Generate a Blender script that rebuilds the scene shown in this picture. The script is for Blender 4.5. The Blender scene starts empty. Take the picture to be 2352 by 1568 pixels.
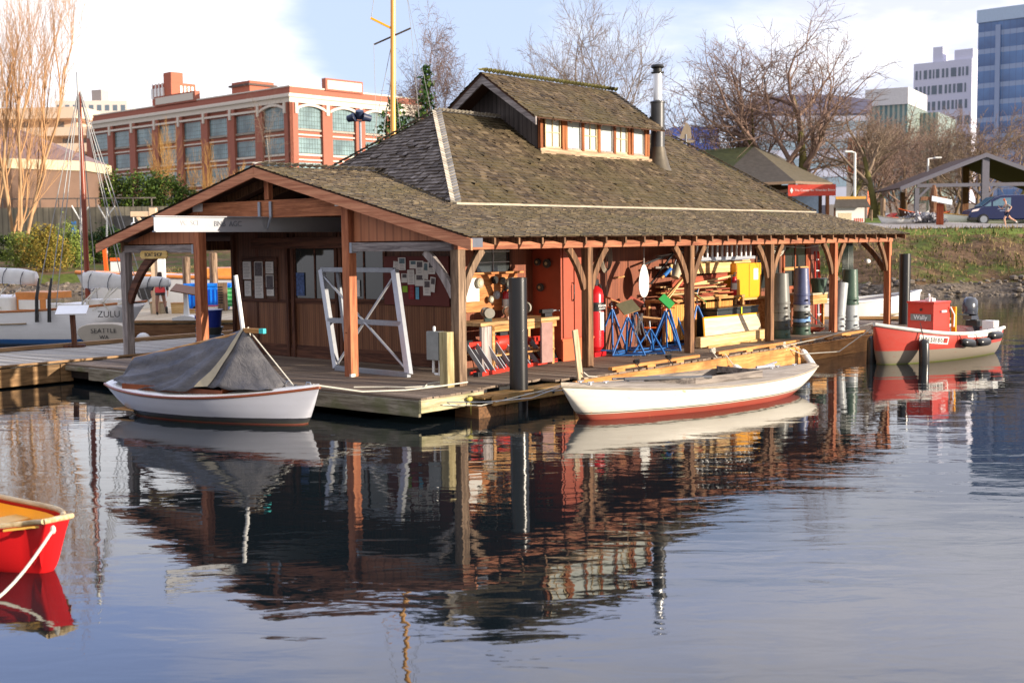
import bpy, bmesh, math, random
from mathutils import Vector, Matrix
# ---------------------------------------------------------------- camera, sky, sun, exposure
SC = bpy.context.scene
COL = SC.collection
PXW, PXH, FPX = 2352.0, 1568.0, 2840.0
PITCH = math.atan((784 - 555) / FPX); ROLL = 0.012; CAMZ = 3.05
_cp, _sp = math.cos(PITCH), math.sin(PITCH)
_F = Vector((0, _cp, -_sp)); _U0 = Vector((0, _sp, _cp)); _R0 = Vector((1, 0, 0))
_R = _R0 * math.cos(ROLL) - _U0 * math.sin(ROLL); _U = _R0 * math.sin(ROLL) + _U0 * math.cos(ROLL)
cam = bpy.data.cameras.new('camera'); camo = bpy.data.objects.new('camera', cam); COL.objects.link(camo)
cam.sensor_width = 36; cam.lens = 36 * FPX / PXW; cam.clip_end = 5000; cam.clip_start = 0.1
cam.dof.use_dof = True; cam.dof.focus_distance = 24.0; cam.dof.aperture_fstop = 1.8
camo.matrix_world = Matrix(((_R.x, _U.x, -_F.x, 0), (_R.y, _U.y, -_F.y, 0), (_R.z, _U.z, -_F.z, CAMZ), (0, 0, 0, 1)))
SC.camera = camo
SUN_DIR = Vector((0.92, -0.39, 0)).normalized(); SUN_EL = math.radians(9.5)   # towards the sun
sd = Vector((SUN_DIR.x * math.cos(SUN_EL), SUN_DIR.y * math.cos(SUN_EL), math.sin(SUN_EL)))
sl = bpy.data.lights.new('sun', 'SUN'); sl.energy = 5.0; sl.angle = math.radians(0.5); sl.color = (1.0, 0.87, 0.70)
so = bpy.data.objects.new('sun', sl); COL.objects.link(so)
so.rotation_euler = sd.to_track_quat('Z', 'Y').to_euler()
SC.view_settings.view_transform = 'Standard'; SC.view_settings.look = 'None'; SC.view_settings.gamma = 1
SC.view_settings.exposure = 0.8
W = bpy.data.worlds.new('World'); SC.world = W; W.use_nodes = True
def world():
    nt = W.node_tree; N = nt.nodes; L = nt.links; N.clear()
    out = N.new('ShaderNodeOutputWorld'); bg = N.new('ShaderNodeBackground'); bg.inputs[1].default_value = 0.12
    sky = N.new('ShaderNodeTexSky'); sky.sky_type = 'NISHITA'; sky.sun_disc = False
    sky.sun_elevation = SUN_EL; sky.sun_rotation = math.atan2(SUN_DIR.x, SUN_DIR.y); sky.altitude = 0; sky.dust_density = 0.6; sky.ozone_density = 2.5
    tc = N.new('ShaderNodeTexCoord')
    def mnode(op, a, b=None, clamp=False):
        m = N.new('ShaderNodeMath'); m.operation = op; m.use_clamp = clamp
        for i, s in enumerate((a, b)):
            if s is None: continue
            if isinstance(s, (int, float)): m.inputs[i].default_value = s
            else: L.new(s, m.inputs[i])
        return m.outputs[0]
    sep = N.new('ShaderNodeSeparateXYZ'); L.new(tc.outputs['Generated'], sep.inputs[0])
    # clouds: noise over the sky direction, flattened towards the horizon
    mp = N.new('ShaderNodeMapping'); L.new(tc.outputs['Generated'], mp.inputs[0]); mp.inputs['Scale'].default_value = (1.5, 1.5, 5.0); mp.inputs['Location'].default_value = (0.35, 0.1, 0.25)
    nz = N.new('ShaderNodeTexNoise'); nz.inputs['Scale'].default_value = 2.2; nz.inputs['Detail'].default_value = 8; nz.inputs['Roughness'].default_value = 0.56; nz.inputs['Distortion'].default_value = 0.25
    L.new(mp.outputs[0], nz.inputs[0])
    # a blue-grey opening in the cloud, roughly ahead and a little above the roofs
    def blob(d, w, s):
        v = N.new('ShaderNodeVectorMath'); v.operation = 'DISTANCE'; L.new(tc.outputs['Generated'], v.inputs[0]); v.inputs[1].default_value = d
        return mnode('MULTIPLY', mnode('SUBTRACT', 1.0, mnode('DIVIDE', v.outputs['Value'], w), True), s)
    hole = mnode('ADD', blob((-0.10, 0.98, 0.175), 0.15, 0.60), blob((0.16, 0.97, 0.14), 0.26, 0.22))
    hi = mnode('MULTIPLY', mnode('SUBTRACT', sep.outputs[2], 0.17), 1.6, True)
    lft = blob((-0.36, 0.92, 0.08), 0.34, 0.55)
    rgt = blob((0.36, 0.91, 0.18), 0.22, 0.30)
    s = mnode('ADD', nz.outputs[0], lft); s = mnode('ADD', s, rgt); s = mnode('SUBTRACT', s, hole); s = mnode('SUBTRACT', s, mnode('MULTIPLY', hi, 0.10))
    rmp = N.new('ShaderNodeMapRange'); rmp.interpolation_type = 'SMOOTHSTEP'; L.new(s, rmp.inputs[0]); rmp.inputs[1].default_value = 0.22; rmp.inputs[2].default_value = 0.56
    mix = N.new('ShaderNodeMixRGB'); L.new(rmp.outputs[0], mix.inputs[0])
    # thin veil that lifts the open sky a little towards lavender
    veil = N.new('ShaderNodeMixRGB'); veil.inputs[0].default_value = 0.8; L.new(sky.outputs[0], veil.inputs[1]); veil.inputs[2].default_value = VEIL
    L.new(veil.outputs[0], mix.inputs[1])
    nz2 = N.new('ShaderNodeTexNoise'); nz2.inputs['Scale'].default_value = 3.1; nz2.inputs['Detail'].default_value = 7; nz2.inputs['Roughness'].default_value = 0.55; nz2.inputs['Distortion'].default_value = 0.4; L.new(mp.outputs[0], nz2.inputs[0])
    cr = N.new('ShaderNodeMixRGB'); cf = N.new('ShaderNodeMapRange'); L.new(nz2.outputs[0], cf.inputs[0]); cf.inputs[1].default_value = 0.40; cf.inputs[2].default_value = 0.60
    L.new(cf.outputs[0], cr.inputs[0]); cr.inputs[1].default_value = (4.3, 4.5, 5.4, 1); cr.inputs[2].default_value = CLOUD
    lm = N.new('ShaderNodeMixRGB'); L.new(mnode('MULTIPLY', lft, 2.6, True), lm.inputs[0]); L.new(cr.outputs[0], lm.inputs[1]); lm.inputs[2].default_value = CLOUD
    L.new(lm.outputs[0], mix.inputs[2])
    # unseen sky overhead, brightened for reflections and fill: bluish left, grey lavender right
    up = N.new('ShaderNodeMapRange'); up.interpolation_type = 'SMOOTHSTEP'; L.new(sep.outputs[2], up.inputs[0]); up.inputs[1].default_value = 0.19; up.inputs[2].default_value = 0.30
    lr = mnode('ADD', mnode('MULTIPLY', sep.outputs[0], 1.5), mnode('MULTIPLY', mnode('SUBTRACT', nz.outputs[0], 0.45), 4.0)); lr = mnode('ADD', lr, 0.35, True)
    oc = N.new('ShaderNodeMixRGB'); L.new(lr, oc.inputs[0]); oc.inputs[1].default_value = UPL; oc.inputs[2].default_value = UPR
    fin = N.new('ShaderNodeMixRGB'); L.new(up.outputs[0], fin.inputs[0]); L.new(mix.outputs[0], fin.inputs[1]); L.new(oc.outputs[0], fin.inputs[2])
    # unseen sky behind the camera, dimmed to hold down fill on shaded faces
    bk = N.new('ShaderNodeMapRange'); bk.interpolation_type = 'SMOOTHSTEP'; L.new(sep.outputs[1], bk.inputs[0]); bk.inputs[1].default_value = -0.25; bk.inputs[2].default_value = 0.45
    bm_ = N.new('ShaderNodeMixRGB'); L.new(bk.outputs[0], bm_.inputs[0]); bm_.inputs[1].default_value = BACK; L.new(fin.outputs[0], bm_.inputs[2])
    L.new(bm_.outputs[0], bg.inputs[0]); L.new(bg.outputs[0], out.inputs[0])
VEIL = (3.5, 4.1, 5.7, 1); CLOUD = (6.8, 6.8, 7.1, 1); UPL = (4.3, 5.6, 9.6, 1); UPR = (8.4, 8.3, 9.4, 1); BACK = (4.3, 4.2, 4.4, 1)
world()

# ---------------------------------------------------------------- helpers
R = math.radians; PI = math.pi
def ray(x, y): return _F + _R * ((x - PXW / 2) / FPX) + _U * ((PXH / 2 - y) / FPX)
def at(x, y, d):          # the world point seen along a sight line at a given distance ahead
    r = ray(x, y); return Vector((0, 0, CAMZ)) + r * (d / r.y)
OX, OY = -0.9594, 22.342; HB = R(90 - 39.8)      # boat shop frame: u along the long side, v across the gable
CU, SU = math.cos(HB), math.sin(HB)
def Bp(u, v, z=0.0): return Vector((OX + u * CU - v * SU, OY + u * SU + v * CU, z))
def rnd(a, b): return random.uniform(a, b)

class MB:
    def __init__(s): s.v = []; s.f = []; s.m = []; s.c = []
    def add(s, vs, fs, mi=0, col=None):
        n = len(s.v); s.v += [tuple(p) for p in vs]
        for f in fs: s.f.append([n + i for i in f]); s.m.append(mi); s.c.append(col)
        return s
    def box(s, x0, x1, y0, y1, z0, z1, mi=0, col=None):
        return s.add([(x0,y0,z0),(x1,y0,z0),(x1,y1,z0),(x0,y1,z0),(x0,y0,z1),(x1,y0,z1),(x1,y1,z1),(x0,y1,z1)],
                     [(0,3,2,1),(4,5,6,7),(0,1,5,4),(1,2,6,5),(2,3,7,6),(3,0,4,7)], mi, col)
    def beam(s, p0, p1, w, h, up=(0,0,1), mi=0, col=None, w1=None, h1=None):
        p0 = Vector(p0); p1 = Vector(p1); d = (p1 - p0).normalized(); up = Vector(up)
        x = d.cross(up)
        if x.length < 1e-4: x = d.cross(Vector((0,1,0)))
        x.normalize(); y = x.cross(d).normalized(); w1 = w if w1 is None else w1; h1 = h if h1 is None else h1
        vs = []
        for p, a, b in ((p0, w, h), (p1, w1, h1)):
            for sx, sy in ((-1,-1),(1,-1),(1,1),(-1,1)): vs.append(p + x*(sx*a/2) + y*(sy*b/2))
        return s.add(vs, [(0,1,2,3),(7,6,5,4),(0,4,5,1),(1,5,6,2),(2,6,7,3),(3,7,4,0)], mi, col)
    def tube(s, pts, r, n=8, mi=0, caps=True, col=None):
        pts = [Vector(p) for p in pts]; rs = r if isinstance(r, (list, tuple)) else [r]*len(pts)
        ref = Vector((0.13, 0.31, 0.94)); vs = []
        for i, p in enumerate(pts):
            d = (pts[min(i+1, len(pts)-1)] - pts[max(i-1, 0)])
            if d.length < 1e-7: d = Vector((0,0,1))
            d.normalize(); a = d.cross(ref)
            if a.length < 1e-3: a = d.cross(Vector((1,0,0)))
            a.normalize(); b = d.cross(a)
            for k in range(n): t = 2*PI*k/n; vs.append(p + (a*math.cos(t) + b*math.sin(t))*rs[i])
        fs = []
        for i in range(len(pts)-1):
            for k in range(n): k2 = (k+1) % n; fs.append((i*n+k, i*n+k2, (i+1)*n+k2, (i+1)*n+k))
        if caps: fs.append(tuple(range(n-1, -1, -1))); fs.append(tuple((len(pts)-1)*n+k for k in range(n)))
        return s.add(vs, fs, mi, col)
    def lathe(s, prof, c=(0,0,0), n=20, mi=0, axis='z', tilt=None):
        vs = []; c = Vector(c)
        for r, z in prof:
            for k in range(n):
                t = 2*PI*k/n; p = Vector((r*math.cos(t), r*math.sin(t), z))
                if axis == 'x': p = Vector((p.z, p.x, p.y))
                if axis == 'y': p = Vector((p.x, p.z, p.y))
                if tilt is not None: p = tilt @ p
                vs.append(p + c)
        fs = []
        for i in range(len(prof)-1):
            for k in range(n): k2 = (k+1) % n; fs.append((i*n+k, i*n+k2, (i+1)*n+k2, (i+1)*n+k))
        if prof[0][0] > 1e-4: fs.append(tuple(range(n-1,-1,-1)))
        if prof[-1][0] > 1e-4: fs.append(tuple((len(prof)-1)*n+k for k in range(n)))
        return s.add(vs, fs, mi)
    def poly(s, pts, ext, mi=0, col=None):
        pts = [Vector(p) for p in pts]; e = Vector(ext); n = len(pts)
        vs = pts + [p + e for p in pts]
        fs = [tuple(range(n-1,-1,-1)), tuple(range(n, 2*n))] + [(i, (i+1) % n, n+(i+1) % n, n+i) for i in range(n)]
        return s.add(vs, fs, mi, col)
    def quad(s, *p, mi=0, col=None): return s.add(p, [tuple(range(len(p)))], mi, col)
    def ball(s, c, r, sc=(1,1,1), n=10, mi=0):
        m = n//2+1; vs = []; c = Vector(c)
        for i in range(m):
            a = PI*i/(m-1)
            for k in range(n): t = 2*PI*k/n; vs.append(c + Vector((r*sc[0]*math.sin(a)*math.cos(t), r*sc[1]*math.sin(a)*math.sin(t), r*sc[2]*math.cos(a))))
        fs = []
        for i in range(m-1):
            for k in range(n): k2 = (k+1) % n; fs.append((i*n+k, (i+1)*n+k, (i+1)*n+k2, i*n+k2))
        return s.add(vs, fs, mi)
    def xf(s, M, i0=0):
        for i in range(i0, len(s.v)): s.v[i] = tuple(M @ Vector(s.v[i]))
        return s
    def build(s, name, mats, parent=None, smooth=False, bevel=0, loc=None):
        me = bpy.data.meshes.new(name); me.from_pydata(s.v, [], s.f)
        mats = mats if isinstance(mats, (list, tuple)) else [mats]
        for m in mats: me.materials.append(m)
        if len(mats) > 1: me.polygons.foreach_set('material_index', s.m)
        if any(c is not None for c in s.c):
            at_ = me.color_attributes.new('Col', 'FLOAT_COLOR', 'CORNER'); buf = []
            for f, c in zip(s.f, s.c):
                c = 0.5 if c is None else c
                cc = (c, c, c, 1.0) if isinstance(c, (int, float)) else (c[0], c[1], c[2], 1.0)
                buf += cc * len(f)
            at_.data.foreach_set('color', buf)
        if smooth: me.polygons.foreach_set('use_smooth', [True]*len(me.polygons))
        me.update()
        o = bpy.data.objects.new(name, me); COL.objects.link(o)
        if parent: o.parent = parent
        if loc is not None: o.location = loc
        if bevel:
            b = o.modifiers.new('bevel', 'BEVEL'); b.width = bevel; b.segments = 2; b.limit_method = 'ANGLE'; b.angle_limit = R(40)
        if smooth and smooth != 'all':
            try: me.set_sharp_from_angle(angle=R(38))
            except Exception: pass
        return o
def tag(o, label=None, cat=None, group=None, kind=None):
    if label: o['label'] = label
    if cat: o['category'] = cat
    if group: o['group'] = group
    if kind: o['kind'] = kind
    return o
def thing(name, label, cat, loc, rz=0, group=None):
    o = bpy.data.objects.new(name, None); COL.objects.link(o); o.location = loc; o.rotation_euler = (0, 0, rz); o.empty_display_size = 0.2
    return tag(o, label, cat, group)
def thingB(name, label, cat, u, v, z=0.45, rz=0, group=None): return thing(name, label, cat, Bp(u, v, z), HB + rz, group)
def kids(o): return [c for c in bpy.data.objects if c.parent == o]
def copy_tree(o, parent=None, label=None, group=None, loc=None, rz=None, sc=None, _k=None):
    if _k is None:
        _k = {}
        for x in bpy.data.objects:
            if x.parent: _k.setdefault(x.parent.name, []).append(x)
    c = o.copy(); COL.objects.link(c)
    if parent: c.parent = parent
    for ch in _k.get(o.name, []): copy_tree(ch, c, _k=_k)
    if label: c['label'] = label
    if group: c['group'] = group
    if loc is not None: c.location = loc
    if rz is not None: c.rotation_euler = (0, 0, rz)
    if sc is not None: c.scale = (sc, sc, sc) if isinstance(sc, (int, float)) else sc
    return c

# ---------------------------------------------------------------- materials
def srgb(r, g, b):
    f = lambda c: ((c/255.0 + 0.055)/1.055)**2.4 if c > 10 else c/255.0/12.92
    return (f(r), f(g), f(b), 1)
_M = {}
class NT:
    def __init__(s, name):
        s.m = bpy.data.materials.new(name); s.m.use_nodes = True; s.t = s.m.node_tree; s.N = s.t.nodes; s.L = s.t.links
        s.b = s.N['Principled BSDF']; s.tc = s.N.new('ShaderNodeTexCoord')
    def node(s, typ, **kw):
        n = s.N.new(typ)
        for k, v in kw.items(): setattr(n, k, v)
        return n
    def noise(s, scale, detail=3, rough=0.5, stretch=(1,1,1), dist=0, vec=None, coord='Object'):
        mp = s.N.new('ShaderNodeMapping'); s.L.new(vec or s.tc.outputs[coord], mp.inputs[0]); mp.inputs['Scale'].default_value = stretch
        n = s.N.new('ShaderNodeTexNoise'); n.inputs['Scale'].default_value = scale; n.inputs['Detail'].default_value = detail; n.inputs['Roughness'].default_value = rough; n.inputs['Distortion'].default_value = dist
        s.L.new(mp.outputs[0], n.inputs[0]); return n.outputs[0]
    def ramp(s, fac, stops, interp='LINEAR'):
        r = s.N.new('ShaderNodeValToRGB'); s.L.new(fac, r.inputs[0]); r.color_ramp.interpolation = interp; e = r.color_ramp.elements
        e[0].position, e[0].color = stops[0][0], stops[0][1]; e[1].position, e[1].color = stops[-1][0], stops[-1][1]
        for p, c in stops[1:-1]: x = e.new(p); x.color = c
        return r.outputs[0]
    def mix(s, fac, a, b, mode='MIX'):
        m = s.N.new('ShaderNodeMixRGB'); m.blend_type = mode
        for i, x in enumerate((fac, a, b)):
            if hasattr(x, 'is_linked'): s.L.new(x, m.inputs[i])
            else: m.inputs[i].default_value = x
        return m.outputs[0]
    def math(s, op, a, b=None, clamp=False):
        m = s.N.new('ShaderNodeMath'); m.operation = op; m.use_clamp = clamp
        for i, x in enumerate((a, b)):
            if x is None: continue
            if hasattr(x, 'is_linked'): s.L.new(x, m.inputs[i])
            else: m.inputs[i].default_value = x
        return m.outputs[0]
    def sep(s, coord='Object'):
        n = s.N.new('ShaderNodeSeparateXYZ'); s.L.new(s.tc.outputs[coord], n.inputs[0]); return n.outputs
    def bump(s, h, st, d=0.01):
        b = s.N.new('ShaderNodeBump'); b.inputs['Strength'].default_value = st; b.inputs['Distance'].default_value = d; s.L.new(h, b.inputs['Height']); s.L.new(b.outputs[0], s.b.inputs['Normal'])
    def col(s, c):
        if hasattr(c, 'is_linked'): s.L.new(c, s.b.inputs['Base Color'])
        else: s.b.inputs['Base Color'].default_value = c
    def set(s, rough=None, metal=None, spec=None, coat=None):
        for k, v in (('Roughness', rough), ('Metallic', metal), ('Specular IOR Level', spec), ('Coat Weight', coat)):
            if v is not None: s.b.inputs[k].default_value = v
def sc_(c, k): return (min(1, c[0]*k), min(1, c[1]*k), min(1, c[2]*k), 1)
def plain(name, c, rough=0.5, metal=0, var=0.18, scale=6, spec=0.4, bump=0, coat=None):
    if name in _M: return _M[name]
    t = NT(name); n = t.noise(scale, 5, 0.6); t.col(t.ramp(n, [(0.25, sc_(c, 1-var)), (0.75, sc_(c, 1+var*0.7))]))
    t.set(rough, metal, spec, coat)
    if bump: t.bump(n, bump, 0.01)
    _M[name] = t.m; return t.m
def wood(name, c1, c2, axis='z', rough=0.75, scale=7, stretch=14, bump=0.4, stain=None):
    """grain stretched along one local axis, two tones of the same timber, darker cracks"""
    if name in _M: return _M[name]
    t = NT(name); st = {'x': (1/stretch*2, 2.2, 2.2), 'y': (2.2, 1/stretch*2, 2.2), 'z': (2.2, 2.2, 1/stretch*2)}[axis]
    n = t.noise(scale, 8, 0.68, st, 0.6); n2 = t.noise(scale*4.5, 4, 0.6, st)
    c = t.ramp(n, [(0.22, sc_(c1, 0.5)), (0.42, c1), (0.62, c2), (0.85, sc_(c2, 1.15))])
    c = t.mix(t.math('MULTIPLY', t.math('SUBTRACT', n2, 0.4, True), 1.6, True), c, t.mix(0.5, c, (0.03, 0.022, 0.016, 1)))
    if stain: c = t.mix(t.ramp(t.noise(1.3, 4, 0.6), [(0.5, (0,0,0,1)), (0.62, (1,1,1,1))]), c, t.mix(0.5, c, stain))
    t.col(c); t.set(rough, 0, 0.3); t.bump(n2, bump, 0.004); _M[name] = t.m; return t.m
def attr(name, c1, c2, c3=None, rough=0.85, nscale=2.0, moss=None, spec=0.2, trans=0):
    """colour picked per shingle / board / leaf from the mesh attribute, plus weathering noise"""
    if name in _M: return _M[name]
    t = NT(name); a = t.node('ShaderNodeAttribute'); a.attribute_name = 'Col'
    st = [(0.0, c1), (0.55, c2), (1.0, c3 or sc_(c2, 1.25))]
    c = t.ramp(a.outputs['Fac'], st)
    n = t.noise(nscale, 5, 0.6); n2 = t.noise(nscale*14, 3, 0.6)
    c = t.mix(0.35, c, t.mix(1.0, c, t.ramp(n2, [(0.3, (0.45,0.45,0.45,1)), (0.7, (1.25,1.25,1.25,1))]), 'MULTIPLY'))
    if moss: c = t.mix(t.ramp(n, [(0.42, (0,0,0,1)), (0.66, (0.75,0.75,0.75,1))]), c, moss)
    t.col(c); t.set(rough, 0, spec); _M[name] = t.m; return t.m
def glassy(name, c, rough=0.06, spec=0.9):
    if name in _M: return _M[name]
    t = NT(name); t.col(c); t.set(rough, 0, spec); n = t.noise(1.2, 2, 0.5); t.bump(n, 0.05, 0.02); _M[name] = t.m; return t.m
def hullmat(name, bands, rough=0.3, stain=None, plank=0.0):
    """paint bands by height above the water: [(z_top, colour), ...] from the keel up"""
    t = NT(name); z = t.sep()[2]; zz = t.math('ADD', z, t.math('MULTIPLY', t.math('SUBTRACT', t.noise(3, 3), 0.5), 0.012))
    c = bands[0][1]; lowz = t.math('SUBTRACT', 1.0, t.math('DIVIDE', t.math('ABSOLUTE', t.math('SUBTRACT', zz, bands[0][0])), .10), True)
    for (z0, _), (_, cc) in zip(bands, bands[1:]): c = t.mix(t.math('GREATER_THAN', zz, z0), c, cc)
    n = t.noise(5, 5, 0.6, (0.5, 1, 1.5)); c = t.mix(t.math('MULTIPLY', n, 0.22), c, (0.25, 0.23, 0.2, 1)); c = t.mix(t.math('MULTIPLY', t.math('MULTIPLY', lowz, t.noise(6, 4, .6, (.6, 1, 2))), .55), c, (0.10, 0.11, 0.05, 1))
    if stain: c = t.mix(t.ramp(t.noise(7, 4, 0.65, (0.5, 1, 1.6)), [(0.655, (0,0,0,1)), (0.71, (0.75,0.75,0.75,1))]), c, stain)
    t.col(c); t.set(rough, 0, 0.5)
    if plank:
        w = t.node('ShaderNodeTexWave'); w.wave_type = 'BANDS'; w.bands_direction = 'Z'; w.inputs['Scale'].default_value = plank; w.inputs['Distortion'].default_value = 0.4
        mp = t.node('ShaderNodeMapping'); t.L.new(t.tc.outputs['Object'], mp.inputs[0]); t.L.new(mp.outputs[0], w.inputs[0])
        t.bump(w.outputs['Fac'], 0.25, 0.004)
    return t.m
def boards(name, c1, c2, axis=0, pitch=0.06, rough=0.6, groove=0.5, zdark=None):
    """vertical tongue-and-groove boarding: groove lines every pitch metres along one axis, tone per board"""
    t = NT(name); x = t.sep()[axis]; q = t.math('DIVIDE', x, pitch)
    fr = t.math('FRACT', q); fl = t.math('FLOOR', q)
    wn = t.node('ShaderNodeTexWhiteNoise', noise_dimensions='1D'); t.L.new(t.math('FLOOR', t.math('DIVIDE', x, pitch*1.0)), wn.inputs['W'])
    n = t.noise(5, 6, 0.65, (2, 2, 0.14)); n3 = t.noise(0.9, 3, 0.5)
    base = t.ramp(t.math('ADD', t.math('MULTIPLY', n, 0.75), t.math('MULTIPLY', wn.outputs[0], 0.28)), [(0.25, c1), (0.85, c2)])
    base = t.mix(t.math('MULTIPLY', n3, 0.5), base, sc_(c1, 0.6))
    g = t.math('LESS_THAN', t.math('ABSOLUTE', t.math('SUBTRACT', fr, 0.5)), 0.10)
    t.col(t.mix(t.math('MULTIPLY', g, groove), base, sc_(c1, 0.25))); t.set(rough, 0, 0.4)
    t.bump(t.math('SUBTRACT', 1.0, g), 0.6, 0.006); _M[name] = t.m; return t.m

CEDAR = srgb(150, 92, 66); CEDAR2 = srgb(182, 118, 88)
M_cedar = wood('stained_cedar', srgb(150, 90, 58), srgb(198, 126, 84), 'x')
M_cedarY = wood('stained_cedar_across', srgb(152, 92, 60), srgb(200, 130, 90), 'y')
M_cedarZ = wood('stained_cedar_upright', srgb(150, 86, 58), srgb(196, 126, 88), 'z')
M_barge = wood('barge_board_cedar', srgb(184, 118, 86), srgb(222, 156, 118), 'y', stretch=20)
M_post = wood('weathered_post', srgb(98, 78, 62), srgb(158, 132, 108), 'z')
M_postd = wood('brown_post', srgb(88, 62, 44), srgb(146, 108, 78), 'z')
M_grey = wood('grey_timber', srgb(112, 104, 104), srgb(168, 160, 158), 'y')
M_greyx = wood('grey_timber_long', srgb(104, 96, 92), srgb(156, 146, 138), 'x')
M_greyz = wood('grey_timber_upright', srgb(128, 120, 118), srgb(178, 168, 164), 'z')
M_deck = attr('deck_boards', srgb(92, 80, 70), srgb(128, 112, 98), srgb(158, 142, 126), nscale=1.5)
M_fasc = wood('dock_fascia', srgb(150, 112, 74), srgb(196, 154, 106), 'x', stain=srgb(80, 84, 48))
M_fascg = wood('old_dock_fascia', srgb(112, 104, 88), srgb(158, 150, 132), 'y', stain=srgb(84, 92, 44))
M_fasco = wood('new_dock_fascia', srgb(176, 120, 62), srgb(214, 156, 92), 'x', stain=srgb(120, 82, 44))
M_shing = attr('roof_shingles', srgb(52, 44, 36), srgb(92, 80, 64), srgb(130, 116, 94), nscale=0.7, moss=srgb(86, 78, 54))
M_shingG = attr('mossy_shingles', srgb(48, 40, 33), srgb(88, 75, 59), srgb(124, 108, 86), nscale=0.9, moss=srgb(82, 74, 50))
M_shingD = attr('dark_shingles', srgb(74, 66, 60), srgb(110, 100, 92), srgb(146, 136, 128), nscale=0.9)
M_shingL = attr('ridge_caps', srgb(150, 142, 128), srgb(186, 178, 166), srgb(200, 190, 172), nscale=2)
M_under = plain('roof_underside', srgb(78, 52, 38), 0.9)
M_wallA = boards('dark_red_boarding', srgb(100, 62, 40), srgb(172, 118, 80), 1, 0.07)
M_wallB = boards('red_boarding', srgb(112, 58, 38), srgb(160, 92, 60), 0, 0.07)
M_panelY = boards('gable_panel_boarding', srgb(170, 104, 70), srgb(212, 142, 100), 1, 0.22, groove=0.35)
M_cler = boards('grey_black_boarding', srgb(52, 46, 46), srgb(122, 112, 110), 1, 0.14)
M_darkwood = wood('dark_trim', srgb(70, 42, 32), srgb(112, 72, 54), 'z')
M_darkwoody = wood('dark_trim_across', srgb(72, 44, 34), srgb(116, 76, 58), 'y')
M_glass = glassy('window_glass', (0.03, 0.035, 0.035, 1), 0.04)
M_glassw = plain('frosted_window', srgb(186, 192, 188), 0.25, var=0.1, scale=3)
M_steel = plain('galvanised_steel', srgb(146, 152, 162), 0.42, 0.45, 0.14, 14)
M_alu = plain('aluminium', srgb(178, 182, 190), 0.36, 0.45, 0.1, 10)
M_black = plain('black_plastic', (0.018, 0.018, 0.02, 1), 0.4)
M_rubber = plain('black_rubber', (0.02, 0.02, 0.022, 1), 0.28, spec=0.5)
M_pile = plain('black_steel_pile', srgb(22, 22, 25), 0.3, 0.0, 0.2, 3, spec=0.6)
M_white = plain('white_paint', srgb(226, 226, 224), 0.4, var=0.06)
M_paper = plain('white_paper', srgb(224, 222, 218), 0.8, var=0.04)
M_rope = plain('white_rope', srgb(200, 196, 184), 0.9, var=0.2, scale=60)
M_red = plain('red_paint', srgb(190, 48, 34), 0.4, var=0.1)
M_redext = plain('extinguisher_red', srgb(186, 28, 34), 0.25, var=0.06)
M_locker = plain('red_brown_locker_paint', srgb(160, 74, 50), 0.5, var=0.14, scale=3)
M_yellow = plain('yellow_paint', srgb(232, 160, 26), 0.4, var=0.06)
M_yw = wood('fresh_pine', srgb(204, 168, 112), srgb(228, 198, 148), 'x', bump=0.15)
M_pine2 = wood('brown_lumber', srgb(168, 118, 66), srgb(214, 166, 108), 'x', bump=0.2)
M_blue = plain('blue_tube_paint', srgb(38, 98, 168), 0.4, var=0.1)
M_green = plain('green_carpet', srgb(36, 130, 62), 0.9, var=0.15, scale=30)
M_redpad = plain('red_pad', srgb(176, 88, 72), 0.85, var=0.15)
M_tan = plain('tan_plastic', srgb(176, 164, 140), 0.6)
M_orange = plain('orange_paint', srgb(226, 96, 30), 0.5, var=0.08)
M_brass = plain('brass', srgb(198, 158, 92), 0.35, 0.8)
M_ink = plain('dark_lettering', (0.02, 0.02, 0.025, 1), 0.6, var=0)
M_whiteink = plain('white_lettering', srgb(236, 236, 236), 0.6, var=0)
def text(s, size, m, parent, loc, rot, name='lettering', ext=0.002, align='CENTER', sx=1.0):
    cu = bpy.data.curves.new('t', 'FONT'); cu.body = s; cu.size = size; cu.extrude = ext; cu.align_x = align; cu.align_y = 'CENTER'
    to = bpy.data.objects.new('t', cu); COL.objects.link(to); dg = bpy.context.evaluated_depsgraph_get()
    me = bpy.data.meshes.new_from_object(to.evaluated_get(dg)); bpy.data.objects.remove(to)
    me.materials.clear(); me.materials.append(m)
    o = bpy.data.objects.new(name, me); COL.objects.link(o); o.parent = parent; o.location = loc; o.rotation_euler = rot; o.scale = (sx, 1, 1)
    return o
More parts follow.
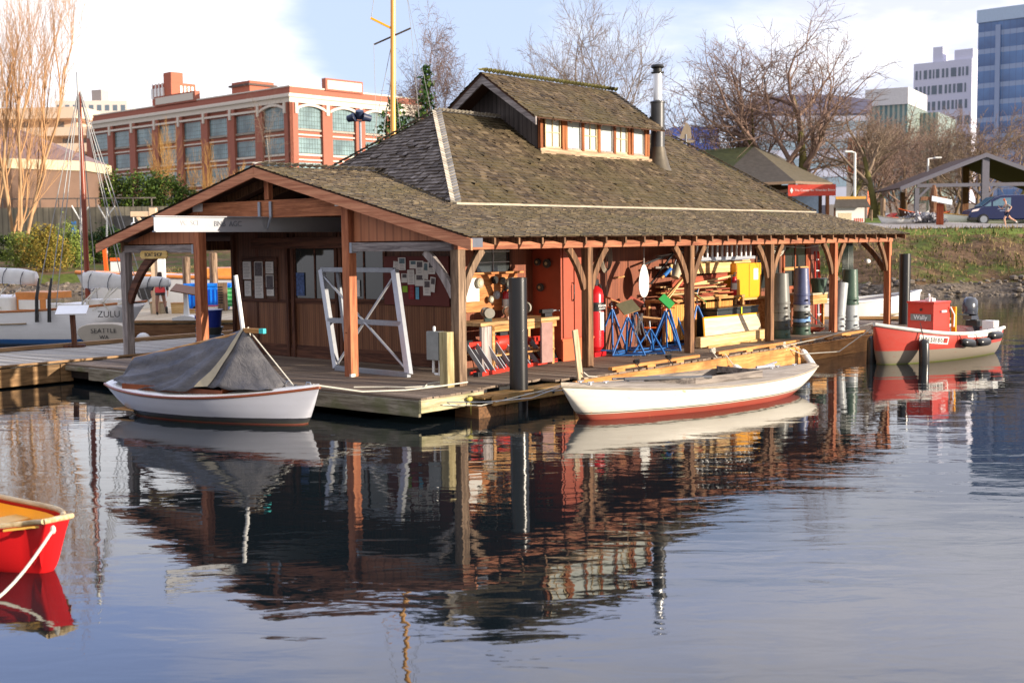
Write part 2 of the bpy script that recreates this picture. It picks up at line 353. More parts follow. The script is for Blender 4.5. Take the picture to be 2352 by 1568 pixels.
# ---------------------------------------------------------------- the boat shop
random.seed(7)
def shingles(mb, P, n, b0, b1, amin, amax, expo=0.127, w=(0.09, 0.2), thick=0.016, wild=0.0):
    """rows of overlapping wooden shingles on a plane: P(a, b) gives the point, n its normal"""
    n = Vector(n).normalized(); rows = int((b1 - b0) / expo + 0.999)
    for r in range(rows):
        y0 = b0 + r*expo - 0.01; y1 = min(b0 + (r+1)*expo + 0.02, b1 + 0.02)
        lo, hi = amin(max(b0, y0)), amax(max(b0, y0)); lo1, hi1 = amin(min(y1, b1)), amax(min(y1, b1))
        if hi - lo < 0.03: continue
        a = lo; tone = rnd(-0.08, 0.08)
        while a < hi - 0.01:
            ww = rnd(*w); e = min(a + ww, hi); 
            if hi - e < 0.04: e = hi
            j = rnd(-0.012, 0.012); th = thick * rnd(0.75, 1.6) + (0.02 if random.random() < wild else 0)
            c = min(1, max(0, random.gauss(0.5 + tone, 0.2)))
            a0, e0 = a + 0.004, e - 0.004; a1, e1 = max(a0, lo1), min(e0, hi1)
            if e1 > a1:
                y0b = y0 + (rnd(-0.02, 0.015) if random.random() < 0.3 else j)
                p = [P(a0, y0b), P(e0, y0b + rnd(-0.004, 0.004)), P(e1, y1), P(a1, y1)]
                t = [p[0] + n*th*1.6, p[1] + n*th*1.6, p[2] + n*0.006, p[3] + n*0.006]
                mb.add(t + [p[0], p[1]], [(0,1,2,3), (4,5,1,0)], 0, c)
            a = e
def caps(mb, p0, p1, n1, n2, step=0.15, w=0.11, c=(0.4, 0.9)):
    p0, p1 = Vector(p0), Vector(p1); d = (p1-p0); L = d.length; d.normalize()
    n1, n2 = Vector(n1).normalized(), Vector(n2).normalized()
    s1 = n1.cross(d).normalized(); s2 = d.cross(n2).normalized()
    k = int(L/step)
    for i in range(k):
        a = p0 + d*(i*step); b = p0 + d*((i+1)*step + 0.05); up = (n1+n2).normalized(); col = rnd(*c)
        h0, h1 = 0.055 + rnd(0, .012), 0.03
        mb.add([a+up*h0, b+up*h1, b+up*h1+s1*w-n1*0, a+up*h0+s1*w, b+up*h1+s2*w, a+up*h0+s2*w, a, a+s1*w, a+s2*w],
               [(0,1,2,3), (0,5,4,1), (6,0,3,7), (6,8,5,0)], 0, col)

shop = thingB('boat_shop', 'long cedar boat shop with mossy shingle roof and open porch, standing on the floating dock', 'building', 0, 0, 0.45)
EV = -0.6; ZE = 2.70; SL = 0.2565; VF = 5.25; UE0 = -0.36; VW = 2.0; UW = 2.17; UW1 = 18.3; PW = 10.5
zl = lambda v: ZE + SL*(v - EV)
ZW = zl(VW); zs = lambda v: ZW + 0.709*(v - VW); zh = lambda u: ZW + 0.783*(u - UW)
ZR = zs(VF)
mir = lambda v: 2*VF - v
# structural roof skins (solid sheets just under the shingles)
m = MB()
def skin(pts, th=0.035, mi=0):
    pts = [Vector(p) for p in pts]; m.poly([(p.x, p.y, p.z-th-0.004) for p in pts], (0, 0, th), mi)
uh = UW + (zl(VF)-ZW)/0.783
for f in (lambda v: v, mir):
    a = [(UE0, f(EV+.07), zl(EV+.07)), (19.2, f(EV+.07), zl(EV+.07)), (UW1, f(VW), ZW), (UW, f(VW), ZW), (uh, f(VF), zl(VF)), (UE0, f(VF), zl(VF))]
    skin(a[:4] + [(UE0, f(VW), ZW)]); skin([(UE0, f(VW), ZW-.001), (UW, f(VW), ZW-.001), (uh, f(VF), zl(VF)), (UE0, f(VF), zl(VF))])
    skin([(UW, f(VW), ZW), (UW1, f(VW), ZW), (15.36, f(VF), ZR), (5.11, f(VF), ZR)])
skin([(UW, VW, ZW), (UW, mir(VW), ZW), (5.11, VF, ZR)]); skin([(UW1, VW, ZW), (UW1, mir(VW), ZW), (15.36, VF, ZR)])
skin([(19.25, EV, ZE), (19.25, mir(EV), ZE), (UW1, mir(VW), ZW), (UW1, VW, ZW)])
m.build('roof', M_under, shop)
ROOF = None
def P_low(a, b): v = EV + b/1.0345; return Vector((a, v, zl(v)))
kb = 1.0345
m = MB(); shingles(m, P_low, (0, -SL, 1), 0, (VF-EV)*kb, lambda b: UE0-.03, lambda b: (19.27 - 0.365*(b/kb)) if b/kb < VW-EV else UW + 0.3415*(b/kb-(VW-EV)) + .03, 0.13, (0.08, 0.19), 0.012)
def P_lowf(a, b): p = P_low(a, b); return Vector((p.x, mir(p.y), p.z))
shingles(m, P_lowf, (0, SL, 1), 0, (VF-EV)*kb, lambda b: UE0-.03, lambda b: 19.2 if b/kb < VW-EV else UW+.4*(b/kb-(VW-EV)), 0.26, (0.2, 0.4), 0.012)
m.build('lower_roof_shingles', M_shing, shop)
ks = math.sqrt(1+0.709**2)
def P_st(a, b): v = VW + b/ks; return Vector((a, v, zs(v)))
def P_stf(a, b): p = P_st(a, b); return Vector((p.x, mir(p.y), p.z))
m = MB(); shingles(m, P_st, (0, -0.709, 1), 0, (VF-VW)*ks, lambda b: UW + 0.905*b/ks, lambda b: UW1 - 0.905*b/ks, 0.125, (0.1, 0.22), 0.016, 0.03)
shingles(m, P_stf, (0, 0.709, 1), 0, (VF-VW)*ks, lambda b: UW + 0.905*b/ks, lambda b: UW1 - 0.905*b/ks, 0.25, (0.2, 0.4), 0.016)
m.build('upper_roof_shingles', M_shingG, shop)
kh = math.sqrt(1+0.783**2)
m = MB(); shingles(m, lambda a, b: Vector((UW + b/kh, mir(a), zh(UW + b/kh))), (-0.783, 0, 1), 0, (5.11-UW)*kh, lambda b: VW + 1.105*b/kh, lambda b: mir(VW) - 1.105*b/kh, 0.125, (0.1, 0.22), 0.018, 0.04)
m.build('hip_end_shingles', M_shingD, shop); m = MB()
shingles(m, lambda a, b: Vector((UW1 - b/kh, a, zh(UW + b/kh))), (0.783, 0, 1), 0, (5.11-UW)*kh, lambda b: VW + 1.105*b/kh, lambda b: mir(VW) - 1.105*b/kh, 0.25, (0.2, 0.4), 0.018)
m.build('rear_hip_shingles', M_shingD, shop)
m = MB(); caps(m, (UW, VW, ZW), (5.11, VF, ZR), (0, -0.709, 1), (-0.783, 0, 1), 0.14, 0.12, (0.1, 1.0)); m.build('hip_caps', M_shingL, shop)
m = MB(); caps(m, (UW, mir(VW), ZW), (5.11, VF, ZR), (-0.783, 0, 1), (0, 0.709, 1), 0.14, 0.09, (0.0, 0.4)); m.build('hip_caps', M_shingL, shop); m = MB(); caps(m, (UW1, VW, ZW), (15.36, VF, ZR), (0.783, 0, 1), (0, -0.709, 1), 0.14, 0.07, (0., 0.4)); m.build('hip_caps', M_shingL, shop); m = MB()
caps(m, (5.11, VF, ZR), (7.4, VF, ZR), (0, -0.709, 1), (0, 0.709, 1), 0.14, 0.09, (0.1, .5)); m.build('ridge_boards', M_shingL, shop)
m = MB(); caps(m, (uh+.1, VF, zl(VF)+.01), (UE0-.04, VF, zl(VF)+.01), (0, SL, 1), (0, -SL, 1), 0.2, 0.12, (0.6, 1)); m.build('gable_ridge_caps', M_shingL, shop)
m = MB()
for i in range(16): u0 = UW-.05 + i*1.01; m.box(u0, u0+1.02, VW-.07, VW+.02, ZW-.005+rnd(0,.004), ZW+.035+rnd(0,.01))
m.build('roof_flashing', plain('pale_flashing', srgb(168, 156, 138), 0.5, 0.1, 0.25), shop)
# barge boards on the gable
def slope_board(parent, name, u, v0, v1, dz, h, w, mt, far=False):
    f = mir if far else (lambda v: v); b = MB()
    b.poly([(u, f(v0), zl(v0)+dz), (u, f(v1), zl(v1)+dz), (u, f(v1), zl(v1)+dz-h), (u, f(v0), zl(v0)+dz-h)], (w, 0, 0)); return b.build(name, mt, parent, bevel=0.006)
for far in (False, True): slope_board(shop, 'barge_board', UE0-.02, EV-.06, VF-.003, -.03, .20, .045, M_barge, far)
m = MB(); m.box(UE0+.03, -.02, EV-.02, EV+.06, ZE-.19, ZE-.03); m.build('eave_return', plain('lead_flashing', srgb(88, 92, 104), .5, .3), shop)
for k, f in enumerate((lambda v: v, mir)):
    m = MB(); v0, v1 = sorted((f(.08), f(2.72)))
    m.poly([(.02, f(-.02), 2.64), (.02, f(2.72), 2.64), (.02, f(2.72), zl(2.72)-.2), (.02, f(-.02), zl(-.02)-.19)], (.04, 0, 0)); m.build('gable_panel', M_panelY, shop)
    m = MB(); m.beam((0, f(.0), 2.53), (0, f(2.74), 2.53), .17, .17, (0, 0, 1)); m.build('tie_rail', M_grey, shop, bevel=.01)
    m = MB(); m.box(-.095, .09, *sorted((f(2.68), f(2.745))), 2.42, 2.62); m.build('joist_hanger', M_steel, shop)
m = MB(); m.beam((0, 2.93, 3.33), (0, mir(2.93), 3.33), .15, .36); m.build('tie_beam', M_cedarY, shop, bevel=.012)
m = MB(); m.box(-.06, .06, VF-.07, VF+.07, 3.52, zl(VF)-.1); m.build('king_post', M_cedarZ, shop, bevel=.006)
m = MB(); m.box(-.11, -.08, 2.8, 3.12, 3.33, 3.5); m.build('bracket_plate', M_white, shop)
m = MB(); m.box(-.11, -.08, mir(3.12), mir(2.8), 3.33, 3.5); m.build('bracket_plate', M_white, shop)
m = MB(); m.box(2.0, 2.12, 2.1, 8.4, 2.5, 2.75); m.build('inner_beam', M_darkwoody, shop); m = MB(); m.box(1.2, 1.4, 2.9, 7.6, 3.3, 3.5); m.build('inner_beam', M_darkwoody, shop)
# rafters
uu = -0.30; k = 0
while uu < 19.1:
    m = MB(); v0, v1 = -.56, 1.98
    m.poly([(uu-.025, v0, zl(v0)-.041), (uu-.025, v1, zl(v1)-.041), (uu-.025, v1, zl(v1)-.20), (uu-.025, .1, zl(.1)-.20), (uu-.025, v0, zl(v0)-.165)], (.05, 0, 0)); m.build('rafter', M_postd, shop, bevel=.004)
    uu += 0.69
for u in (0.3, 1.1):
    for far in (False, True): slope_board(shop, 'rafter', u, 0.1, VF-.05, -.07, .18, .05, M_postd, far)
# plates and beams
m = MB(); m.box(-.085, 19.25, -.085, .085, 2.46, 2.665); m.build('eave_beam', wood('eave_beam_wood', srgb(140, 84, 62), srgb(184, 124, 92), 'x', scale=5), shop, bevel=.012)
m = MB(); m.box(-.085, 19.2, PW-.085, PW+.085, 2.47, 2.70); m.build('eave_beam', M_postd, shop, bevel=.012)
# posts and curved braces
PU = [0, 3.93, 7.88, 11.72, 15.4, 19.08]
def post(u, v, w, h, mt, seed=0): 
    m = MB(); m.box(u-w/2, u+w/2, v-w/2, v+w/2, 0, h); return m.build('post', mt, shop, bevel=.015)
def brace(p0, p1, bow, w, mt, t=0.09):
    p0, p1 = Vector(p0), Vector(p1); mid = (p0+p1)/2 + Vector(bow); m = MB(); N = 9; pts = []
    for i in range(N): s = i/(N-1); pts.append(p0*(1-s)**2 + mid*2*s*(1-s) + p1*s*s)
    ax = (p1-p0).cross(Vector(bow) if Vector(bow).length > 1e-3 else Vector((0,0,1))).normalized()
    for i in range(N-1): pass
    q = []
    for i, p in enumerate(pts):
        d = (pts[min(i+1, N-1)] - pts[max(i-1, 0)]).normalized(); s = d.cross(ax).normalized(); q.append((p+s*w/2, p-s*w/2))
    vs = []; 
    for a, b in q: vs += [a+ax*t/2, a-ax*t/2, b-ax*t/2, b+ax*t/2]
    fs = []
    for i in range(N-1):
        for k in range(4): fs.append((i*4+k, i*4+(k+1) % 4, (i+1)*4+(k+1) % 4, (i+1)*4+k))
    fs += [(3,2,1,0), tuple((N-1)*4+k for k in range(4))]
    m.add(vs, fs); return m.build('brace', mt, shop, bevel=.008)
for i, u in enumerate(PU):
    mt = M_post if i < 1 else (M_postd if i < 4 else M_cedarZ)
    post(u, 0, .20 if i == 0 else .18, 2.47, mt); mt = M_postd if i else M_post
    if i < 5: brace((u+.10, 0, 1.62), (u+.66, 0, 2.46), (-.07, 0, .10), .15, mt)
    if i > 0: brace((u-.10, 0, 1.62), (u-.66, 0, 2.46), (.10, 0, .09), .15, mt)
brace((0, .10, 1.62), (0, .80, 2.44), (0, -.06, .09), .15, M_greyz)
brace((19.08, .10, 1.62), (19.08, .80, 2.46), (0, -.06, .09), .15, M_postd)
post(0, 10.5, .2, 2.45, M_greyz); brace((0, 10.4, 1.3), (0, 9.25, 2.42), (0, .1, .30), .2, M_darkwoody, .1)
for v in (2.86, mir(2.86)): m = MB(); m.box(-.10, .10, v-.10, v+.10, 0, zl(2.86)-.2); m.build('post', M_cedarZ, shop, bevel=.01)
for v in (2.86,): m = MB(); m.box(-.102, -.0, v-.103, v-.05, .0, .06); m.build('post_shoe', M_white, shop)
for u in PU[1:]: post(u, 10.5, .18, 2.45, M_postd)
# walls: facade at u=2.2, long wall at v=2, back and far walls
m = MB(); m.box(2.2, 2.32, 2.06, 9.35, .28, 1.27); m.build('facade_boarding', M_wallA, shop)
m = MB(); m.box(2.205, 2.315, 2.06, 9.35, 1.27, 3.3); m.build('facade_wall', boards('dark_upper_boarding', srgb(88, 56, 42), srgb(136, 92, 68), 1, 0.10), shop)
m = MB(); m.box(2.17, 2.33, 2.06, 9.35, 0, .28); m.box(2.18, 2.33, 2.06, 5.4, 1.27, 1.35); m.box(2.18, 2.33, 5.5, 9.35, 1.24, 1.32); m.build('facade_trim', M_darkwoody, shop)
m = MB()
for v in (2.06, 5.48, 5.62, 7.1, 7.3, 9.3): m = MB(); m.box(2.13, 2.34, v-.045, v+.045, 0, 2.85); m.build('wall_stud', M_darkwood, shop, bevel=.004)
m = MB(); m.box(2.2, 18.6, 2.0, 2.1, 0, 3.28); m.build('porch_wall', M_wallB, shop)
m = MB(); m.box(2.2, 18.6, 8.4, 8.5, 0, 3.28); m.build('rear_wall', M_wallB, shop); m = MB(); m.box(18.5, 18.6, 2.1, 8.4, 0, 3.28); m.build('end_wall', M_wallB, shop)
def window(u0, u1, v0, v1, z0, z1, nx, nz, mt_f, fw=.05, gl=None, bar=.014, bmt=None):
    """a window in a wall of constant u (u0==u1) or constant v; frame part with pane and glazing bars below it"""
    m = MB(); al = (u0 == u1); L0, L1 = (v0, v1) if al else (u0, u1); base = u0 if al else v0
    def bx(mm, a0, a1, z_0, z_1, d0, d1):
        if al: mm.box(base-d1, base-d0, a0, a1, z_0, z_1)
        else: mm.box(a0, a1, base-d1, base-d0, z_0, z_1)
    bx(m, L0-fw, L0, z0-fw, z1+fw, .0, .04); bx(m, L1, L1+fw, z0-fw, z1+fw, .0, .04); bx(m, L0, L1, z0-fw, z0, .0, .045); bx(m, L0, L1, z1, z1+fw, .0, .04)
    f = m.build('window', mt_f, shop, bevel=.003)
    m = MB(); bx(m, L0, L1, z0, z1, .006, .012); m.build('pane', gl or M_glass, f)
    if nx > 1 or nz > 1:
        m = MB()
        for i in range(1, nx): x = L0+(L1-L0)*i/nx; bx(m, x-bar, x+bar, z0, z1, .014, .03)
        for i in range(1, nz): z = z0+(z1-z0)*i/nz; bx(m, L0, L1, z-bar, z+bar, .015, .028)
        m.build('glazing_bars', bmt or mt_f, f)
    return f
window(2.2, 2.2, 5.70, 7.02, 1.37, 2.70, 2, 1, M_darkwoody, .07, bar=.022)
window(2.2, 2.2, 4.15, 5.35, 1.39, 2.70, 2, 1, M_darkwoody, .07, bar=.022)
window(2.2, 2.2, 7.75, 8.95, 1.33, 2.24, 3, 1, M_darkwoody, .07, gl=plain('notice_case_backing', srgb(96, 70, 54), .6), bar=.05)
window(2.75, 3.82, 2.0, 2.0, 1.95, 2.62, 2, 3, M_darkwood, .06, bmt=M_white, bar=.008)
window(16.35, 17.7, 2.0, 2.0, 1.2, 2.4, 2, 1, wood('door_frame_wood', srgb(140, 70, 44), srgb(176, 96, 60), 'z'), .09, bar=.03)
window(14.7, 16.0, 2.0, 2.0, 1.2, 2.4, 2, 1, M_darkwood, .09, bar=.02)
m = MB(); m.box(16.25, 17.8, 1.93, 1.99, 1.66, 1.76); m.box(16.95, 17.1, 1.94, 1.99, .9, 1.7); m.build('sunlit_rail', M_pine2, shop)
m = MB(); m.box(17.75, 18.0, 1.95, 2.0, .4, 2.7); m.build('door_post', wood('door_frame_wood2', srgb(132, 64, 40), srgb(170, 92, 58), 'z'), shop)
# clerestory
cl = tag(bpy.data.objects.new('clerestory', None)); COL.objects.link(cl); cl.parent = shop
VC, UC0, UC1 = 4.0, 7.47, 12.27; zsC = zs(VC)
m = MB(); zr = 6.75; ze_ = lambda v: zr - 0.70*(VF - v)
m.poly([(UC0, VC, zsC-.1), (UC0, mir(VC), zsC-.1), (UC0, mir(VC), ze_(VC)-.05), (UC0, VF, zr-.1), (UC0, VC, ze_(VC)-.05)], (.08, 0, 0)); m.build('clerestory_end_wall', M_cler, cl); m = MB(); m.poly([(UC1-.08, VC, zsC-.1), (UC1-.08, mir(VC), zsC-.1), (UC1-.08, mir(VC), ze_(VC)-.05), (UC1-.08, VF, zr-.1), (UC1-.08, VC, ze_(VC)-.05)], (.08, 0, 0))
m.build('clerestory_end_wall', M_cler, cl)
m = MB(); m.box(UC0+.08, UC1-.08, mir(VC)-.06, mir(VC), zsC-.1, ze_(VC)-.05); m.box(UC0, UC1, VC+.06, VC+.1, zsC-.1, ze_(VC)); m.build('clerestory_wall', M_under, cl)
m = MB(); m.poly([(6.75, 3.6, ze_(3.6)), (6.75, VF, zr), (6.75, mir(3.6), ze_(3.6)), (6.75, mir(3.6), ze_(3.6)-.05), (6.75, VF, zr-.06), (6.75, 3.6, ze_(3.6)-.05)], (5.72, 0, 0)); m.build('clerestory_roof', M_under, cl)
kc = math.sqrt(1+.49); m = MB()
shingles(m, lambda a, b: Vector((a, 3.58+b/kc, ze_(3.58+b/kc))), (0, -.7, 1), 0, (VF-3.58)*kc, lambda b: 6.70, lambda b: 12.50, .125, (.1, .2), .016, .03)
shingles(m, lambda a, b: Vector((a, mir(3.58+b/kc), ze_(3.58+b/kc))), (0, .7, 1), 0, (VF-3.58)*kc, lambda b: 6.70, lambda b: 12.50, .2, (.15, .3), .016)
m.build('clerestory_shingles', M_shingG, cl)
m = MB(); caps(m, (12.5, VF, zr+.02), (6.68, VF, zr+.02), (0, .7, 1), (0, -.7, 1), .16, .1, (0.0, .5)); m.build('clerestory_ridge_caps', attr('mossy_caps', srgb(110, 106, 66), srgb(150, 146, 96), srgb(176, 170, 130)), cl)
for f in (lambda v: v, mir):
    m = MB(); m.poly([(6.76, f(3.57), ze_(3.57)-.0), (6.76, f(VF), zr), (6.76, f(VF), zr-.26), (6.76, f(3.57), ze_(3.57)-.20)], (.05, 0, 0)); m.build('barge_board', M_grey, cl, bevel=.004)
m = MB(); m.box(UC0, UC1, VC-.02, VC+.06, zsC-.12, zsC+.12); m.box(UC0-.05, UC1+.05, VC-.08, VC+.02, zsC-.06, zsC+.03); m.build('clerestory_sill', wood('pale_sill', srgb(150, 124, 100), srgb(196, 170, 140), 'x'), cl)
wins = [(7.68, 8.30, True, 2), (8.55, 9.16, False, 1), (9.27, 9.86, True, 2), (9.98, 10.58, False, 1), (10.68, 11.24, True, 2), (11.52, 12.06, False, 1)]
zt = ze_(VC)-.2
m = MB()
for a in (7.5, 8.38, 8.50, 9.215, 9.92, 10.63, 11.30, 11.45, 12.1, 12.22): m.box(a-.05, a+.05, VC-.035, VC+.05, zsC+.1, zt+.1)
m.box(UC0, UC1, VC-.03, VC+.05, zt+.02, zt+.14)
m.build('clerestory_posts', wood('clerestory_post_wood', srgb(120, 64, 36), srgb(180, 112, 66), 'z'), cl, bevel=.004)
for a, b, mul, n in wins:
    m = MB()
    for x0, x1, z0, z1 in ((a, a+.035, zsC+.12, zt), (b-.035, b, zsC+.12, zt), (a, b, zsC+.12, zsC+.16), (a, b, zt-.03, zt)): m.box(x0, x1, VC-.005, VC+.03, z0, z1)
    if mul:
        m.box((a+b)/2-.012, (a+b)/2+.012, VC+.0, VC+.028, zsC+.15, zt-.03); m.box(a+.03, b-.03, VC+.002, VC+.027, (zsC+zt)/2+.05, (zsC+zt)/2+.07)
    f = m.build('window', wood('window_sash', srgb(196, 172, 132), srgb(226, 206, 168), 'z') if mul else M_greyz, cl)
    m = MB(); m.box(a+.03, b-.03, VC+.03, VC+.036, zsC+.14, zt-.02); m.build('pane', M_glassw, f)
m = MB()
for i in range(9): u = 7.0+i*.64; m.poly([(u, 3.66, ze_(3.66)-.055), (u, VC, ze_(VC)-.055), (u, VC, ze_(VC)-.16), (u, 3.66, ze_(3.66)-.12)], (.04, 0, 0))
m.build('clerestory_rafters', M_darkwoody, cl)
# stove pipe
ch = bpy.data.objects.new('chimney', None); COL.objects.link(ch); ch.parent = shop; ch.location = (12.62, 3.93, zs(3.93))
m = MB(); m.lathe([(.42, -.32), (.33, -.1), (.24, .2), (.2, .42)], n=20); m.build('chimney_flashing', plain('flashing_metal', srgb(92, 84, 72), .5, .3, .25), ch, smooth=True)
m = MB(); m.lathe([(.19, .3), (.19, 1.62), (.21, 1.63), (.21, 1.66), (.125, 1.70)], n=24); m.build('flue_jacket', plain('dull_flue_metal', srgb(70, 70, 72), .42, .3, .25, 4), ch, smooth=True)
m = MB(); m.lathe([(.125, 1.66), (.125, 2.42)], n=24); m.build('flue', plain('bright_flue_metal', srgb(220, 222, 226), .3, .6, .08, 4), ch, smooth=True)
m = MB(); m.lathe([(.12, 2.30), (.125, 2.42), (.18, 2.44), (.18, 2.47), (.12, 2.48), (.12, 2.56), (.15, 2.57), (.19, 2.60), (.16, 2.66), (.02, 2.68)], n=24); m.build('rain_cap', plain('sooty_metal', (.03, .03, .03, 1), .5, .5), ch, smooth=True)
# crane beam through the gable
cb = thingB('hoist_beam', 'bright steel I-beam with raised lettering sticking out of the gable', 'beam', -2.78, VF, 3.31)
m = MB(); m.box(0, 5.2, -.06, .06, 0, .022); m.box(0, 5.2, -.06, .06, .29, .312); m.box(0.002, 5.2, -.008, .008, .022, .29); m.build('girder', plain('beam_steel', srgb(150, 152, 158), .36, .3, .08, 2), cb, bevel=.003)
text('BNB  AGC', .15, plain('raised_mill_marks', srgb(104, 108, 116), .4, .2), cb, (1.72, -.012, .16), (PI/2, 0, 0), ext=.008)
text('VC  SCI', .13, plain('raised_mill_marks'+'2', srgb(140, 142, 148), .4, .2), cb, (.80, -.012, .175), (PI/2, 0, 0), ext=.004)
for s in (-1, 1):
    m = MB(); m.box(2.66, 2.69, s*.12-.035+s*.06, s*.12+.035+s*.06, .30, .62); m.poly([(2.66, s*.15, .31), (2.66, s*.21, .31), (2.66, s*.09, .06), (2.66, s*.05, .06)], (.03, 0, 0)); m.build('hanger_bracket', M_steel, cb)
lamp_ = bpy.data.objects.new('end_bay_lamp', None); COL.objects.link(lamp_); lamp_.parent = shop; lamp_.location = (18.2, .25, 1.9); m = MB(); m.ball((0, 0, 0), .09, (1.3, 1, .8), 12); m.build('lamp_globe', M_white, lamp_, smooth=True)
# sign
sg = thingB('boat_shop_sign', 'yellow wooden board reading BOAT SHOP hanging below the left gable rail', 'sign', -.12, 9.2, 2.85, PI/2*-1)
m = MB(); w_, h_ = .53, .09; pts = []
for sx, sy in ((1, 1), (-1, 1), (-1, -1), (1, -1)):
    seq = [(w_-.02, .0), (w_, .03), (w_-.03, h_-.03), (w_-.07, h_)] if True else []
    q = [(sx*a, sy*b) for a, b in seq]; pts += q if sx*sy > 0 else q[::-1]
m.poly([(x, -.015, z) for x, z in pts], (0, .03, 0)); m.build('board', wood('sign_wood', srgb(206, 168, 96), srgb(226, 196, 130), 'x', bump=.1), sg, bevel=.004)
text('BOAT SHOP', .125, M_ink, sg, (0, -.018, 0), (PI/2, 0, 0), ext=.003)
# ---------------------------------------------------------------- docks
random.seed(11)
def deck_rows(m, u0, u1, vlo, vhi, z, pitch=0.145, t=0.04, along='v'):
    u = u0
    while u < u1:
        a, b = vlo(u), vhi(u)
        cuts = [a] + ([rnd(a+1, b-1)] if b-a > 4 and random.random() < .6 else []) + [b]
        for c0, c1 in zip(cuts, cuts[1:]):
            dz = rnd(-.003, .003); cc = min(1, max(0, random.gauss(.5, .2)))
            if along == 'v': m.box(u+.004, u+pitch-.006, c0+.004, c1-.004, z-t, z+dz, 0, cc)
            else: m.box(c0+.004, c1-.004, u+.004, u+pitch-.006, z-t, z+dz, 0, cc)
        u += pitch
dk = thingB('floating_dock', 'grey plank float carrying the boat shop, mossy old fascia at its near corner', 'dock', 0, 0, 0)
m = MB(); step = lambda u: -.68 if u < -.2 else (-.50 if u < 1.7 else (-.86 if u < 2.2 else -1.06))
deck_rows(m, -1.72, 20.4, lambda u: step(u) + rnd(-.03, .03), lambda u: 10.42, .45); m.build('deck_boards', M_deck, dk)
m = MB(); m.box(-1.76, -1.70, -.66, 9.4, .13, .405); m.box(-1.75, -1.70, -.66, 11.1, .30, .40); m.build('fascia', M_fascg, dk, bevel=.01)
m = MB(); m.box(-1.76, -.16, -.72, -.66, .20, .42); m.build('corner_fascia', wood('corner_fascia_wood', srgb(150, 140, 108), srgb(196, 186, 150), 'x', stain=srgb(100, 104, 52)), dk, bevel=.01)
m = MB(); m.box(-1.6, 20.2, -.3, 11, .12, .40); m.build('joists', M_black, dk)
m = MB(); m.box(-.5, 1.9, -1.02, -.62, .33, .37, 0); m.box(-.33, 2.1, -1.10, -1.04, .20, .385, 0); m.build('pile_collar', wood('collar_wood', srgb(134, 100, 60), srgb(178, 140, 88), 'x', stain=srgb(70, 66, 34)), dk, bevel=.006)
m = MB(); m.box(-.6, .35, -.98, -.42, .0, .20, 0); m.box(1.2, 2.2, -.9, -.6, .0, .25); m.box(.1, .45, -1.0, -.98, -.05, .2)
m.build('float_blocks', wood('wet_float_wood', srgb(84, 58, 36), srgb(122, 86, 54), 'y', stain=srgb(56, 66, 34)), dk)
m = MB(); m.box(2.0, 20.3, -1.12, -1.06, .0, .40, 0); m.box(2.0, 20.3, -1.13, -1.055, .395, .415); m.build('long_fascia', M_fasco, dk, bevel=.006)
m = MB()
for u0, u1 in ((3.3, 6.6), (7.4, 11.3), (11.6, 15.2)):
    m.box(u0, u1, -1.06, -.96, .50, .56)
    u = u0+.15
    while u < u1: m.box(u, u+.3, -1.06, -.96, .45, .50); u += 1.1
m.build('bull_rail', M_fasco, dk, bevel=.006)
for i, (u, v) in enumerate(((-.02, -1.13), (.36, -1.13), (1.35, -1.13), (1.66, -1.13))):
    m = MB(); m.lathe([(.035, 0), (.035, .012), (.018, .014), (.018, .03)], n=10, axis='y', tilt=Matrix.Rotation(PI, 3, 'Z')); m.build('bolt', M_black, dk, loc=(u, -1.10, .29))
# left dock
ld = thingB('walkway_dock', 'brown planked float with pale deck running off to the left below the sailboat', 'dock', 0, 10.45, 0)
m = MB(); deck_rows(m, -16, 9, lambda u: .03, lambda u: 3.5, .49)
m.build('deck_boards', attr('pale_deck_boards', srgb(128, 122, 114), srgb(158, 152, 142), srgb(178, 172, 162), nscale=1.2), ld)
m = MB()
for i, (a, b) in enumerate(((-1.85, -1.55), (-3.4, -1.86), (-3.7, -3.42), (-5.4, -3.72), (-8, -5.45), (-11, -8.1), (-15, -11.1))): m.box(a, b, -.06-(.03 if i in (0, 2) else 0), 0, .04, .44)
m.build('fascia', wood('left_fascia', srgb(122, 92, 60), srgb(168, 132, 92), 'x', stain=srgb(66, 54, 36)), ld, bevel=.008)
m = MB(); m.box(-15, 2.1, -.08, .02, .47, .52); m.box(-15, 6, 3.45, 3.6, .5, .60); m.build('edge_rail', wood('edge_rail_wood', srgb(138, 108, 78), srgb(170, 138, 102), 'x'), ld, bevel=.01)
m = MB(); m.box(-14.9, 8.9, .1, 3.4, .05, .44); m.build('float_body', M_black, ld)
pt = thing('far_dock', 'far plank pier with brown fascia where the woman in black walks', 'dock', (-12, 42, 0), R(-6))
m = MB(); y = 0
x = -14
while x < 26: m.box(x+.004, x+.19, -.0, 9.5, .40, .45, 0, random.gauss(.65, .2)); x += .2
m.build('deck_boards', attr('tan_deck_boards', srgb(140, 126, 104), srgb(178, 162, 136), srgb(204, 188, 160), nscale=1.2), pt)  # tan boards, tone varies from board to board
m = MB(); m.box(-14, 26, -.06, -.002, .0, .38); m.build('fascia', wood('far_fascia', srgb(112, 78, 52), srgb(150, 110, 76), 'x'), pt, bevel=.01)
m = MB(); m.box(-14, 26, -.12, .1, .45, .53); m.build('edge_rail', M_fasc, pt); m = MB(); m.box(-13.8, 25.8, .1, 9, .0, .39); m.build('float_body', M_black, pt)
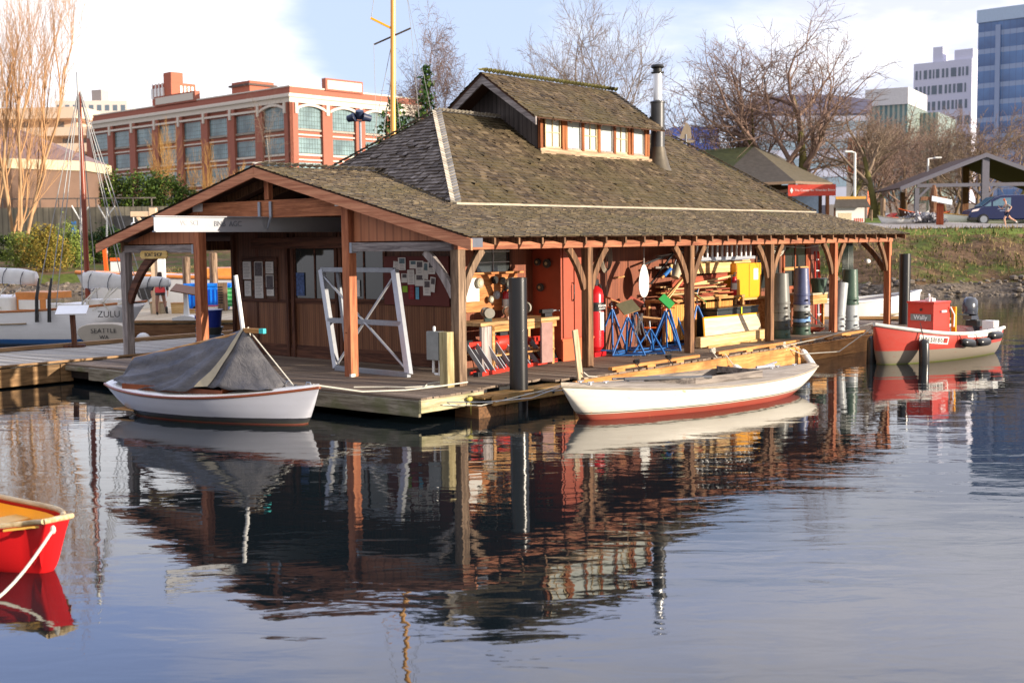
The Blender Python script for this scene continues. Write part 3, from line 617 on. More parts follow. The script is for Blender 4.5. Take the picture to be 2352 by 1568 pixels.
# steel piles
def pile(u, v, top, r, lab, nm='steel_pile'):
    p = thingB(nm, lab, 'pile', u, v, -1.0, group='black steel piles beside the shop dock'); m = MB()
    m.lathe([(r, 0), (r, top+1-.05), (r*1.01, top+1-.05), (r*1.01, top+1), (r*.93, top+1), (r*.93, top+.95), (0.0, top+.95)], n=40); m.build('shaft', M_pile, p, smooth=True); return p
pile(.73, -.96+.17, 2.40, .168, 'black steel pile rising in front of the workbench, left of the white wooden sailboat bow')
pile(19.35, -.42, 2.55, .165, 'black steel pile at the far end of the shop behind the red skiff bow')
# ---------------------------------------------------------------- porch contents
random.seed(5)
# power pedestal with short posts
pp = thingB('power_pedestal', 'grey electrical box on a short timber post beside the corner post', 'pedestal', -.27, .06, .45)
m = MB(); m.box(-.09, .09, -.10, .10, 0, 1.0); m.build('short_post', wood('pale_post', srgb(150, 136, 96), srgb(190, 176, 134), 'z'), pp, bevel=.01)
m = MB(); m.box(-.09, .09, .12, .42, .48, 1.0); m.build('box', plain('grey_enamel', srgb(132, 134, 132), .5), pp, bevel=.01)
m = MB(); m.tube([(0, .33, .48), (0, .33, .25), (0, .28, .22), (0, .2, .22)], .025); m.tube([(0, .18, .48), (0, .18, .2)], .02); m.lathe([(.02, 0), (.03, .05), (.02, .09)], (0, .3, 1.0)); m.build('conduit', M_white, pp, smooth=True)
# galvanised A-frame leaning on the middle post
fr = thingB('steel_trapezoid_frame', 'bright galvanised trapezoid frame with crossed braces chained to the middle porch post', 'frame', .58, 2.9, .45)
def cbm(m, a, b, w=.12, h=.09): m.beam(a, b, w, h, (1, 0, 0))
A0, A1, T0, T1 = (.05, 1.10, .05), (-.08, -1.12, .05), (.42, 1.95-0.03, 2.06), (.42, -.28, 2.06)
T0 = (.42, .92+.98, 2.06)
def lerp(a, b, t): return tuple(a[i]+(b[i]-a[i])*t for i in range(3))
for nm, a, b, w in (('upright', A0, T0, .12), ('upright', A1, T1, .14)):
    m = MB(); m.beam(a, b, w, .10, (1, 0, 0)); m.build(nm, M_alu, fr, bevel=.006)
m = MB(); m.beam(lerp(A0, A0, 0), A1, .10, .10, (1, 0, 0)); m.build('bottom_rail', M_steel, fr, bevel=.006)
m = MB(); m.beam(T0, T1, .10, .09, (1, 0, 0)); m.build('top_rail', M_steel, fr, bevel=.006)
m = MB(); m.beam(lerp(A0, T0, .48), lerp(A1, T1, .48), .10, .11, (1, 0, 0)); m.build('middle_rail', M_steel, fr, bevel=.006)
for a, b in ((lerp(A0, T0, .02), lerp(A1, T1, .96)), (lerp(A1, T1, .03), lerp(A0, T0, .95))):
    m = MB(); m.tube([a, b], .027, 12); m.build('cross_brace', M_alu, fr, smooth=True)
m = MB(); m.beam((.45, 1.15, .05), (.62, 1.62, 2.0), .08, .06, (1, 0, 0)); m.build('rear_upright', M_steel, fr, bevel=.004)
m = MB(); 
for i in range(16): a = lerp((.1, .75, .98), (-.72, -.05, .86), i/16); m.tube([a, (a[0]-.03, a[1]-.03, a[2]+rnd(-.02, .02))], .013, 5)
m.build('chain', plain('rusty_chain', srgb(110, 70, 50), .6, .5), fr)
# notice board with posters
nb = thingB('notice_board', 'dark red notice board covered with pinned leaflets on the shaded front wall', 'board', 2.12, 3.14, 2.21, -PI/2)
m = MB(); m.box(-.93, .95, .0, .04, -.47, .56); m.build('board', plain('maroon_board', srgb(104, 50, 46), .7, var=.08), nb, bevel=.004)
img1 = plain('boat_photo_print', srgb(96, 124, 134), .5, var=.7, scale=18); img2 = plain('dark_photo_print', srgb(92, 84, 88), .5, var=.8, scale=20)
def leaflet(x0, x1, z0, z1, lab, c=M_paper, pic=None, tilt=0, txt=True):
    x0, x1 = [(x-1668)/3.4588*.6125/FPX*24.6 for x in (x0, x1)]; z0, z1 = [-(z-596)/3.4588*.6125/FPX*24.6+.05 for z in (z0, z1)]
    xc, zc, w, h = (x0+x1)/2, (z0+z1)/2, abs(x1-x0)*1.22/2, abs(z1-z0)/2
    m = MB(); N = 4; vs = []
    for i in range(N+1): t = i/N*2-1; vs += [(w*t, -.004-.012*t*t*(1 if h > .05 else 0), -h), (w*t, -.004-.012*t*t, h)]
    m.add(vs, [(2*i, 2*i+2, 2*i+3, 2*i+1) for i in range(N)]); o = m.build('leaflet', c, None, loc=None)
    o.location = nb.matrix_basis @ Vector((xc, -.008, zc)) if False else Vector((0, 0, 0))
    M = Matrix.Translation(nb.location) @ Matrix.Rotation(nb.rotation_euler.z, 4, 'Z') @ Matrix.Translation((xc, -.008, zc)) @ Matrix.Rotation(tilt, 4, 'Y')
    o.matrix_world = M; tag(o, lab, 'leaflet', 'leaflets pinned to the notice board')
    if pic: m = MB(); m.box(-w*.8, w*.8, -.011, -.008, h*.05, h*.85); m.build('picture', pic, o)
    if txt:
        m = MB(); z = -.02 if pic else h*.75
        while z > -h*.85: m.box(-w*.7, w*rnd(.3, .75), -.0085, -.0065, z, z+.006); z -= .03
        m.build('printed_lines', plain('faint_print', srgb(120, 118, 124), .8, var=0), o)
leaflet(1370, 1490, 280, 455, 'cream leaflet with a blue boat picture, top left of the notice board', pic=img1)
leaflet(1272, 1365, 335, 440, 'small white leaflet with torn corner at the top left edge of the notice board', pic=None, tilt=.1)
leaflet(1590, 1705, 323, 432, 'small landscape card with blue photo near the top middle of the board', pic=img1, txt=False)
leaflet(1708, 1826, 325, 512, 'white sheet with dark boat photo hung high right of centre', pic=img2)
leaflet(1838, 1925, 345, 575, 'curled photo sheet in teal tones beside the wooden brace', pic=img1, tilt=.12, txt=False)
leaflet(1930, 2045, 340, 505, 'white leaflet half hidden behind the wooden brace', pic=img2)
leaflet(1425, 1520, 500, 625, 'small white card with grey photo strip, left of the letter sheet', pic=img2, txt=False)
leaflet(1545, 1656, 448, 650, 'curled cream letter sheet with small drawing in the middle of the board', tilt=-.03)
leaflet(1692, 1838, 510, 668, 'landscape print of a white rowing boat on the board', pic=img2, txt=False)
leaflet(1840, 1956, 587, 795, 'white sheet with two small photos at the lower right', pic=img2)
leaflet(1965, 2045, 545, 748, 'narrow curled strip of photos at the right edge of the board', pic=img2, tilt=.12, txt=False)
leaflet(1280, 1355, 560, 830, 'lavender tall sheet at the left edge partly behind the steel frame')
leaflet(1440, 1522, 672, 758, 'lime green square note on the notice board', plain('lime_paper', srgb(150, 190, 60), .8), txt=False)
leaflet(1558, 1648, 655, 850, 'red leaflet with yellow emblem on the notice board', plain('red_leaflet_paper', srgb(150, 40, 50), .8))
leaflet(1690, 1742, 683, 850, 'narrow light blue bookmark leaflet', plain('blue_leaflet_paper', srgb(110, 186, 220), .8), txt=True)
# papers in the glazed notice case
def paper(v0, v1, z0, z1, lab, pic=False):
    o = MB().box(0, v1-v0, -.006, 0, z0, z1).build('paper_notice', M_paper); o.matrix_world = Matrix.Translation(Bp(2.165, v1, .45)) @ Matrix.Rotation(HB-PI/2, 4, 'Z')
    tag(o, lab, 'notice', 'papers in the notice case')
    m = MB(); z = z1-.06
    while z > z0+.03:
        if not pic or z < (z0+z1)/2+.08: m.box(.03, (v1-v0)-rnd(.03, .1), -.009, -.006, z, z+.008)
        z -= .035
    m.build('printed_lines', plain('faint_print', srgb(120, 118, 124), .8, var=0), o)
    if pic: MB().box(.02, v1-v0-.02, -.009, -.006, z1-.34, z1-.02).build('picture', img2, o)
paper(8.62, 8.93, 1.78, 2.20, 'white typed notice at the upper left of the notice case'); paper(8.64, 8.88, 1.38, 1.74, 'white typed notice at the lower left of the notice case')
paper(8.19, 8.50, 1.34, 2.20, 'tall paper with photo on top in the middle of the notice case', True)
paper(7.80, 8.08, 1.92, 2.20, 'short typed notice at the upper right of the notice case'); paper(7.80, 8.08, 1.60, 1.89, 'paper with dark photo band at the right of the notice case', True); paper(7.80, 8.06, 1.40, 1.58, 'small printed slip at the lower right of the notice case')
o = MB().box(0, .28, -.006, 0, 1.42, 1.95).build('poster', plain('blue_collage', srgb(70, 96, 150), .5, var=.9, scale=14)); o.matrix_world = Matrix.Translation(Bp(2.17, 7.0, .45)) @ Matrix.Rotation(HB-PI/2, 4, 'Z'); tag(o, 'blue and white picture poster in the corner of the sliding door window', 'poster')
o = MB().box(0, .22, -.006, 0, 1.44, 1.80).build('paper_notice', M_paper); o.matrix_world = Matrix.Translation(Bp(2.17, 5.1, .45)) @ Matrix.Rotation(HB-PI/2, 4, 'Z'); tag(o, 'pale paper sheet taped low inside the window behind the middle post', 'notice')
# workbench
wb = thingB('workbench', 'rough wooden workbench with grey side board behind the corner post', 'workbench', 1.85, 1.05, .45)
m = MB(); m.box(-.05, 2.5, 0, .8, .93, 1.0); m.build('top', wood('bench_top_wood', srgb(170, 132, 88), srgb(212, 176, 126), 'x'), wb, bevel=.006)
m = MB(); m.box(0, .32, .02, .08, 0, .92); m.build('side_board', M_greyz, wb, bevel=.006)
for x, y in ((.3, .0), (2.3, .05), (2.3, .7), (.1, .7)): m = MB(); m.box(x, x+.08, y, y+.08, 0, .93); m.build('leg', M_pine2, wb, bevel=.004)
m = MB(); m.box(.3, 2.4, .05, .7, .30, .33); m.box(.3, 2.4, .0, .03, .80, .92); m.build('shelf', M_pine2, wb)
m = MB(); m.box(1.85, 2.25, -.01, .02, .05, .9); m.build('side_panel', plain('pinkish_panel', srgb(150, 116, 110), .7, var=.25), wb)
# panel on the wall with wheels
pn = thingB('pegboard', 'orange brown plywood panel on the porch wall holding grinding wheels', 'panel', 2.3, 1.93, .45)
m = MB(); m.box(0, 1.65, 0, .05, 1.15, 1.9); m.box(.0, 1.68, -.03, .05, 1.80, 1.93); m.box(-.02, 1.8, -.12, .06, 1.93, 1.97); m.build('plywood', wood('panel_ply', srgb(170, 104, 58), srgb(206, 142, 88), 'x'), pn)
def wheel(u, z, r, lab, c1=(150, 144, 130), c2=(196, 186, 150), v=1.86, th=.05):
    w = thingB('grinding_wheel', lab, 'wheel', u, v, .45+z, group='grinding and buffing wheels hung on the tool panel')
    m = MB(); m.lathe([(r, 0), (r, th*.7), (r*.92, th), (r*.45, th)], n=22, axis='y', tilt=Matrix.Rotation(PI, 3, 'Z')); m.build('rim', plain('wheel_%d_%d_%d' % c1, srgb(*c1), .8), w, smooth=True)
    m = MB(); m.lathe([(r*.46, th*.6), (r*.46, th+.01), (r*.12, th+.012), (.0, th+.012)], n=16, axis='y', tilt=Matrix.Rotation(PI, 3, 'Z')); m.build('hub', plain('hub_%d_%d_%d' % c2, srgb(*c2), .7), w, smooth=True)
WH = [(600, 710, 70, 'buff wheel with pale rim at the left of the tool panel', (150, 146, 130), (210, 200, 160)), (825, 665, 55, 'small black wheel near the top of the tool panel', (30, 30, 30), (20, 20, 20)),
 (940, 680, 55, 'grey cone shaped wheel between the black wheel and the large wheel', (110, 106, 96), (90, 84, 76)), (1045, 725, 78, 'largest grey wheel with white centre at the upper right of the panel', (120, 120, 112), (220, 220, 212)),
 (850, 885, 58, 'blue grey wheel below the black wheel', (150, 152, 158), (170, 172, 180)), (1045, 868, 50, 'white disc to the right of the hanging red extinguisher', (150, 140, 120), (226, 216, 190)), (765, 950, 48, 'open grey ring low on the panel above the grinders', (130, 126, 112), (200, 196, 170))]
for x, y, r, lab, a, b in WH:
    d = at((1640+x/3.92)*.6125, (880+y/3.92)*.6125, 10); C0 = Vector((0, 0, CAMZ)); dr = (d-C0); vv = Vector((-SU, CU, 0)); O3 = Bp(0, 1.88)
    t = (O3-C0).dot(vv)/dr.dot(vv); P = C0+dr*t - Bp(0, 0); u = P.x*CU+P.y*SU; wheel(u, P.z-.45, r/3.92*.6125/FPX*25.4*1.12, lab, a, b)
o = MB().box(0, .40, -.006, 0, 1.38, 1.86).build('paper_sheet', M_paper); o.matrix_world = Matrix.Translation(Bp(2.32, 1.89, .45)) @ Matrix.Rotation(HB, 4, 'Z'); tag(o, 'large sunlit white paper pinned left on the tool panel', 'paper')
def extinguisher(name, lab, u, v, z, s, hang=True, grp=None):
    e = thingB(name, lab, 'fire extinguisher', u, v, z); m = MB(); m.lathe([(.0, 0), (.075*s, .0), (.085*s, .02*s), (.085*s, .42*s), (.06*s, .50*s), (.03*s, .52*s)], n=20); m.build('cylinder', M_redext, e, smooth=True)
    m = MB(); m.lathe([(.087*s, .16*s), (.087*s, .34*s)], n=20); m.build('label', M_paper, e, smooth=True)
    m = MB(); m.lathe([(.03*s, .52*s), (.03*s, .58*s)], n=10); m.box(-.02*s, .12*s, -.012*s, .012*s, .60*s, .63*s); m.box(-.02*s, .11*s, -.012*s, .012*s, .56*s, .575*s); m.tube([(-.02*s, 0, .57*s), (-.13*s, 0, .5*s), (-.12*s, 0, .2*s)], .012*s); m.build('valve', M_black, e); return e
extinguisher('fire_extinguisher', 'red fire extinguisher hung on the tool panel above the grinders', 3.47, 1.80, 1.52, .95)
def grinder(u, v, lab, body, s=1.0, rz=0.0):
    g = thingB('bench_grinder', lab, 'bench grinder', u, v, 1.452, rz, 'bench grinders on the workbench'); m = MB()
    m.poly([(-.12*s, -.09*s, 0), (.12*s, -.09*s, 0), (.07*s, -.09*s, .12*s), (-.07*s, -.09*s, .12*s)], (0, .18*s, 0)); m.build('base', body, g, bevel=.006)
    m = MB(); m.lathe([(.03, -.20*s), (.10*s, -.18*s), (.13*s, -.1*s), (.13*s, .1*s), (.10*s, .18*s), (.03, .2*s)], (0, 0, .22*s), n=20, axis='x'); m.build('motor', body, g, smooth=True)
    for sx in (-1, 1): m = MB(); m.lathe([(.02, -.03), (.13*s, -.03), (.13*s, .03), (.02, .03)], (sx*.27*s, 0, .22*s), n=20, axis='x'); m.tube([(sx*.18*s, 0, .22*s), (sx*.25*s, 0, .22*s)], .02); m.build('stone', plain('grey_stone', srgb(150, 146, 136), .8), g, smooth=True)
    return g
grinder(2.3, 1.3, 'dark grinder with grey green housing at the left end of the workbench', plain('grey_green_enamel', srgb(66, 80, 78), .4), .8, .9)
grinder(3.0, 1.3, 'pinkish white grinder in the middle of the workbench', plain('pale_pink_enamel', srgb(206, 176, 160), .4), .75, 1.0)
grinder(3.6, 1.5, 'black grinder with pale disc beside the steel pile', M_black, .9, .2)
cpr = thingB('air_compressor', 'orange red portable compressor under the workbench', 'compressor', 2.75, 1.35, .80)
m = MB(); m.lathe([(.0, -.25), (.15, -.22), (.17, -.1), (.17, .1), (.15, .22), (0, .25)], (0, 0, .19), n=20, axis='x'); m.build('tank', M_red, cpr, smooth=True)
m = MB(); m.box(-.12, .12, -.1, .1, .34, .44); m.tube([(-.2, 0, .3), (-.1, 0, .48), (.1, 0, .48), (.2, 0, .3)], .012); m.build('pump', M_black, cpr)
hz = MB()
for i in range(5): hz.tube([(.16*math.cos(t/3+i)*1.3, .10*math.sin(t/3+i), .03*i+.02+.01*math.sin(t)) for t in range(20)], .014, 6)
o = hz.build('air_hose', plain('blue_hose', srgb(36, 62, 140), .4), None, smooth=True); o.matrix_world = Matrix.Translation(Bp(3.1, 1.25, .80)) @ Matrix.Rotation(HB, 4, 'Z'); tag(o, 'coiled blue air hose on the lower shelf of the workbench', 'hose')
jar = thingB('tool_box', 'black tool box with silver trim on the bench shelf left of the compressor', 'tool box', 2.35, 1.3, .80); m = MB(); m.box(-.15, .2, -.1, .1, 0, .15); m.build('body', M_black, jar, bevel=.01); m = MB(); m.tube([(-.08, 0, .15), (-.05, 0, .2), (.1, 0, .2), (.13, 0, .15)], .01); m.build('handle', M_steel, jar)
vs_ = thingB('bench_vise', 'dark steel vise on the right end of the workbench', 'vise', 4.1, 1.2, 1.452); m = MB(); m.box(-.12, .12, -.06, .06, 0, .08); m.box(-.2, .18, -.05, .05, .08, .16); m.build('body', M_black, vs_, bevel=.006); m = MB(); m.tube([(.18, 0, .12), (.34, 0, .12)], .016); m.tube([(.32, -.1, .12), (.32, .1, .12)], .01); m.build('handle', M_alu, vs_)
# step ladders on their sides
def ladder(lab, u, v, rz, L=3.0, tone=M_red, grp=None):
    l = thingB('step_ladder', lab, 'step ladder', u, v, .45, rz, 'red step ladders lying on the deck'); 
    a = R(22)
    P = lambda x, t, y=0: (x, y + t*math.sin(a)*.0 + t*.30, t*math.cos(a)*.62+.03)
    for t in (0, 1): m = MB(); m.beam(P(0, t), P(L, t*1.0 if t == 0 else .82), .035, .09, (0, 0, 1)); m.build('rail', tone, l, bevel=.004)
    for i in range(8):
        x = .22+i*(L-.4)/8; k = 1-.18*x/L; m = MB(); m.beam(P(x, .02), P(x-.05-.15, k), .09, .025, (1, 0, 0)); m.build('step', M_alu, l)
        
    for x in (.0,): m = MB(); m.box(-.1, .06, -.05, .07, 0, .09); m.box(-.2, .08, .25, .42, .5, .66); m.build('foot', M_black, l, bevel=.01)
    m = MB(); m.poly([P(L-.25, .0, -.03), P(L+.12, .0, -.03), P(L-.02, .84, -.03), P(L-.3, .84, -.03)], (0, .03, 0)); m.build('top_cap', M_black, l, bevel=.006)
    for t in (0, .9): m = MB(); m.beam((.1, .26+.1*t, .04+.55*t), (L-.1, .22+.1*t, .04+.42*t), .03, .06); m.build('rear_rail', tone, l)
    return l
ladder('red fibreglass step ladder lying on its side in front of the workbench, nearest the water', 1.35, .72, .18, 3.3)
ladder('second red step ladder lying behind the nearest one under the bench', 1.75, 1.0, .14, 3.0)
# locker
lk = thingB('tall_locker', 'tall red brown painted locker with double doors between bench and fire cylinder', 'locker', 4.63, 1.2, .45)
m = MB(); m.box(0, 1.12, .02, .8, .05, 2.7); m.build('body', M_locker, lk, bevel=.004)
for a, b in ((.06, .42), (.46, 1.08)): m = MB(); m.box(a, b, -.01, .02, .5, 2.62); m.build('door', M_locker, lk, bevel=.004)
m = MB(); m.box(0, 1.12, -.03, .02, 0, .44); m.box(-.03, 1.14, -.04, .02, .44, .48); m.build('lower_drawer', plain('orange_brown_locker_paint', srgb(204, 96, 56), .5, var=.1), lk, bevel=.004)
m = MB(); m.tube([(.36, -.03, 1.3), (.36, -.07, 1.35), (.36, -.07, 1.65), (.36, -.03, 1.7)], .015); m.build('handle', M_black, lk)
for y, z, r in ((.62, 2.15, .08), (.36, 2.12, .1), (.55, 1.6, .09)):
    w = thingB('grinding_wheel', {2.15: 'small pale hubbed wheel hung high on the dark side of the locker', 2.12: 'larger hubbed wheel beside the small one on the locker side', 1.6: 'black wheel hung lower on the locker side'}[z], 'wheel', 4.60, 1.2+y, .45+z, group='wheels on the locker side')
    m = MB(); m.lathe([(r, 0), (r, .04), (r*.4, .05), (.0, .05)], n=18, axis='x', tilt=Matrix.Rotation(PI, 3, 'Z')); m.build('disc', plain('grey_disc', srgb(70, 70, 66), .8), w, smooth=True)
    m = MB(); m.lathe([(r*.35, .0), (r*.35, .06), (.0, .06)], n=12, axis='x', tilt=Matrix.Rotation(PI, 3, 'Z')); m.build('hub', plain('cream_hub', srgb(190, 176, 130), .8), w)
# big wheeled cylinder
bx = thingB('large_fire_extinguisher', 'man-high bright red fire extinguisher cylinder standing beside the locker', 'fire extinguisher', 6.05, 1.35, .45)
m = MB(); m.lathe([(0, .1), (.12, .12), (.2, .22), (.2, 1.38), (.17, 1.5), (.08, 1.58), (.05, 1.6)], n=28); m.build('cylinder', M_redext, bx, smooth=True)
m = MB(); m.lathe([(.202, 1.02), (.202, 1.22)], n=28); m.build('black_label', M_black, bx, smooth=True)
m = MB(); m.lathe([(.2025, .55), (.2025, .95)], n=28); mm = MB(); mm.box(-.07, .06, -.206, -.19, .6, 1.0); mm.build('white_label', M_paper, bx)
text('POWDER', .07, M_whiteink, bx, (.0, -.206, 1.14), (PI/2, 0, 0), ext=.001); m = MB(); m.box(-.12, .12, -.2065, -.2, 1.075, 1.085); m.build('label_line', M_whiteink, bx)
m = MB(); m.lathe([(.05, 1.58), (.05, 1.68), (.03, 1.7)], n=12); m.box(-.14, .14, -.02, .02, 1.66, 1.72); m.lathe([(.055, 0), (.055, .04), (0, .04)], (-.06, -.1, 1.64), n=14, axis='y'); m.tube([(.06, 0, 1.66), (.2, -.02, 1.6), (.25, -.03, 1.2), (.22, -.05, .9)], .016); m.build('valve', M_black, bx)
m = MB(); m.box(-.22, .22, -.15, .15, 0, .1); m.box(-.2, -.16, .0, .04, .1, 1.7); m.build('cart', M_redext, bx)
hs = thingB('hose_reel', 'pale round hose reel cover hung above the red fire cylinder', 'hose reel', 6.35, 1.75, 2.35); m = MB(); m.lathe([(.19, 0), (.19, .08), (.15, .12), (0, .12)], n=22, axis='y', tilt=Matrix.Rotation(PI, 3, 'Z')); m.build('cover', M_tan, hs, smooth=True); m = MB(); m.box(-.1, .1, -.1, 0, -.4, -.15); m.build('bracket', plain('white_box', srgb(190, 186, 170), .6), hs, bevel=.01)
# coil of cable, hook, paddle
m = MB()
for i in range(5): r = .2+.012*i; m.tube([(r*math.sin(t*PI/12)*.75 + .01*i, -.03*i*.4, -r*math.cos(t*PI/12)*1.25+.03*i) for t in range(25)], .013, 6)
m.tube([(.05, -.02, .35), (.04, -.02, -.3), (.08, -.02, -1.35)], .012, 6)
o = m.build('cable_coil', plain('grey_cable', srgb(150, 140, 124), .6), None, smooth=True); o.matrix_world = Matrix.Translation(Bp(7.22, 1.9, 2.55)) @ Matrix.Rotation(HB, 4, 'Z'); tag(o, 'grey cable coil hung on the red wall left of the white paddle', 'cable')
pd = thingB('white_oar', 'oar with big white egg shaped blade hung blade down on the red wall', 'oar', 8.44, 1.62, .45)
m = MB(); N = 24; pts = []
for i in range(N): t = 2*PI*i/N; x = .215*math.sin(t)*(1+.22*math.cos(t)); z = -.0-.40*math.cos(t); pts.append((x, 0, z))
m.poly([(x, -.012, z+1.62) for x, _, z in pts], (0, .024, 0)); m.build('blade', M_white, pd, bevel=.005)
m = MB(); m.tube([(0, 0, 1.93), (0, 0, 2.6)], .02); m.tube([(0, 0, 1.28), (0, 0, 1.0)], .018); m.build('shaft', M_greyz, pd, smooth=True)
mt = thingB('tool_hook', 'short yellow handled hook on the red wall left of the oar blade', 'hook', 7.75, 1.93, .45+1.72); m = MB(); m.tube([(-.1, 0, 0), (.05, -.08, 0), (.16, -.1, .02)], .022); m.build('handle', M_pine2, mt, smooth=True)
# boat stands
M_chain = plain('silver_chain', srgb(170, 168, 164), .35, .8)
def stand(u, v, rz, pad, lab, h=.75, tilt=.5, s=1.0):
    st = thingB('boat_stand', lab, 'boat stand', u, v, .45, rz, 'blue tripod boat stands stored on the porch')
    top = Vector((0, 0, h)); 
    for k in range(3):
        a = 2*PI*k/3+.4; f = Vector((.42*math.cos(a)*s, .42*math.sin(a)*s, .025)); m = MB(); m.tube([top+Vector((.02*math.cos(a), .02*math.sin(a), 0)), f], .024, 10); m.build('leg', M_blue, st, smooth=True)
    m = MB(); ft = [Vector((.42*math.cos(2*PI*k/3+.4)*s, .42*math.sin(2*PI*k/3+.4)*s, .03)) for k in range(3)]
    for k in range(3): m.tube([ft[k], ft[(k+1) % 3]], .018, 8)
    m.build('base_ring', M_blue, st, smooth=True)
    m = MB(); m.tube([top-Vector((0, 0, .05)), top+Vector((.02, 0, .2))], .02, 10); m.build('screw', M_steel, st, smooth=True)
    m = MB(); m.tube([top+Vector((-.14, 0, .05)), top+Vector((.14, .02, .05))], .014, 8); m.build('wing_nut', M_orange, st)
    m = MB(); T = Matrix.Translation(top+Vector((.02, 0, .22))) @ Matrix.Rotation(rnd(-.6, .6), 4, 'Z') @ Matrix.Rotation(tilt, 4, 'X') @ Matrix.Rotation(-tilt*.45, 4, 'Y')
    m.box(-.22, .22, -.17, .17, 0, .02); m.xf(T); m.build('pad_board', M_pine2, st); m = MB(); m.box(-.225, .225, -.175, .175, .021, .036); m.xf(T); m.build('pad', pad, st); return st
stand(6.55, .80, .3, plain('olive_pad', srgb(96, 92, 70), .9), 'boat stand with olive brown pad and chains, nearest the red fire cylinder', .86, .7)
stand(7.0, 1.55, 1.3, M_redpad, 'boat stand with tilted red pad against the wall under the cable coil', 1.0, .35)
stand(7.9, 1.5, .9, M_redpad, 'boat stand with dull red pad below the white oar', .9, .45)
stand(8.05, .75, .1, M_green, 'boat stand with bright green pad in the middle of the group', .92, .75)
stand(8.75, 1.1, 1.9, M_redpad, 'boat stand with pale red pad right of the bright green one', .92, .3)
stand(9.45, 1.45, 2.4, M_redpad, 'boat stand partly hidden behind the third porch post', .95, .3)
stand(9.95, 1.05, .6, M_green, 'boat stand with green pad right of the third porch post', .95, .6)
stand(7.2, .62, 2.1, plain('bare_pad', srgb(150, 120, 92), .9), 'boat stand lying lower between the olive and green pad ones', .55, .3)
stand(10.55, 1.55, 1.2, plain('sky_blue_pad', srgb(60, 130, 190), .7), 'boat stand with blue pad behind the black chest', 1.0, -.9)
m = MB(); pts = [(6.3, .5), (6.8, .35), (7.5, .42), (8.4, .35), (9.1, .55)]
for i in range(70):
    t = i/70*(len(pts)-1); k = min(int(t), len(pts)-2); f = t-k; x = pts[k][0]*(1-f)+pts[k+1][0]*f; y = pts[k][1]*(1-f)+pts[k+1][1]*f+.03*math.sin(i*.8); m.tube([(x, y, .015+.01*(i % 2)), (x+.045, y+.01, .02)], .011, 5)
for j in range(5):
    for i in range(22): t = i/22; x = 6.5+.08*j+.1*math.sin(t*3+j); z = .95-.75*t+.3*abs(math.sin(j*1.7))*t; m.tube([(x, .62-.02*j, z), (x+.012, .60-.02*j, z-.03)], .01, 5)
o = m.build('chain', M_chain, None); o.matrix_world = Matrix.Translation(Bp(0, 0, .45)) @ Matrix.Rotation(HB, 4, 'Z'); tag(o, 'silver chain looped over the first boat stand and trailing along the deck', 'chain')
# lumber rack
rk = thingB('lumber_rack', 'low slatted rack under the piled lumber by the red wall', 'rack', 8.9, 1.3, .45)
m = MB(); m.box(0, 3.9, .0, .6, 1.06, 1.12); m.build('shelf', M_pine2, rk); 
for i, x in enumerate((.02, 1.3, 2.6, 3.82)): m = MB(); m.box(x, x+.08, .02, .10, 0, 1.06); m.box(x, x+.08, .5, .58, 0, 1.06); m.build('leg', M_pine2, rk)
m = MB()
for i in range(16): m.box(.1+i*.085, .1+i*.085+.07, .0, .03, .12, 1.0)
for i in range(16): m.box(1.9+i*.085, 1.97+i*.085, .0, .03, .4, 1.0)
m.build('slats', wood('orange_slats', srgb(190, 126, 58), srgb(230, 170, 92), 'z'), rk)
tones = [M_pine2, M_yw, wood('red_lumber', srgb(132, 58, 40), srgb(168, 84, 58), 'x'), wood('tan_lumber', srgb(176, 140, 96), srgb(206, 172, 128), 'x'), M_pine2]
def plank(u0, v, z, L, w, t, rz, tilt, mt, lab):
    o = MB().box(0, L, -w/2, w/2, -t/2, t/2).build('lumber', mt, None, bevel=.003); o.matrix_world = Matrix.Translation(Bp(u0, v, .45+z)) @ Matrix.Rotation(HB+rz, 4, 'Z') @ Matrix.Rotation(-tilt, 4, 'Y'); return tag(o, lab, 'lumber', 'loose lumber on the rack')
pos = ['at the left', 'beside the white oar', 'in the middle', 'behind the third post', 'at the right', 'next to the yellow cabinet']
ad = ['long pale', 'short orange', 'reddish', 'thin tan', 'thick brown', 'split honey coloured', 'narrow grey']
k = 0
for lay in range(9):
    for j in range(3):
        u0 = 8.7+rnd(0, 2.2); L = rnd(.9, 2.0); z = 1.14+lay*.042
        plank(u0, 1.35+j*.18+rnd(-.04, .04), z, min(L, 12.3-u0), rnd(.1, .17), rnd(.025, .038), rnd(-.07, .07), rnd(-.012, .012), random.choice(tones), '%s plank in the %s layer of the lumber pile, %s row' % (ad[(lay*3+j) % 7], ('lowest', 'second', 'third', 'fourth', 'fifth', 'sixth', 'seventh', 'eighth', 'topmost')[lay], ('front', 'middle', 'back')[j]))
plank(8.6, 1.2, 1.12, 1.5, .06, .03, .0, .52, M_pine2, 'thin stick slanting up right of the white oar'); plank(8.75, 1.3, 1.0, 1.5, .07, .03, .0, .6, M_yw, 'steeper slanting stick behind the thin one')
plank(9.5, 1.55, 1.86, 3.0, .05, .26, 0, .0, M_yw, 'wide pale board standing on edge at the top of the rack'); plank(9.5, 1.5, 1.50, 2.7, .04, .20, 0, .05, tones[2], 'dark red board lying at a slope over the pile')
plank(10.1, 1.45, 1.45, 2.3, .08, .05, 0, .08, M_yw, 'sunlit lath lying above the red board'); plank(8.5, 1.7, 2.0, 2.2, .05, .05, 0, .2, M_black, 'black pipe leaning high above the oar'); plank(8.9, 1.6, 1.93, 1.9, .05, .05, 0, -.02, M_greyx, 'grey bar on the wall brackets')
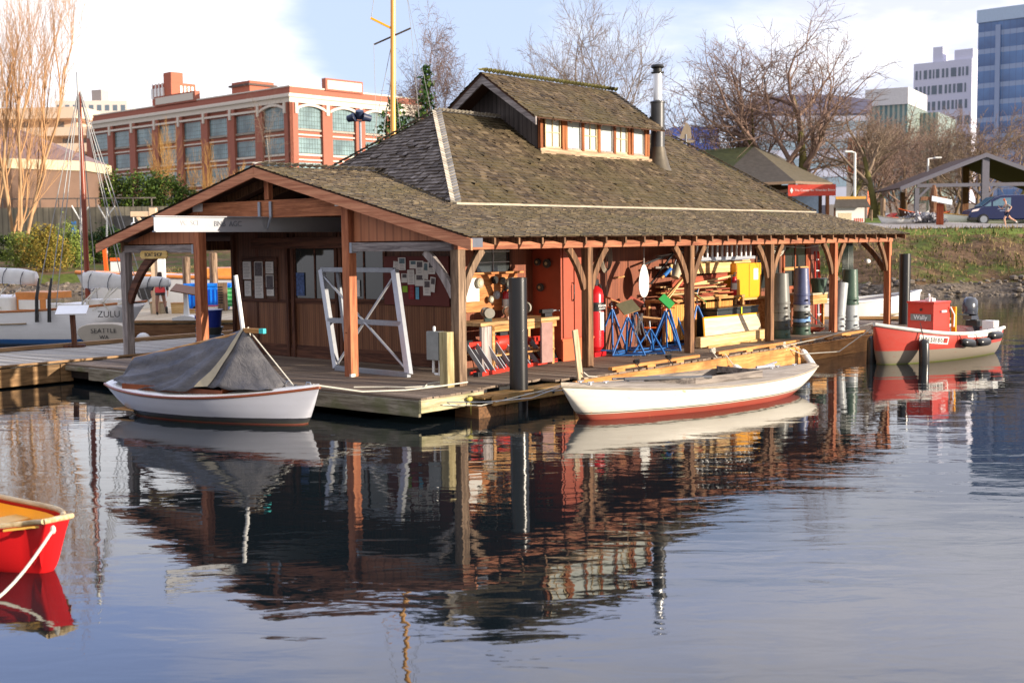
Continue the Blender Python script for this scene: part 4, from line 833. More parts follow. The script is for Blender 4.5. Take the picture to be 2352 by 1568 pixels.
plank(8.65, 1.55, 1.55, 1.6, .04, .04, 0, .62, M_black, 'black rod slanting up behind the oar'); plank(9.0, 1.6, 2.2, 1.6, .07, .04, 0, .07, M_greyx, 'grey batten just under the porch roof')
plank(10.0, 1.45, 2.08, 2.4, .10, .03, 0, .02, M_pine2, 'brown batten under the aluminium ladder'); plank(10.2, 1.4, 2.03, 1.9, .12, .04, 0.05, .0, M_yw, 'pale batten just below the brown one')
bk = thingB('white_bucket', 'white plastic bucket hanging tilted from the rack near the third post', 'bucket', 9.35, 1.25, 2.3); m = MB(); m.lathe([(.10, -.2), (.14, .15), (.15, .15), (.13, .13), (.09, -.18), (0, -.18)], n=18, tilt=Matrix.Rotation(.5, 3, 'Y')); m.build('pail', M_tan, bk, smooth=True); m = MB(); m.tube([(-.1, 0, .15), (0, 0, .35), (.14, 0, .1)], .006); m.build('handle', M_steel, bk)
bb = thingB('blue_roll', 'short blue roll with wooden core stuck in the rack behind the oar', 'roll', 8.95, 1.35, 2.2); m = MB(); T = Matrix.Rotation(-.5, 3, 'Y'); m.lathe([(.05, -.05), (.05, .3), (.02, .3)], n=14, axis='x', tilt=T); m.build('film', M_blue, bb, smooth=True); m = MB(); m.lathe([(.03, -.16), (.03, -.05)], n=12, axis='x', tilt=T); m.build('core', M_pine2, bb)
# aluminium ladder hung on its side
al = thingB('aluminium_ladder', 'white aluminium extension ladder hung on its side under the porch roof', 'ladder', 9.95, 1.15, .45)
m = MB(); m.box(0, 3.1, -.02, .02, 2.07, 2.15); m.build('rail', M_alu, al, bevel=.003); m = MB(); m.box(0, 3.1, -.02, .02, 2.62, 2.69); m.build('rail', M_alu, al, bevel=.003)
m = MB(); m.box(0.2, 2.9, .06, .1, 2.05, 2.12); m.build('second_rail', M_alu, al)
for i in range(12): m = MB(); m.tube([(.15+i*.245, 0, 2.15), (.17+i*.245, 0, 2.62)], .034, 10); m.build('rung', plain('bright_rung', srgb(228, 228, 226), .4, .2), al, smooth=True)
# yellow cabinet, chest, board
yc = thingB('yellow_cabinet', 'yellow safety cabinet standing behind the fourth porch post', 'cabinet', 12.45, 1.35, .45)
m = MB(); m.box(0, 1.35, .02, .6, 1.02, 1.95); m.build('body', M_yellow, yc, bevel=.006)
for a, b in ((.02, .66), (.69, 1.33)): m = MB(); m.box(a, b, 0, .02, 1.05, 1.92); m.build('door', M_yellow, yc, bevel=.003)
m = MB(); m.box(.9, 1.15, -.008, 0, 1.5, 1.8); m.build('notice', M_paper, yc); m = MB(); m.box(.0, 1.9, .05, .6, .96, 1.02); m.box(0, .1, .05, .6, 0, .96); m.box(1.8, 1.9, .05, .6, 0, .96); m.build('table', M_pine2, yc)
for i, z in enumerate((0, .05, .1)):
    o = MB().box(0, .9-.05*i, 0, .35, 0, .045).build('wood_slab', M_yw, None, bevel=.004); o.matrix_world = Matrix.Translation(Bp(12.5+.04*i, 1.45, 2.41+z)) @ Matrix.Rotation(HB+.03*i, 4, 'Z'); tag(o, '%s pale wood slab stacked on top of the yellow cabinet' % ('bottom', 'middle', 'topmost')[i], 'wood', 'slabs on the yellow cabinet')
extinguisher('fire_extinguisher', 'small red extinguisher with silver top left of the yellow cabinet', 12.3, 1.35, 1.57, .95)
ck = thingB('black_chest', 'long black tool chest with yellow strap behind the leaning plywood', 'chest', 10.6, .85, .45)
m = MB(); m.box(0, 2.1, 0, .75, .05, .80); m.build('body', plain('black_enamel', srgb(48, 54, 58), .35, var=.15), ck, bevel=.015); m = MB(); m.box(-.01, 2.12, -.015, .77, .81, .86); m.build('lid', plain('black_enamel', srgb(48, 54, 58), .35), ck, bevel=.01); m = MB(); m.box(1.15, 1.2, -.03, -.018, .4, .85); m.build('strap', plain('lime_strap', srgb(200, 220, 40), .7), ck)
pb = thingB('plywood_sheet', 'pale plywood sheet with yellow edge leaning against the black chest', 'sheet', 9.4, .5, .45)
m = MB(); a, b, c, d = (-.0, 0, .18), (2.85, 0, .16), (3.1, .22, .66), (.3, .22, .68); m.poly([a, b, c, d], (0, .025, 0)); m.build('sheet', wood('pale_ply', srgb(206, 188, 158), srgb(226, 210, 182), 'x', scale=3, bump=.1), pb)
m = MB(); m.beam(d, c, .03, .035); m.beam(a, d, .035, .03); m.build('yellow_edge', M_yellow, pb)
tb = thingB('long_timber', 'thick pale timber beam lying along the deck below the plywood', 'timber', 8.85, .28, .45); m = MB(); m.box(0, 3.35, 0, .16, .03, .27); m.build('beam', M_yw, tb, bevel=.01); m = MB(); m.box(.3, 3.0, -.04, -.002, .0, .05); m.build('batten', M_pine2, tb)
rl = thingB('red_door_ladder', 'red step ladder with white rungs standing by the far shop window', 'step ladder', 17.95, 1.75, .45)
for s_ in (0, .4): m = MB(); m.beam((s_*.9, 0, 0), (.08+s_*.6, .1, 2.2), .03, .07); m.build('rail', M_red, rl)
for i in range(6): m = MB(); m.beam((.03+.01*i, .02*i, .3+.33*i), (.37-.02*i, .02*i, .3+.33*i), .09, .03, (0, 0, 1)); m.build('rung', M_white, rl)
hg = MB()
for i in range(7): r = .22+.01*i; hg.tube([(r*math.sin(t*PI/10)*.6+.02*i, -.02*i, -r*math.cos(t*PI/10)*3.0) for t in range(21)], .02, 6)
o = hg.build('hanging_hoses', plain('dark_green_hose', srgb(40, 54, 48), .4), None, smooth=True); o.matrix_world = Matrix.Translation(Bp(17.4, .6, 2.35)) @ Matrix.Rotation(HB, 4, 'Z'); tag(o, 'long loops of dark green hose hanging by the fifth porch post', 'hose')
hg = MB()
for i in range(5): hg.tube([(13.6+t*.09, 1.0, 2.38-.05*i*math.sin(t*PI/10)-.02*i) for t in range(11)], .014, 6)
hg.tube([(13.7, 1.0, 2.35), (13.62, 1.0, 2.0), (13.75, 1.0, 1.75), (13.85, 1.0, 2.1)], .014, 6); hg.tube([(14.5, 1, 2.38), (15.5, .9, 2.33), (16.6, .8, 2.42)], .014, 6)
o = hg.build('hanging_rope', M_rope, None, smooth=True); o.matrix_world = Matrix.Translation(Bp(0, 0, .45)) @ Matrix.Rotation(HB, 4, 'Z'); tag(o, 'white rope hanks slung under the orange rail of the far porch bays', 'rope')
o = MB().box(12.9, 17.0, 1.0, 1.06, 2.42, 2.50).build('orange_rail', wood('orange_rail_wood', srgb(220, 122, 40), srgb(240, 150, 60), 'x'), None, bevel=.005); o.matrix_world = Matrix.Translation(Bp(0, 0, .45)) @ Matrix.Rotation(HB, 4, 'Z'); tag(o, 'orange painted rail running high across the far porch bays', 'rail')
st_ = thingB('saw_table', 'small orange brown work table behind the stacked bins', 'table', 16.2, 1.2, .45); m = MB(); m.box(0, 1.4, 0, .7, .95, 1.0); m.build('top', M_tan, st_); m = MB(); m.box(.05, 1.35, 0, .65, .68, .95); m.build('apron', M_pine2, st_)
for x in (.1, 1.2): 
    for y in (.05, .55): m = MB(); m.box(x, x+.07, y, y+.07, 0, .68); m.build('leg', M_pine2, st_)
# stacked bins
def binstack(u, v, lab, cols, r=.24, lean=(0, 0), hgt=None, taper=.82):
    b = thingB('stacked_bins', lab, 'bin stack', u, v, .45, 0, 'upturned refuse bins stacked on the deck'); z = 0; T = Matrix.Rotation(lean[0], 4, 'Y') @ Matrix.Rotation(lean[1], 4, 'X')
    for i, (h, c) in enumerate(cols):
        m = MB(); r0 = r*(1.0+.0*i) - i*.004; r1 = r0*(.97 if i < len(cols)-1 else taper)
        m.lathe([(r0*1.06, 0), (r0*1.07, .05), (r0*1.0, .055), (r1, h-.01), (r1*.95, h), (0, h+.003 if i == len(cols)-1 else h)], (0, 0, z), n=28)
        if i < len(cols)-1:
            for a in (-1.9, 1.1): m.box(r0*math.cos(a)*1.04-.05, r0*math.cos(a)*1.04+.05, r0*math.sin(a)*1.05-.04, r0*math.sin(a)*1.05+.04, z+.1, z+.15)
        m.xf(T); m.build('bin', c, b, smooth=True); z += h
    return b
g1 = plain('grey_bin_plastic', srgb(112, 112, 108), .4); g2 = plain('dark_bin_plastic', srgb(64, 68, 66), .4); g3 = plain('green_bin_plastic', srgb(70, 92, 80), .4); g4 = plain('blue_bin_plastic', srgb(78, 86, 122), .4); g5 = plain('light_bin_plastic', srgb(158, 164, 168), .4); g6 = plain('pale_blue_band', srgb(120, 160, 210), .4)
binstack(12.75, .22, 'tall stack of grey and green bins just right of the fourth porch post', [(.24, g3), (.22, g2), (.22, g1), (.22, g1), (.80, g1)], .25)
binstack(14.2, .35, 'tall stack of blue and grey bins with pale band, second from the fourth post', [(.22, g3), (.12, g2), (.10, g6), (.20, g2), (.17, g5), (.24, g4), (.75, g4)], .24)
binstack(16.0, .12, 'leaning light grey bins against the fifth porch post', [(.2, g5), (.2, g5), (.95, g5)], .17, (.13, 0), taper=1.15)
binstack(16.75, .1, 'upright grey and green bins farthest right before the end post', [(.25, g5), (.45, g5), (.15, g3), (.85, g3)], .23, (-.02, 0), taper=.9)
bn = thingB('plastic_tub', 'dark plastic tub on the table at the foot of the hanging hoses', 'tub', 17.3, 1.35, 1.45); m = MB(); m.lathe([(.2, 0), (.25, .4), (.27, .41), (.24, .42), (.0, .4)], n=22); m.build('tub', g3, bn, smooth=True)
hg = MB()
for i in range(5): r = .3+.05*i; hg.tube([(r*math.cos(t*PI/9), r*.6*math.sin(t*PI/9), .02+.02*i) for t in range(19)], .014, 6)
o = hg.build('cord_pile', plain('orange_brown_cord', srgb(150, 66, 42), .5), None, smooth=True); o.matrix_world = Matrix.Translation(Bp(15.0, .45, .45)) @ Matrix.Rotation(HB, 4, 'Z'); tag(o, 'pile of orange brown cord on the deck between the two bin groups', 'cord')
m = MB(); m.tube([(14.6, .2, .02), (15.0, -.1, .02), (15.5, .1, .03), (15.2, .5, .4), (14.95, .6, .75), (14.8, .6, .7)], .018, 6)
o = m.build('white_hose', M_rope, None, smooth=True); o.matrix_world = Matrix.Translation(Bp(0, 0, .45)) @ Matrix.Rotation(HB, 4, 'Z'); tag(o, 'white hose curving over the deck beside the fifth porch post', 'hose')
# bins at the left end of the shop front
tc_ = thingB('stacked_bins', 'blue bin nested on grey bins beside the left end of the shop wall', 'bin stack', 1.75, 9.75, .45); z = 0
for h, c in ((.45, plain('blue_grey_plastic', srgb(84, 108, 140), .4)), (.18, g2), (.42, plain('navy_blue_plastic', srgb(24, 52, 150), .35))):
    m = MB(); m.lathe([(.27, 0), (.31, h-.03), (.335, h-.03), (.335, h), (.3, h)], (0, 0, z), n=26); m.box(-.36, -.30, -.09, .09, z+h*.5, z+h*.7); m.build('bin', c, tc_, smooth=True); z += h
# ---------------------------------------------------------------- boats
random.seed(21)
def hull(mb, L, beam, zb, zm, zs_, kd=-.25, tm=.55, tr=.0, bowp=2.0, rake=.45, rakes=.5, n=26, mm_=9, mi=0, flare=.85, sheer_p=2, entry=1.0, blunt=0.0):
    """x from bow (0) to stern (L), y to port, z=0 at the waterline. Returns the sheer line [(x, half breadth, z)]"""
    def bw(t):
        if t < tm: return beam/2*max(blunt, (1-(1-t/tm)**bowp)**entry)
        return beam/2*(1-(1-tr)*((t-tm)/(1-tm))**2.2)
    def sh(t): return zm + (zb-zm)*max(0, 1-t/.6)**sheer_p + (zs_-zm)*max(0, (t-.6)/.4)**sheer_p
    def kl(t):
        return kd + (sh(0)-kd)*max(0, 1-t/(rake/L*1.0+1e-6))**1.6*(1 if rake > 0 else 0) + (sh(1)-kd-.1)*max(0, (t-(1-rakes/L*1.6))/(rakes/L*1.6+1e-6))**1.5*(1 if rakes > 0 else 0)
    rows = []; sheer = []
    for i in range(n+1):
        t = (i/n); t = t if rake <= 0 else (t**1.35*.5 + t*.5)
        x = L*t; b = bw(t); s = sh(t); k = min(kl(t), s-.01); row = []
        for j in range(mm_+1):
            a = PI/2*j/mm_; y = b*math.sin(a)**flare; z = s - (s-k)*(math.cos(a))**1.15
            row.append((x, y, z))
        rows.append(row); sheer.append((x, b, s))
    for sgn in (1, -1):
        vs = [(x, sgn*y, z) for r in rows for x, y, z in r]; fs = []
        for i in range(n):
            for j in range(mm_):
                q = (i*(mm_+1)+j, (i+1)*(mm_+1)+j, (i+1)*(mm_+1)+j+1, i*(mm_+1)+j+1); fs.append(q if sgn < 0 else q[::-1])
        mb.add(vs, fs, mi)
    last = rows[-1]; mb.add([(x, y, z) for x, y, z in last] + [(x, -y, z) for x, y, z in reversed(last[1:])], [tuple(range(len(last)*2-1))], mi)
    first = rows[0]
    if blunt: mb.add([(x, y, z) for x, y, z in first] + [(x, -y, z) for x, y, z in reversed(first[1:])], [tuple(range(len(first)*2-2, -1, -1))], mi)
    return sheer
def sheer_at(S_, x):
    for a, b in zip(S_, S_[1:]):
        if a[0] <= x <= b[0]: t = (x-a[0])/(b[0]-a[0]+1e-9); return a[1]+(b[1]-a[1])*t, a[2]+(b[2]-a[2])*t
    return S_[-1][1], S_[-1][2]
def rubrail(S_, r, dz=0, out=.0, x0=0, x1=1e9, side=0):
    m = MB()
    for sgn in ((1, -1) if side == 0 else (side,)): m.tube([(x, sgn*(b+out), z+dz) for x, b, z in S_ if x0 <= x <= x1], r, 8)
    return m
def deckmesh(S_, hole=None, camber=.04, q=10):
    m = MB(); cols = [i/q*2-1 for i in range(q+1)]
    for a, b in zip(S_, S_[1:]):
        for c0, c1 in zip(cols, cols[1:]):
            if hole:
                xm = (a[0]+b[0])/2; cm = (c0+c1)/2*(a[1]+b[1])/2
                if hole[0] < xm < hole[1] and abs(cm) < hole[2]: continue
            P = lambda s, c: (s[0], s[1]*c*.995, s[2]-.004+camber*(1-c*c))
            m.quad(P(a, c0), P(b, c0), P(b, c1), P(a, c1))
    return m
def boatB(name, lab, cat, bow, stern, group=None):
    b = Vector(bow); s = Vector(stern); d = s-b; return thingB(name, lab, cat, b.x, b.y, 0, math.atan2(d.y, d.x), group), d.length
# 1. white open sloop with grey boom tent (bow to the right)
sl_, L = boatB('white_sloop', 'white varnish-railed day sloop under a grey tarpaulin tent, moored beside the dock corner', 'boat', (-2.72, .72), (-3.45, 5.68))
m = MB(); Sh = hull(m, L, 1.75, .66, .44, .50, -.22, .52, .28, 1.9, .55, 1.0, flare=.62)
m.build('hull', hullmat('sloop_hull_paint', [(.02, srgb(140, 58, 50)), (.115, (.012, .014, .03, 1)), (9, srgb(180, 183, 196))], .22, plank=2.2), sl_, smooth=True)
deckmesh(Sh, (1.7, 4.2, .52), .05, 14).build('deck', plain('sloop_deck_paint', srgb(226, 224, 220), .45, var=.05), sl_, smooth=True)
rubrail(Sh, .026, -.02, .008).build('rub_rail', plain('varnished_mahogany', srgb(128, 66, 36), .3), sl_, smooth=True)
m = MB()
for sg in (1, -1): m.box(1.7, 4.2, sg*.54-.015, sg*.54+.015, .40, .56)
m.box(1.7, 1.73, -.54, .54, .4, .58); m.box(4.17, 4.2, -.54, .54, .4, .56); m.build('coaming', plain('varnished_mahogany', srgb(128, 66, 36), .3), sl_)
m = MB(); m.box(1.6, 4.4, -.6, .6, .08, .1); m.box(2.5, 2.75, -.6, .6, .3, .33); m.build('cockpit_sole', M_pine2, sl_)
m = MB(); m.tube([(1.55, 0, .45), (1.68, 0, 1.4), (1.84, 0, 2.52)], .038, 12); m.build('mast', M_white, sl_, smooth=True)
m = MB(); m.tube([(1.68, .0, 1.52), (4.5, .0, .95)], .035, 10); m.box(1.30, 1.66, -.035, .035, 1.52, 1.60); m.build('boom', M_pine2, sl_); m = MB(); m.box(1.20, 1.30, -.037, .037, 1.518, 1.602); m.build('boom_end', plain('turquoise_tape', srgb(60, 190, 190), .6), sl_)
# tarpaulin: ridge over the boom, skirts tied at the rails
m = MB(); NX, NY = 60, 30; random.seed(3)
def tarp(s, c):
    x = .80 + s*3.95; ridge = (.66+(1.60-.66)*(s/.215)) if s < .215 else (1.60 - .60*((s-.215)/.70)**.85 if s < .915 else 1.0-.42*((s-.915)/.085))
    b, zz = sheer_at(Sh, x); edge = zz+.06+.02*math.sin(s*21)+.10*math.exp(-((s-.3)/.12)**2); ridge = max(ridge, edge+.02); yy = (b*.80+.02*math.sin(s*17))*(1 if s < .8 else 1)
    a = abs(c); sag = -.10*math.sin(PI*a)*(1+.5*math.sin(9*s+2))
    ph = math.atan2(a*1.0, (s-.215)*1.6+.001); near = min(1, math.hypot(a, (s-.215)*1.6)*1.5)
    fold = (.032*math.sin(ph*13)*abs(math.sin(ph*13)) + .017*math.sin(ph*31+1+3*a) + .008*math.sin(ph*57+6*s))*near*(1 if s > .22 else .5) + .006*math.sin(34*s+9*a)
    return (x + (.34*(1-a)*(1-s)**4*0), math.copysign(1, c)*(yy*a**.9 + fold*.7*(a > .05)), ridge+(edge-ridge)*a + sag*.5 + fold)
vs = [tarp(i/NX, j/NY*2-1) for i in range(NX+1) for j in range(NY+1)]; fs = [(i*(NY+1)+j, (i+1)*(NY+1)+j, (i+1)*(NY+1)+j+1, i*(NY+1)+j+1) for i in range(NX) for j in range(NY)]
m.add(vs, fs)
vs = []; # front flap closing the tent towards the forestay
for j in range(NY+1):
    p = Vector(tarp(0, j/NY*2-1)); a = abs(j/NY*2-1); q = Vector((p.x-.02*a**1.5, p.y*(.9), p.z-.02)); vs += [p, q]
m.add(vs, [(2*i, 2*i+1, 2*i+3, 2*i+2) for i in range(NY)])
T = NT('grey_tarpaulin'); n1 = T.noise(1.6, 5, .6, (1, 1, 3)); T.col(T.ramp(n1, [(.3, srgb(70, 70, 76)), (.7, srgb(104, 102, 104))])); T.set(.6, 0, .3); T.bump(T.noise(5, 7, .66, (1, 2.2, 1), 1.4), .8, .04)
o = m.build('tarpaulin', T.m, sl_, smooth='all'); so_ = o.modifiers.new('s', 'SOLIDIFY'); so_.thickness = .006
m = MB(); p = Vector(tarp(.02, 0))
m.poly([p+Vector((-.03, -.02, .012)), p+Vector((.10, -.05, .0)), Vector(tarp(.26, -.98))+Vector((0, -.03, .02)), Vector(tarp(.17, -.98))+Vector((0, -.03, .02))], (0, -.004, .004)); 
for j in range(1, NY//2): pass
m = MB(); 
for j in range(9):
    a0, a1 = j/9, (j+1)/9; f = lambda a, s: Vector(tarp(s+.0*a, a))+Vector((0, .014, .014))
    m.quad(f(a0, .215+.08*a0), f(a0, .235+.13*a0), f(a1, .235+.13*a1), f(a1, .215+.08*a1))
m.build('pale_strip', plain('tan_canvas_strip', srgb(168, 156, 130), .8), sl_, smooth='all')
m = MB(); m.tube([(1.62, -.04, 1.62), (1.60, -.06, 1.5), (1.62, -.08, 1.2)], .012); m.tube([(1.6, 0, 1.60), (.62, -.05, .64)], .012); m.tube([(.5, -.12, .6), (.32, 0, .64)], .012); m.build('lashing', M_rope, sl_)
for x in (.3, .75, 2.6, 3.2): m = MB(); m.tube([(x-.05, -.08 if x < 1 else -.62, .66 if x < 1 else .50), (x-.03, -.08 if x < 1 else -.62, .70 if x < 1 else .54), (x+.05, -.08 if x < 1 else -.62, .70 if x < 1 else .54), (x+.07, -.08 if x < 1 else -.62, .66 if x < 1 else .50)], .012); m.build('cleat', M_steel, sl_)
m = MB(); pts = [(-2.62, 1.0, .66), (-1.9, .55, .50), (-1.2, .2, .48), (-.5, -.02, .50), (0.08, -.12, .52), (.1, .05, .52)]; m.tube(pts, .014, 6)
m.tube([(-1.4, 1.3, .48), (-1.0, .9, .47), (-.9, .5, .48), (-.5, .3, .475), (-.35, .15, .49), (-.2, .3, .52), (-.4, .42, .5), (-.6, .3, .48)], .013, 6)
o = m.build('mooring_line', M_rope, None, smooth=True); o.matrix_world = Matrix.Translation(Bp(0, 0, 0)) @ Matrix.Rotation(HB, 4, 'Z'); tag(o, 'white mooring line from the sloop bow across the deck to the corner post', 'rope')
# 2. white wooden keel sloop, sunlit
ws, L = boatB('wooden_sailboat', 'long low white sailboat, bare plank deck, red bottom stripe, moored along the dock', 'boat', (-.08, -2.38), (6.72, -3.66))
m = MB(); Sw = hull(m, L, 1.9, .62, .42, .46, -.3, .5, .12, 2.0, 1.0, 1.5, flare=.6, n=30)
m.build('hull', hullmat('sailboat_hull_paint', [(.10, srgb(168, 62, 48)), (.115, srgb(228, 222, 208)), (.13, (.05, .03, .03, 1)), (9, srgb(232, 226, 214))], .3, srgb(196, 140, 84), plank=3.2), ws, smooth=True)
T = NT('bare_teak_deck'); y = T.sep()[1]; g = T.math('LESS_THAN', T.math('FRACT', T.math('DIVIDE', y, .055)), .12); n = T.noise(6, 6, .6, (.3, 3, 1))
T.col(T.mix(T.math('MULTIPLY', g, .5), T.ramp(n, [(.3, srgb(132, 120, 106)), (.7, srgb(190, 178, 162))]), (.1, .08, .07, 1))); T.set(.8, 0, .2)
deckmesh(Sw, (2.4, 4.6, .55), .06, 16).build('deck', T.m, ws, smooth=True)
rubrail(Sw, .022, -.012, .004).build('rub_rail', plain('pale_rail_wood', srgb(150, 140, 124), .6), ws, smooth=True)
m = MB()
for a, b in (((2.0, 0), (2.7, .58)), ((2.0, 0), (2.7, -.58)), ((2.7, .58), (4.6, .56)), ((2.7, -.58), (4.6, -.56)), ((4.6, .56), (4.6, -.56))): m.beam((a[0], a[1], .47 if a[1]+b[1] > 0 else .52), (b[0], b[1], .47 if a[1]+b[1] > 0 else .52), .022, .12)
m.build('coaming', M_greyx, ws); m = MB(); m.box(2.2, 4.6, -.56, .56, .02, .04); m.build('cockpit_sole', M_black, ws)  # sole coloured black to stand in for the shade down in the cockpit
m = MB(); m.tube([(1.45, -.05, .62), (3.1, -.62, .57)], .03, 8); m.tube([(1.3, .1, .62), (2.3, -.1, .6)], .02, 8); m.build('spar', plain('grey_spar', srgb(86, 88, 94), .4), ws)
for x, y in ((.45, 0), (.5, -.2), (.95, -.1), (1.7, .1), (5.6, 0), (5.9, .1), (6.3, 0)): 
    m = MB(); z = sheer_at(Sw, x)[1]+.05; m.tube([(x-.07, y, z+.03), (x-.03, y, z+.03), (x+.03, y, z+.03), (x+.07, y, z+.03)], .012, 6); m.box(x-.02, x+.02, y-.012, y+.012, z-.02, z+.03); m.build('cleat', M_steel, ws)
m = MB(); m.box(5.2, 5.75, .05, .09, .52, .56); m.tube([(5.45, .08, .54), (5.8, .05, .6)], .02); m.build('tiller_fitting', M_steel, ws)
m = MB(); m.tube([(0, 0, .6), (-.3, .42, .4), (-.9, .9, .34), (-1.55, 1.70, .32)], .008, 6); m.tube([(-1.55, 1.70, .32), (-1.0, 1.85, .33), (.2, 1.55, .30), (.85, .75, .42)], .007, 6)
o = m.build('wire_mooring_line', M_steel, None, smooth=True); o.matrix_world = ws.matrix_basis if False else Matrix.Translation(ws.location) @ Matrix.Rotation(ws.rotation_euler.z, 4, 'Z'); tag(o, 'thin steel grey line from the wooden sailboat bow to the dock corner', 'rope')
m = MB(); m.tube([(-1.28, -.76, .30), (-.5, -.95, .22), (.3, -1.5, .40), (-.05, -2.36, .62)], .009, 6)
o = m.build('bow_line', M_rope, None, smooth=True); o.matrix_world = Matrix.Translation(Bp(0, 0, 0)) @ Matrix.Rotation(HB, 4, 'Z'); tag(o, 'light rope sagging past the steel pile to the wooden sailboat bow', 'rope')
m = MB(); m.tube([(-.62, -.76, .32), (-.60, -.80, .25), (-.58, -.80, -.12)], .012, 6); m.ball((-.60, -.78, .33), .05, (1.6, .8, .8))
o = m.build('rope_tail', plain('yellow_green_rope', srgb(170, 160, 76), .9), None); o.matrix_world = Matrix.Translation(Bp(0, 0, 0)) @ Matrix.Rotation(HB, 4, 'Z'); tag(o, 'knotted yellow green rope tail hanging from the dock corner fascia', 'rope')
bp = thingB('mooring_plank', 'bare wooden plank standing upright at the dock edge beside the sailboat bow', 'plank', 2.35, -1.0, .25)
m = MB(); m.beam((0, 0, 0), (-.12, .05, 1.12), .045, .16, (1, 0, 0)); m.build('plank', wood('upright_plank', srgb(168, 146, 116), srgb(206, 186, 156), 'z'), bp, bevel=.015)
m = MB(); m.tube([(.0, -.06, .30), (.1, -.1, .22), (.25, -.2, .2)], .012); m.build('lashing', M_rope, bp)
# 3. red motor skiff
rs, L = boatB('red_skiff', 'red open motor skiff with grey bottom, red engine box and black outboard, hung with fenders', 'boat', (11.62, -2.84), (16.35, -3.66))
m = MB(); Sr = hull(m, L, 1.95, .98, .66, .68, -.18, .55, .72, 2.3, .40, .0, flare=.75)
m.build('hull', hullmat('skiff_paint', [(.02, srgb(120, 130, 60)), (.33, srgb(134, 124, 112)), (9, srgb(184, 50, 36))], .4, srgb(140, 60, 50)), rs, smooth=True)
rubrail(Sr, .045, 0, .01).build('gunwale', plain('grey_white_gunwale', srgb(206, 204, 198), .4), rs, smooth=True)
m = MB(); hull(m, L-.1, 1.95, .96, .64, .68, .0, .55, .72, 2.3, .35, .0, flare=.7); m.xf(Matrix.Translation((.1, 0, 0))); m.build('inner_lining', M_white, rs, smooth=True)
m = MB(); m.box(1.1, L-.15, -.5, .5, .30, .34); m.build('floor', plain('pale_grey_seat', srgb(190, 190, 182), .5), rs); m = MB(); m.box(1.3, 1.55, -.62, .62, .50, .54); m.build('thwart', plain('pale_grey_seat', srgb(190, 190, 182), .5), rs); m = MB(); m.box(L-.75, L-.4, -.62, .62, .48, .53); m.build('thwart', plain('pale_grey_seat', srgb(190, 190, 182), .5), rs)
m = MB(); m.box(L-.32, L-.06, -.60, -.28, .5, .86); m.build('stern_locker', M_white, rs)
m = MB(); m.box(1.9, 2.65, -.42, .30, .25, 1.42); m.box(1.88, 2.67, -.44, .32, 1.40, 1.45); m.build('engine_box', plain('box_red', srgb(190, 50, 38), .4, var=.08), rs, bevel=.01)
m = MB(); m.box(1.87, 1.885, -.36, .2, .98, 1.14); m.build('name_plate', plain('grey_plate', srgb(120, 118, 116), .5), rs)
text('Wally', .16, M_whiteink, rs, (1.862, -.08, 1.055), (PI/2, 0, -PI/2)); m = MB(); m.lathe([(.035, 0), (.035, .01)], (1.875, -.08, 1.25), n=8, axis='x'); m.build('box_latch', M_black, rs)
m = MB(); m.tube([(2.05, -.2, 1.44), (2.07, -.2, 1.58), (2.12, -.16, 1.62)], .025); m.box(2.2, 2.35, -.2, 0, 1.45, 1.52); m.tube([(2.5, 0, 1.45), (2.5, 0, 1.53)], .03); m.build('box_fittings', M_white, rs)
m = MB(); m.box(2.75, 2.80, -.52, -.40, .3, 1.30); m.build('yellow_board', M_yellow, rs)
m = MB(); m.tube([(2.2, -.45, 1.2), (2.4, -.46, 1.2)], .03); m.tube([(2.6, -.46, 1.3), (2.72, -.5, 1.1), (2.7, -.5, .8)], .02); m.build('side_fittings', M_white, rs)
m = MB(); m.lathe([(.0, -.20), (.19, -.19), (.22, -.14), (.235, .02), (.20, .18), (.13, .25), (0, .27)], n=18); m.xf(Matrix.Translation((L-.35, .05, 1.20)) @ Matrix.Rotation(.12, 4, 'Y') @ Matrix.Scale(1.15, 4, (1, 0, 0)) @ Matrix.Scale(.8, 4, (0, 1, 0))); m.tube([(L-.2, .05, 1.0), (L+.05, .05, .6), (L+.15, 0.05, .1)], [.12, .10, .07], 10); m.box(L-.5, L-.2, -.08, .16, .88, .98); m.build('outboard_motor', plain('dark_cowling', srgb(58, 62, 72), .18, spec=.8), rs, smooth=True)
m = MB(); m.tube([(L-.5, .05, 1.0), (L-1.0, .1, 1.05)], .02); m.box(L-.3, L, -.12, .2, .7, .85); m.build('motor_bracket', M_black, rs)
m = MB()   # registration plate lies on the bow plating
def onhull(S_, x, drop, sgn=-1, f=.75, kd=-.18, out=.01):
    b, s = sheer_at(S_, x); c = min(1, (drop/(s-kd))**(1/1.15)); a = math.acos(c); return Vector((x, sgn*(b*math.sin(a)**f+out), s-drop))
g = [[onhull(Sr, .95+i*.17, d) for i in range(6)] for d in (.09, .27)]
for i in range(5): m.quad(g[0][i], g[0][i+1], g[1][i+1], g[1][i])
m.build('number_plate', M_paper, rs)
m = MB(); q = [onhull(Sr, 1.64, d, out=.015) for d in (.12, .24)] + [onhull(Sr, 1.76, d, out=.015) for d in (.24, .12)]; m.quad(*q); m.build('red_sticker', M_red, rs)
pc = (g[0][0]+g[0][5]+g[1][0]+g[1][5])/4; dx = (g[0][5]-g[0][0]).normalized(); dz = (g[0][2]-g[1][2]).normalized(); dn = dx.cross(dz)
t_ = text('WN 5218 SR', .15, M_ink, rs, (0, 0, 0), (0, 0, 0), sx=.92); t_.matrix_basis = Matrix.Translation(pc - dx*.08 + (dn if dn.y < 0 else -dn)*.07) @ Matrix((dx, dz, dn)).transposed().to_4x4() @ Matrix.Scale(.92, 4, (1, 0, 0))
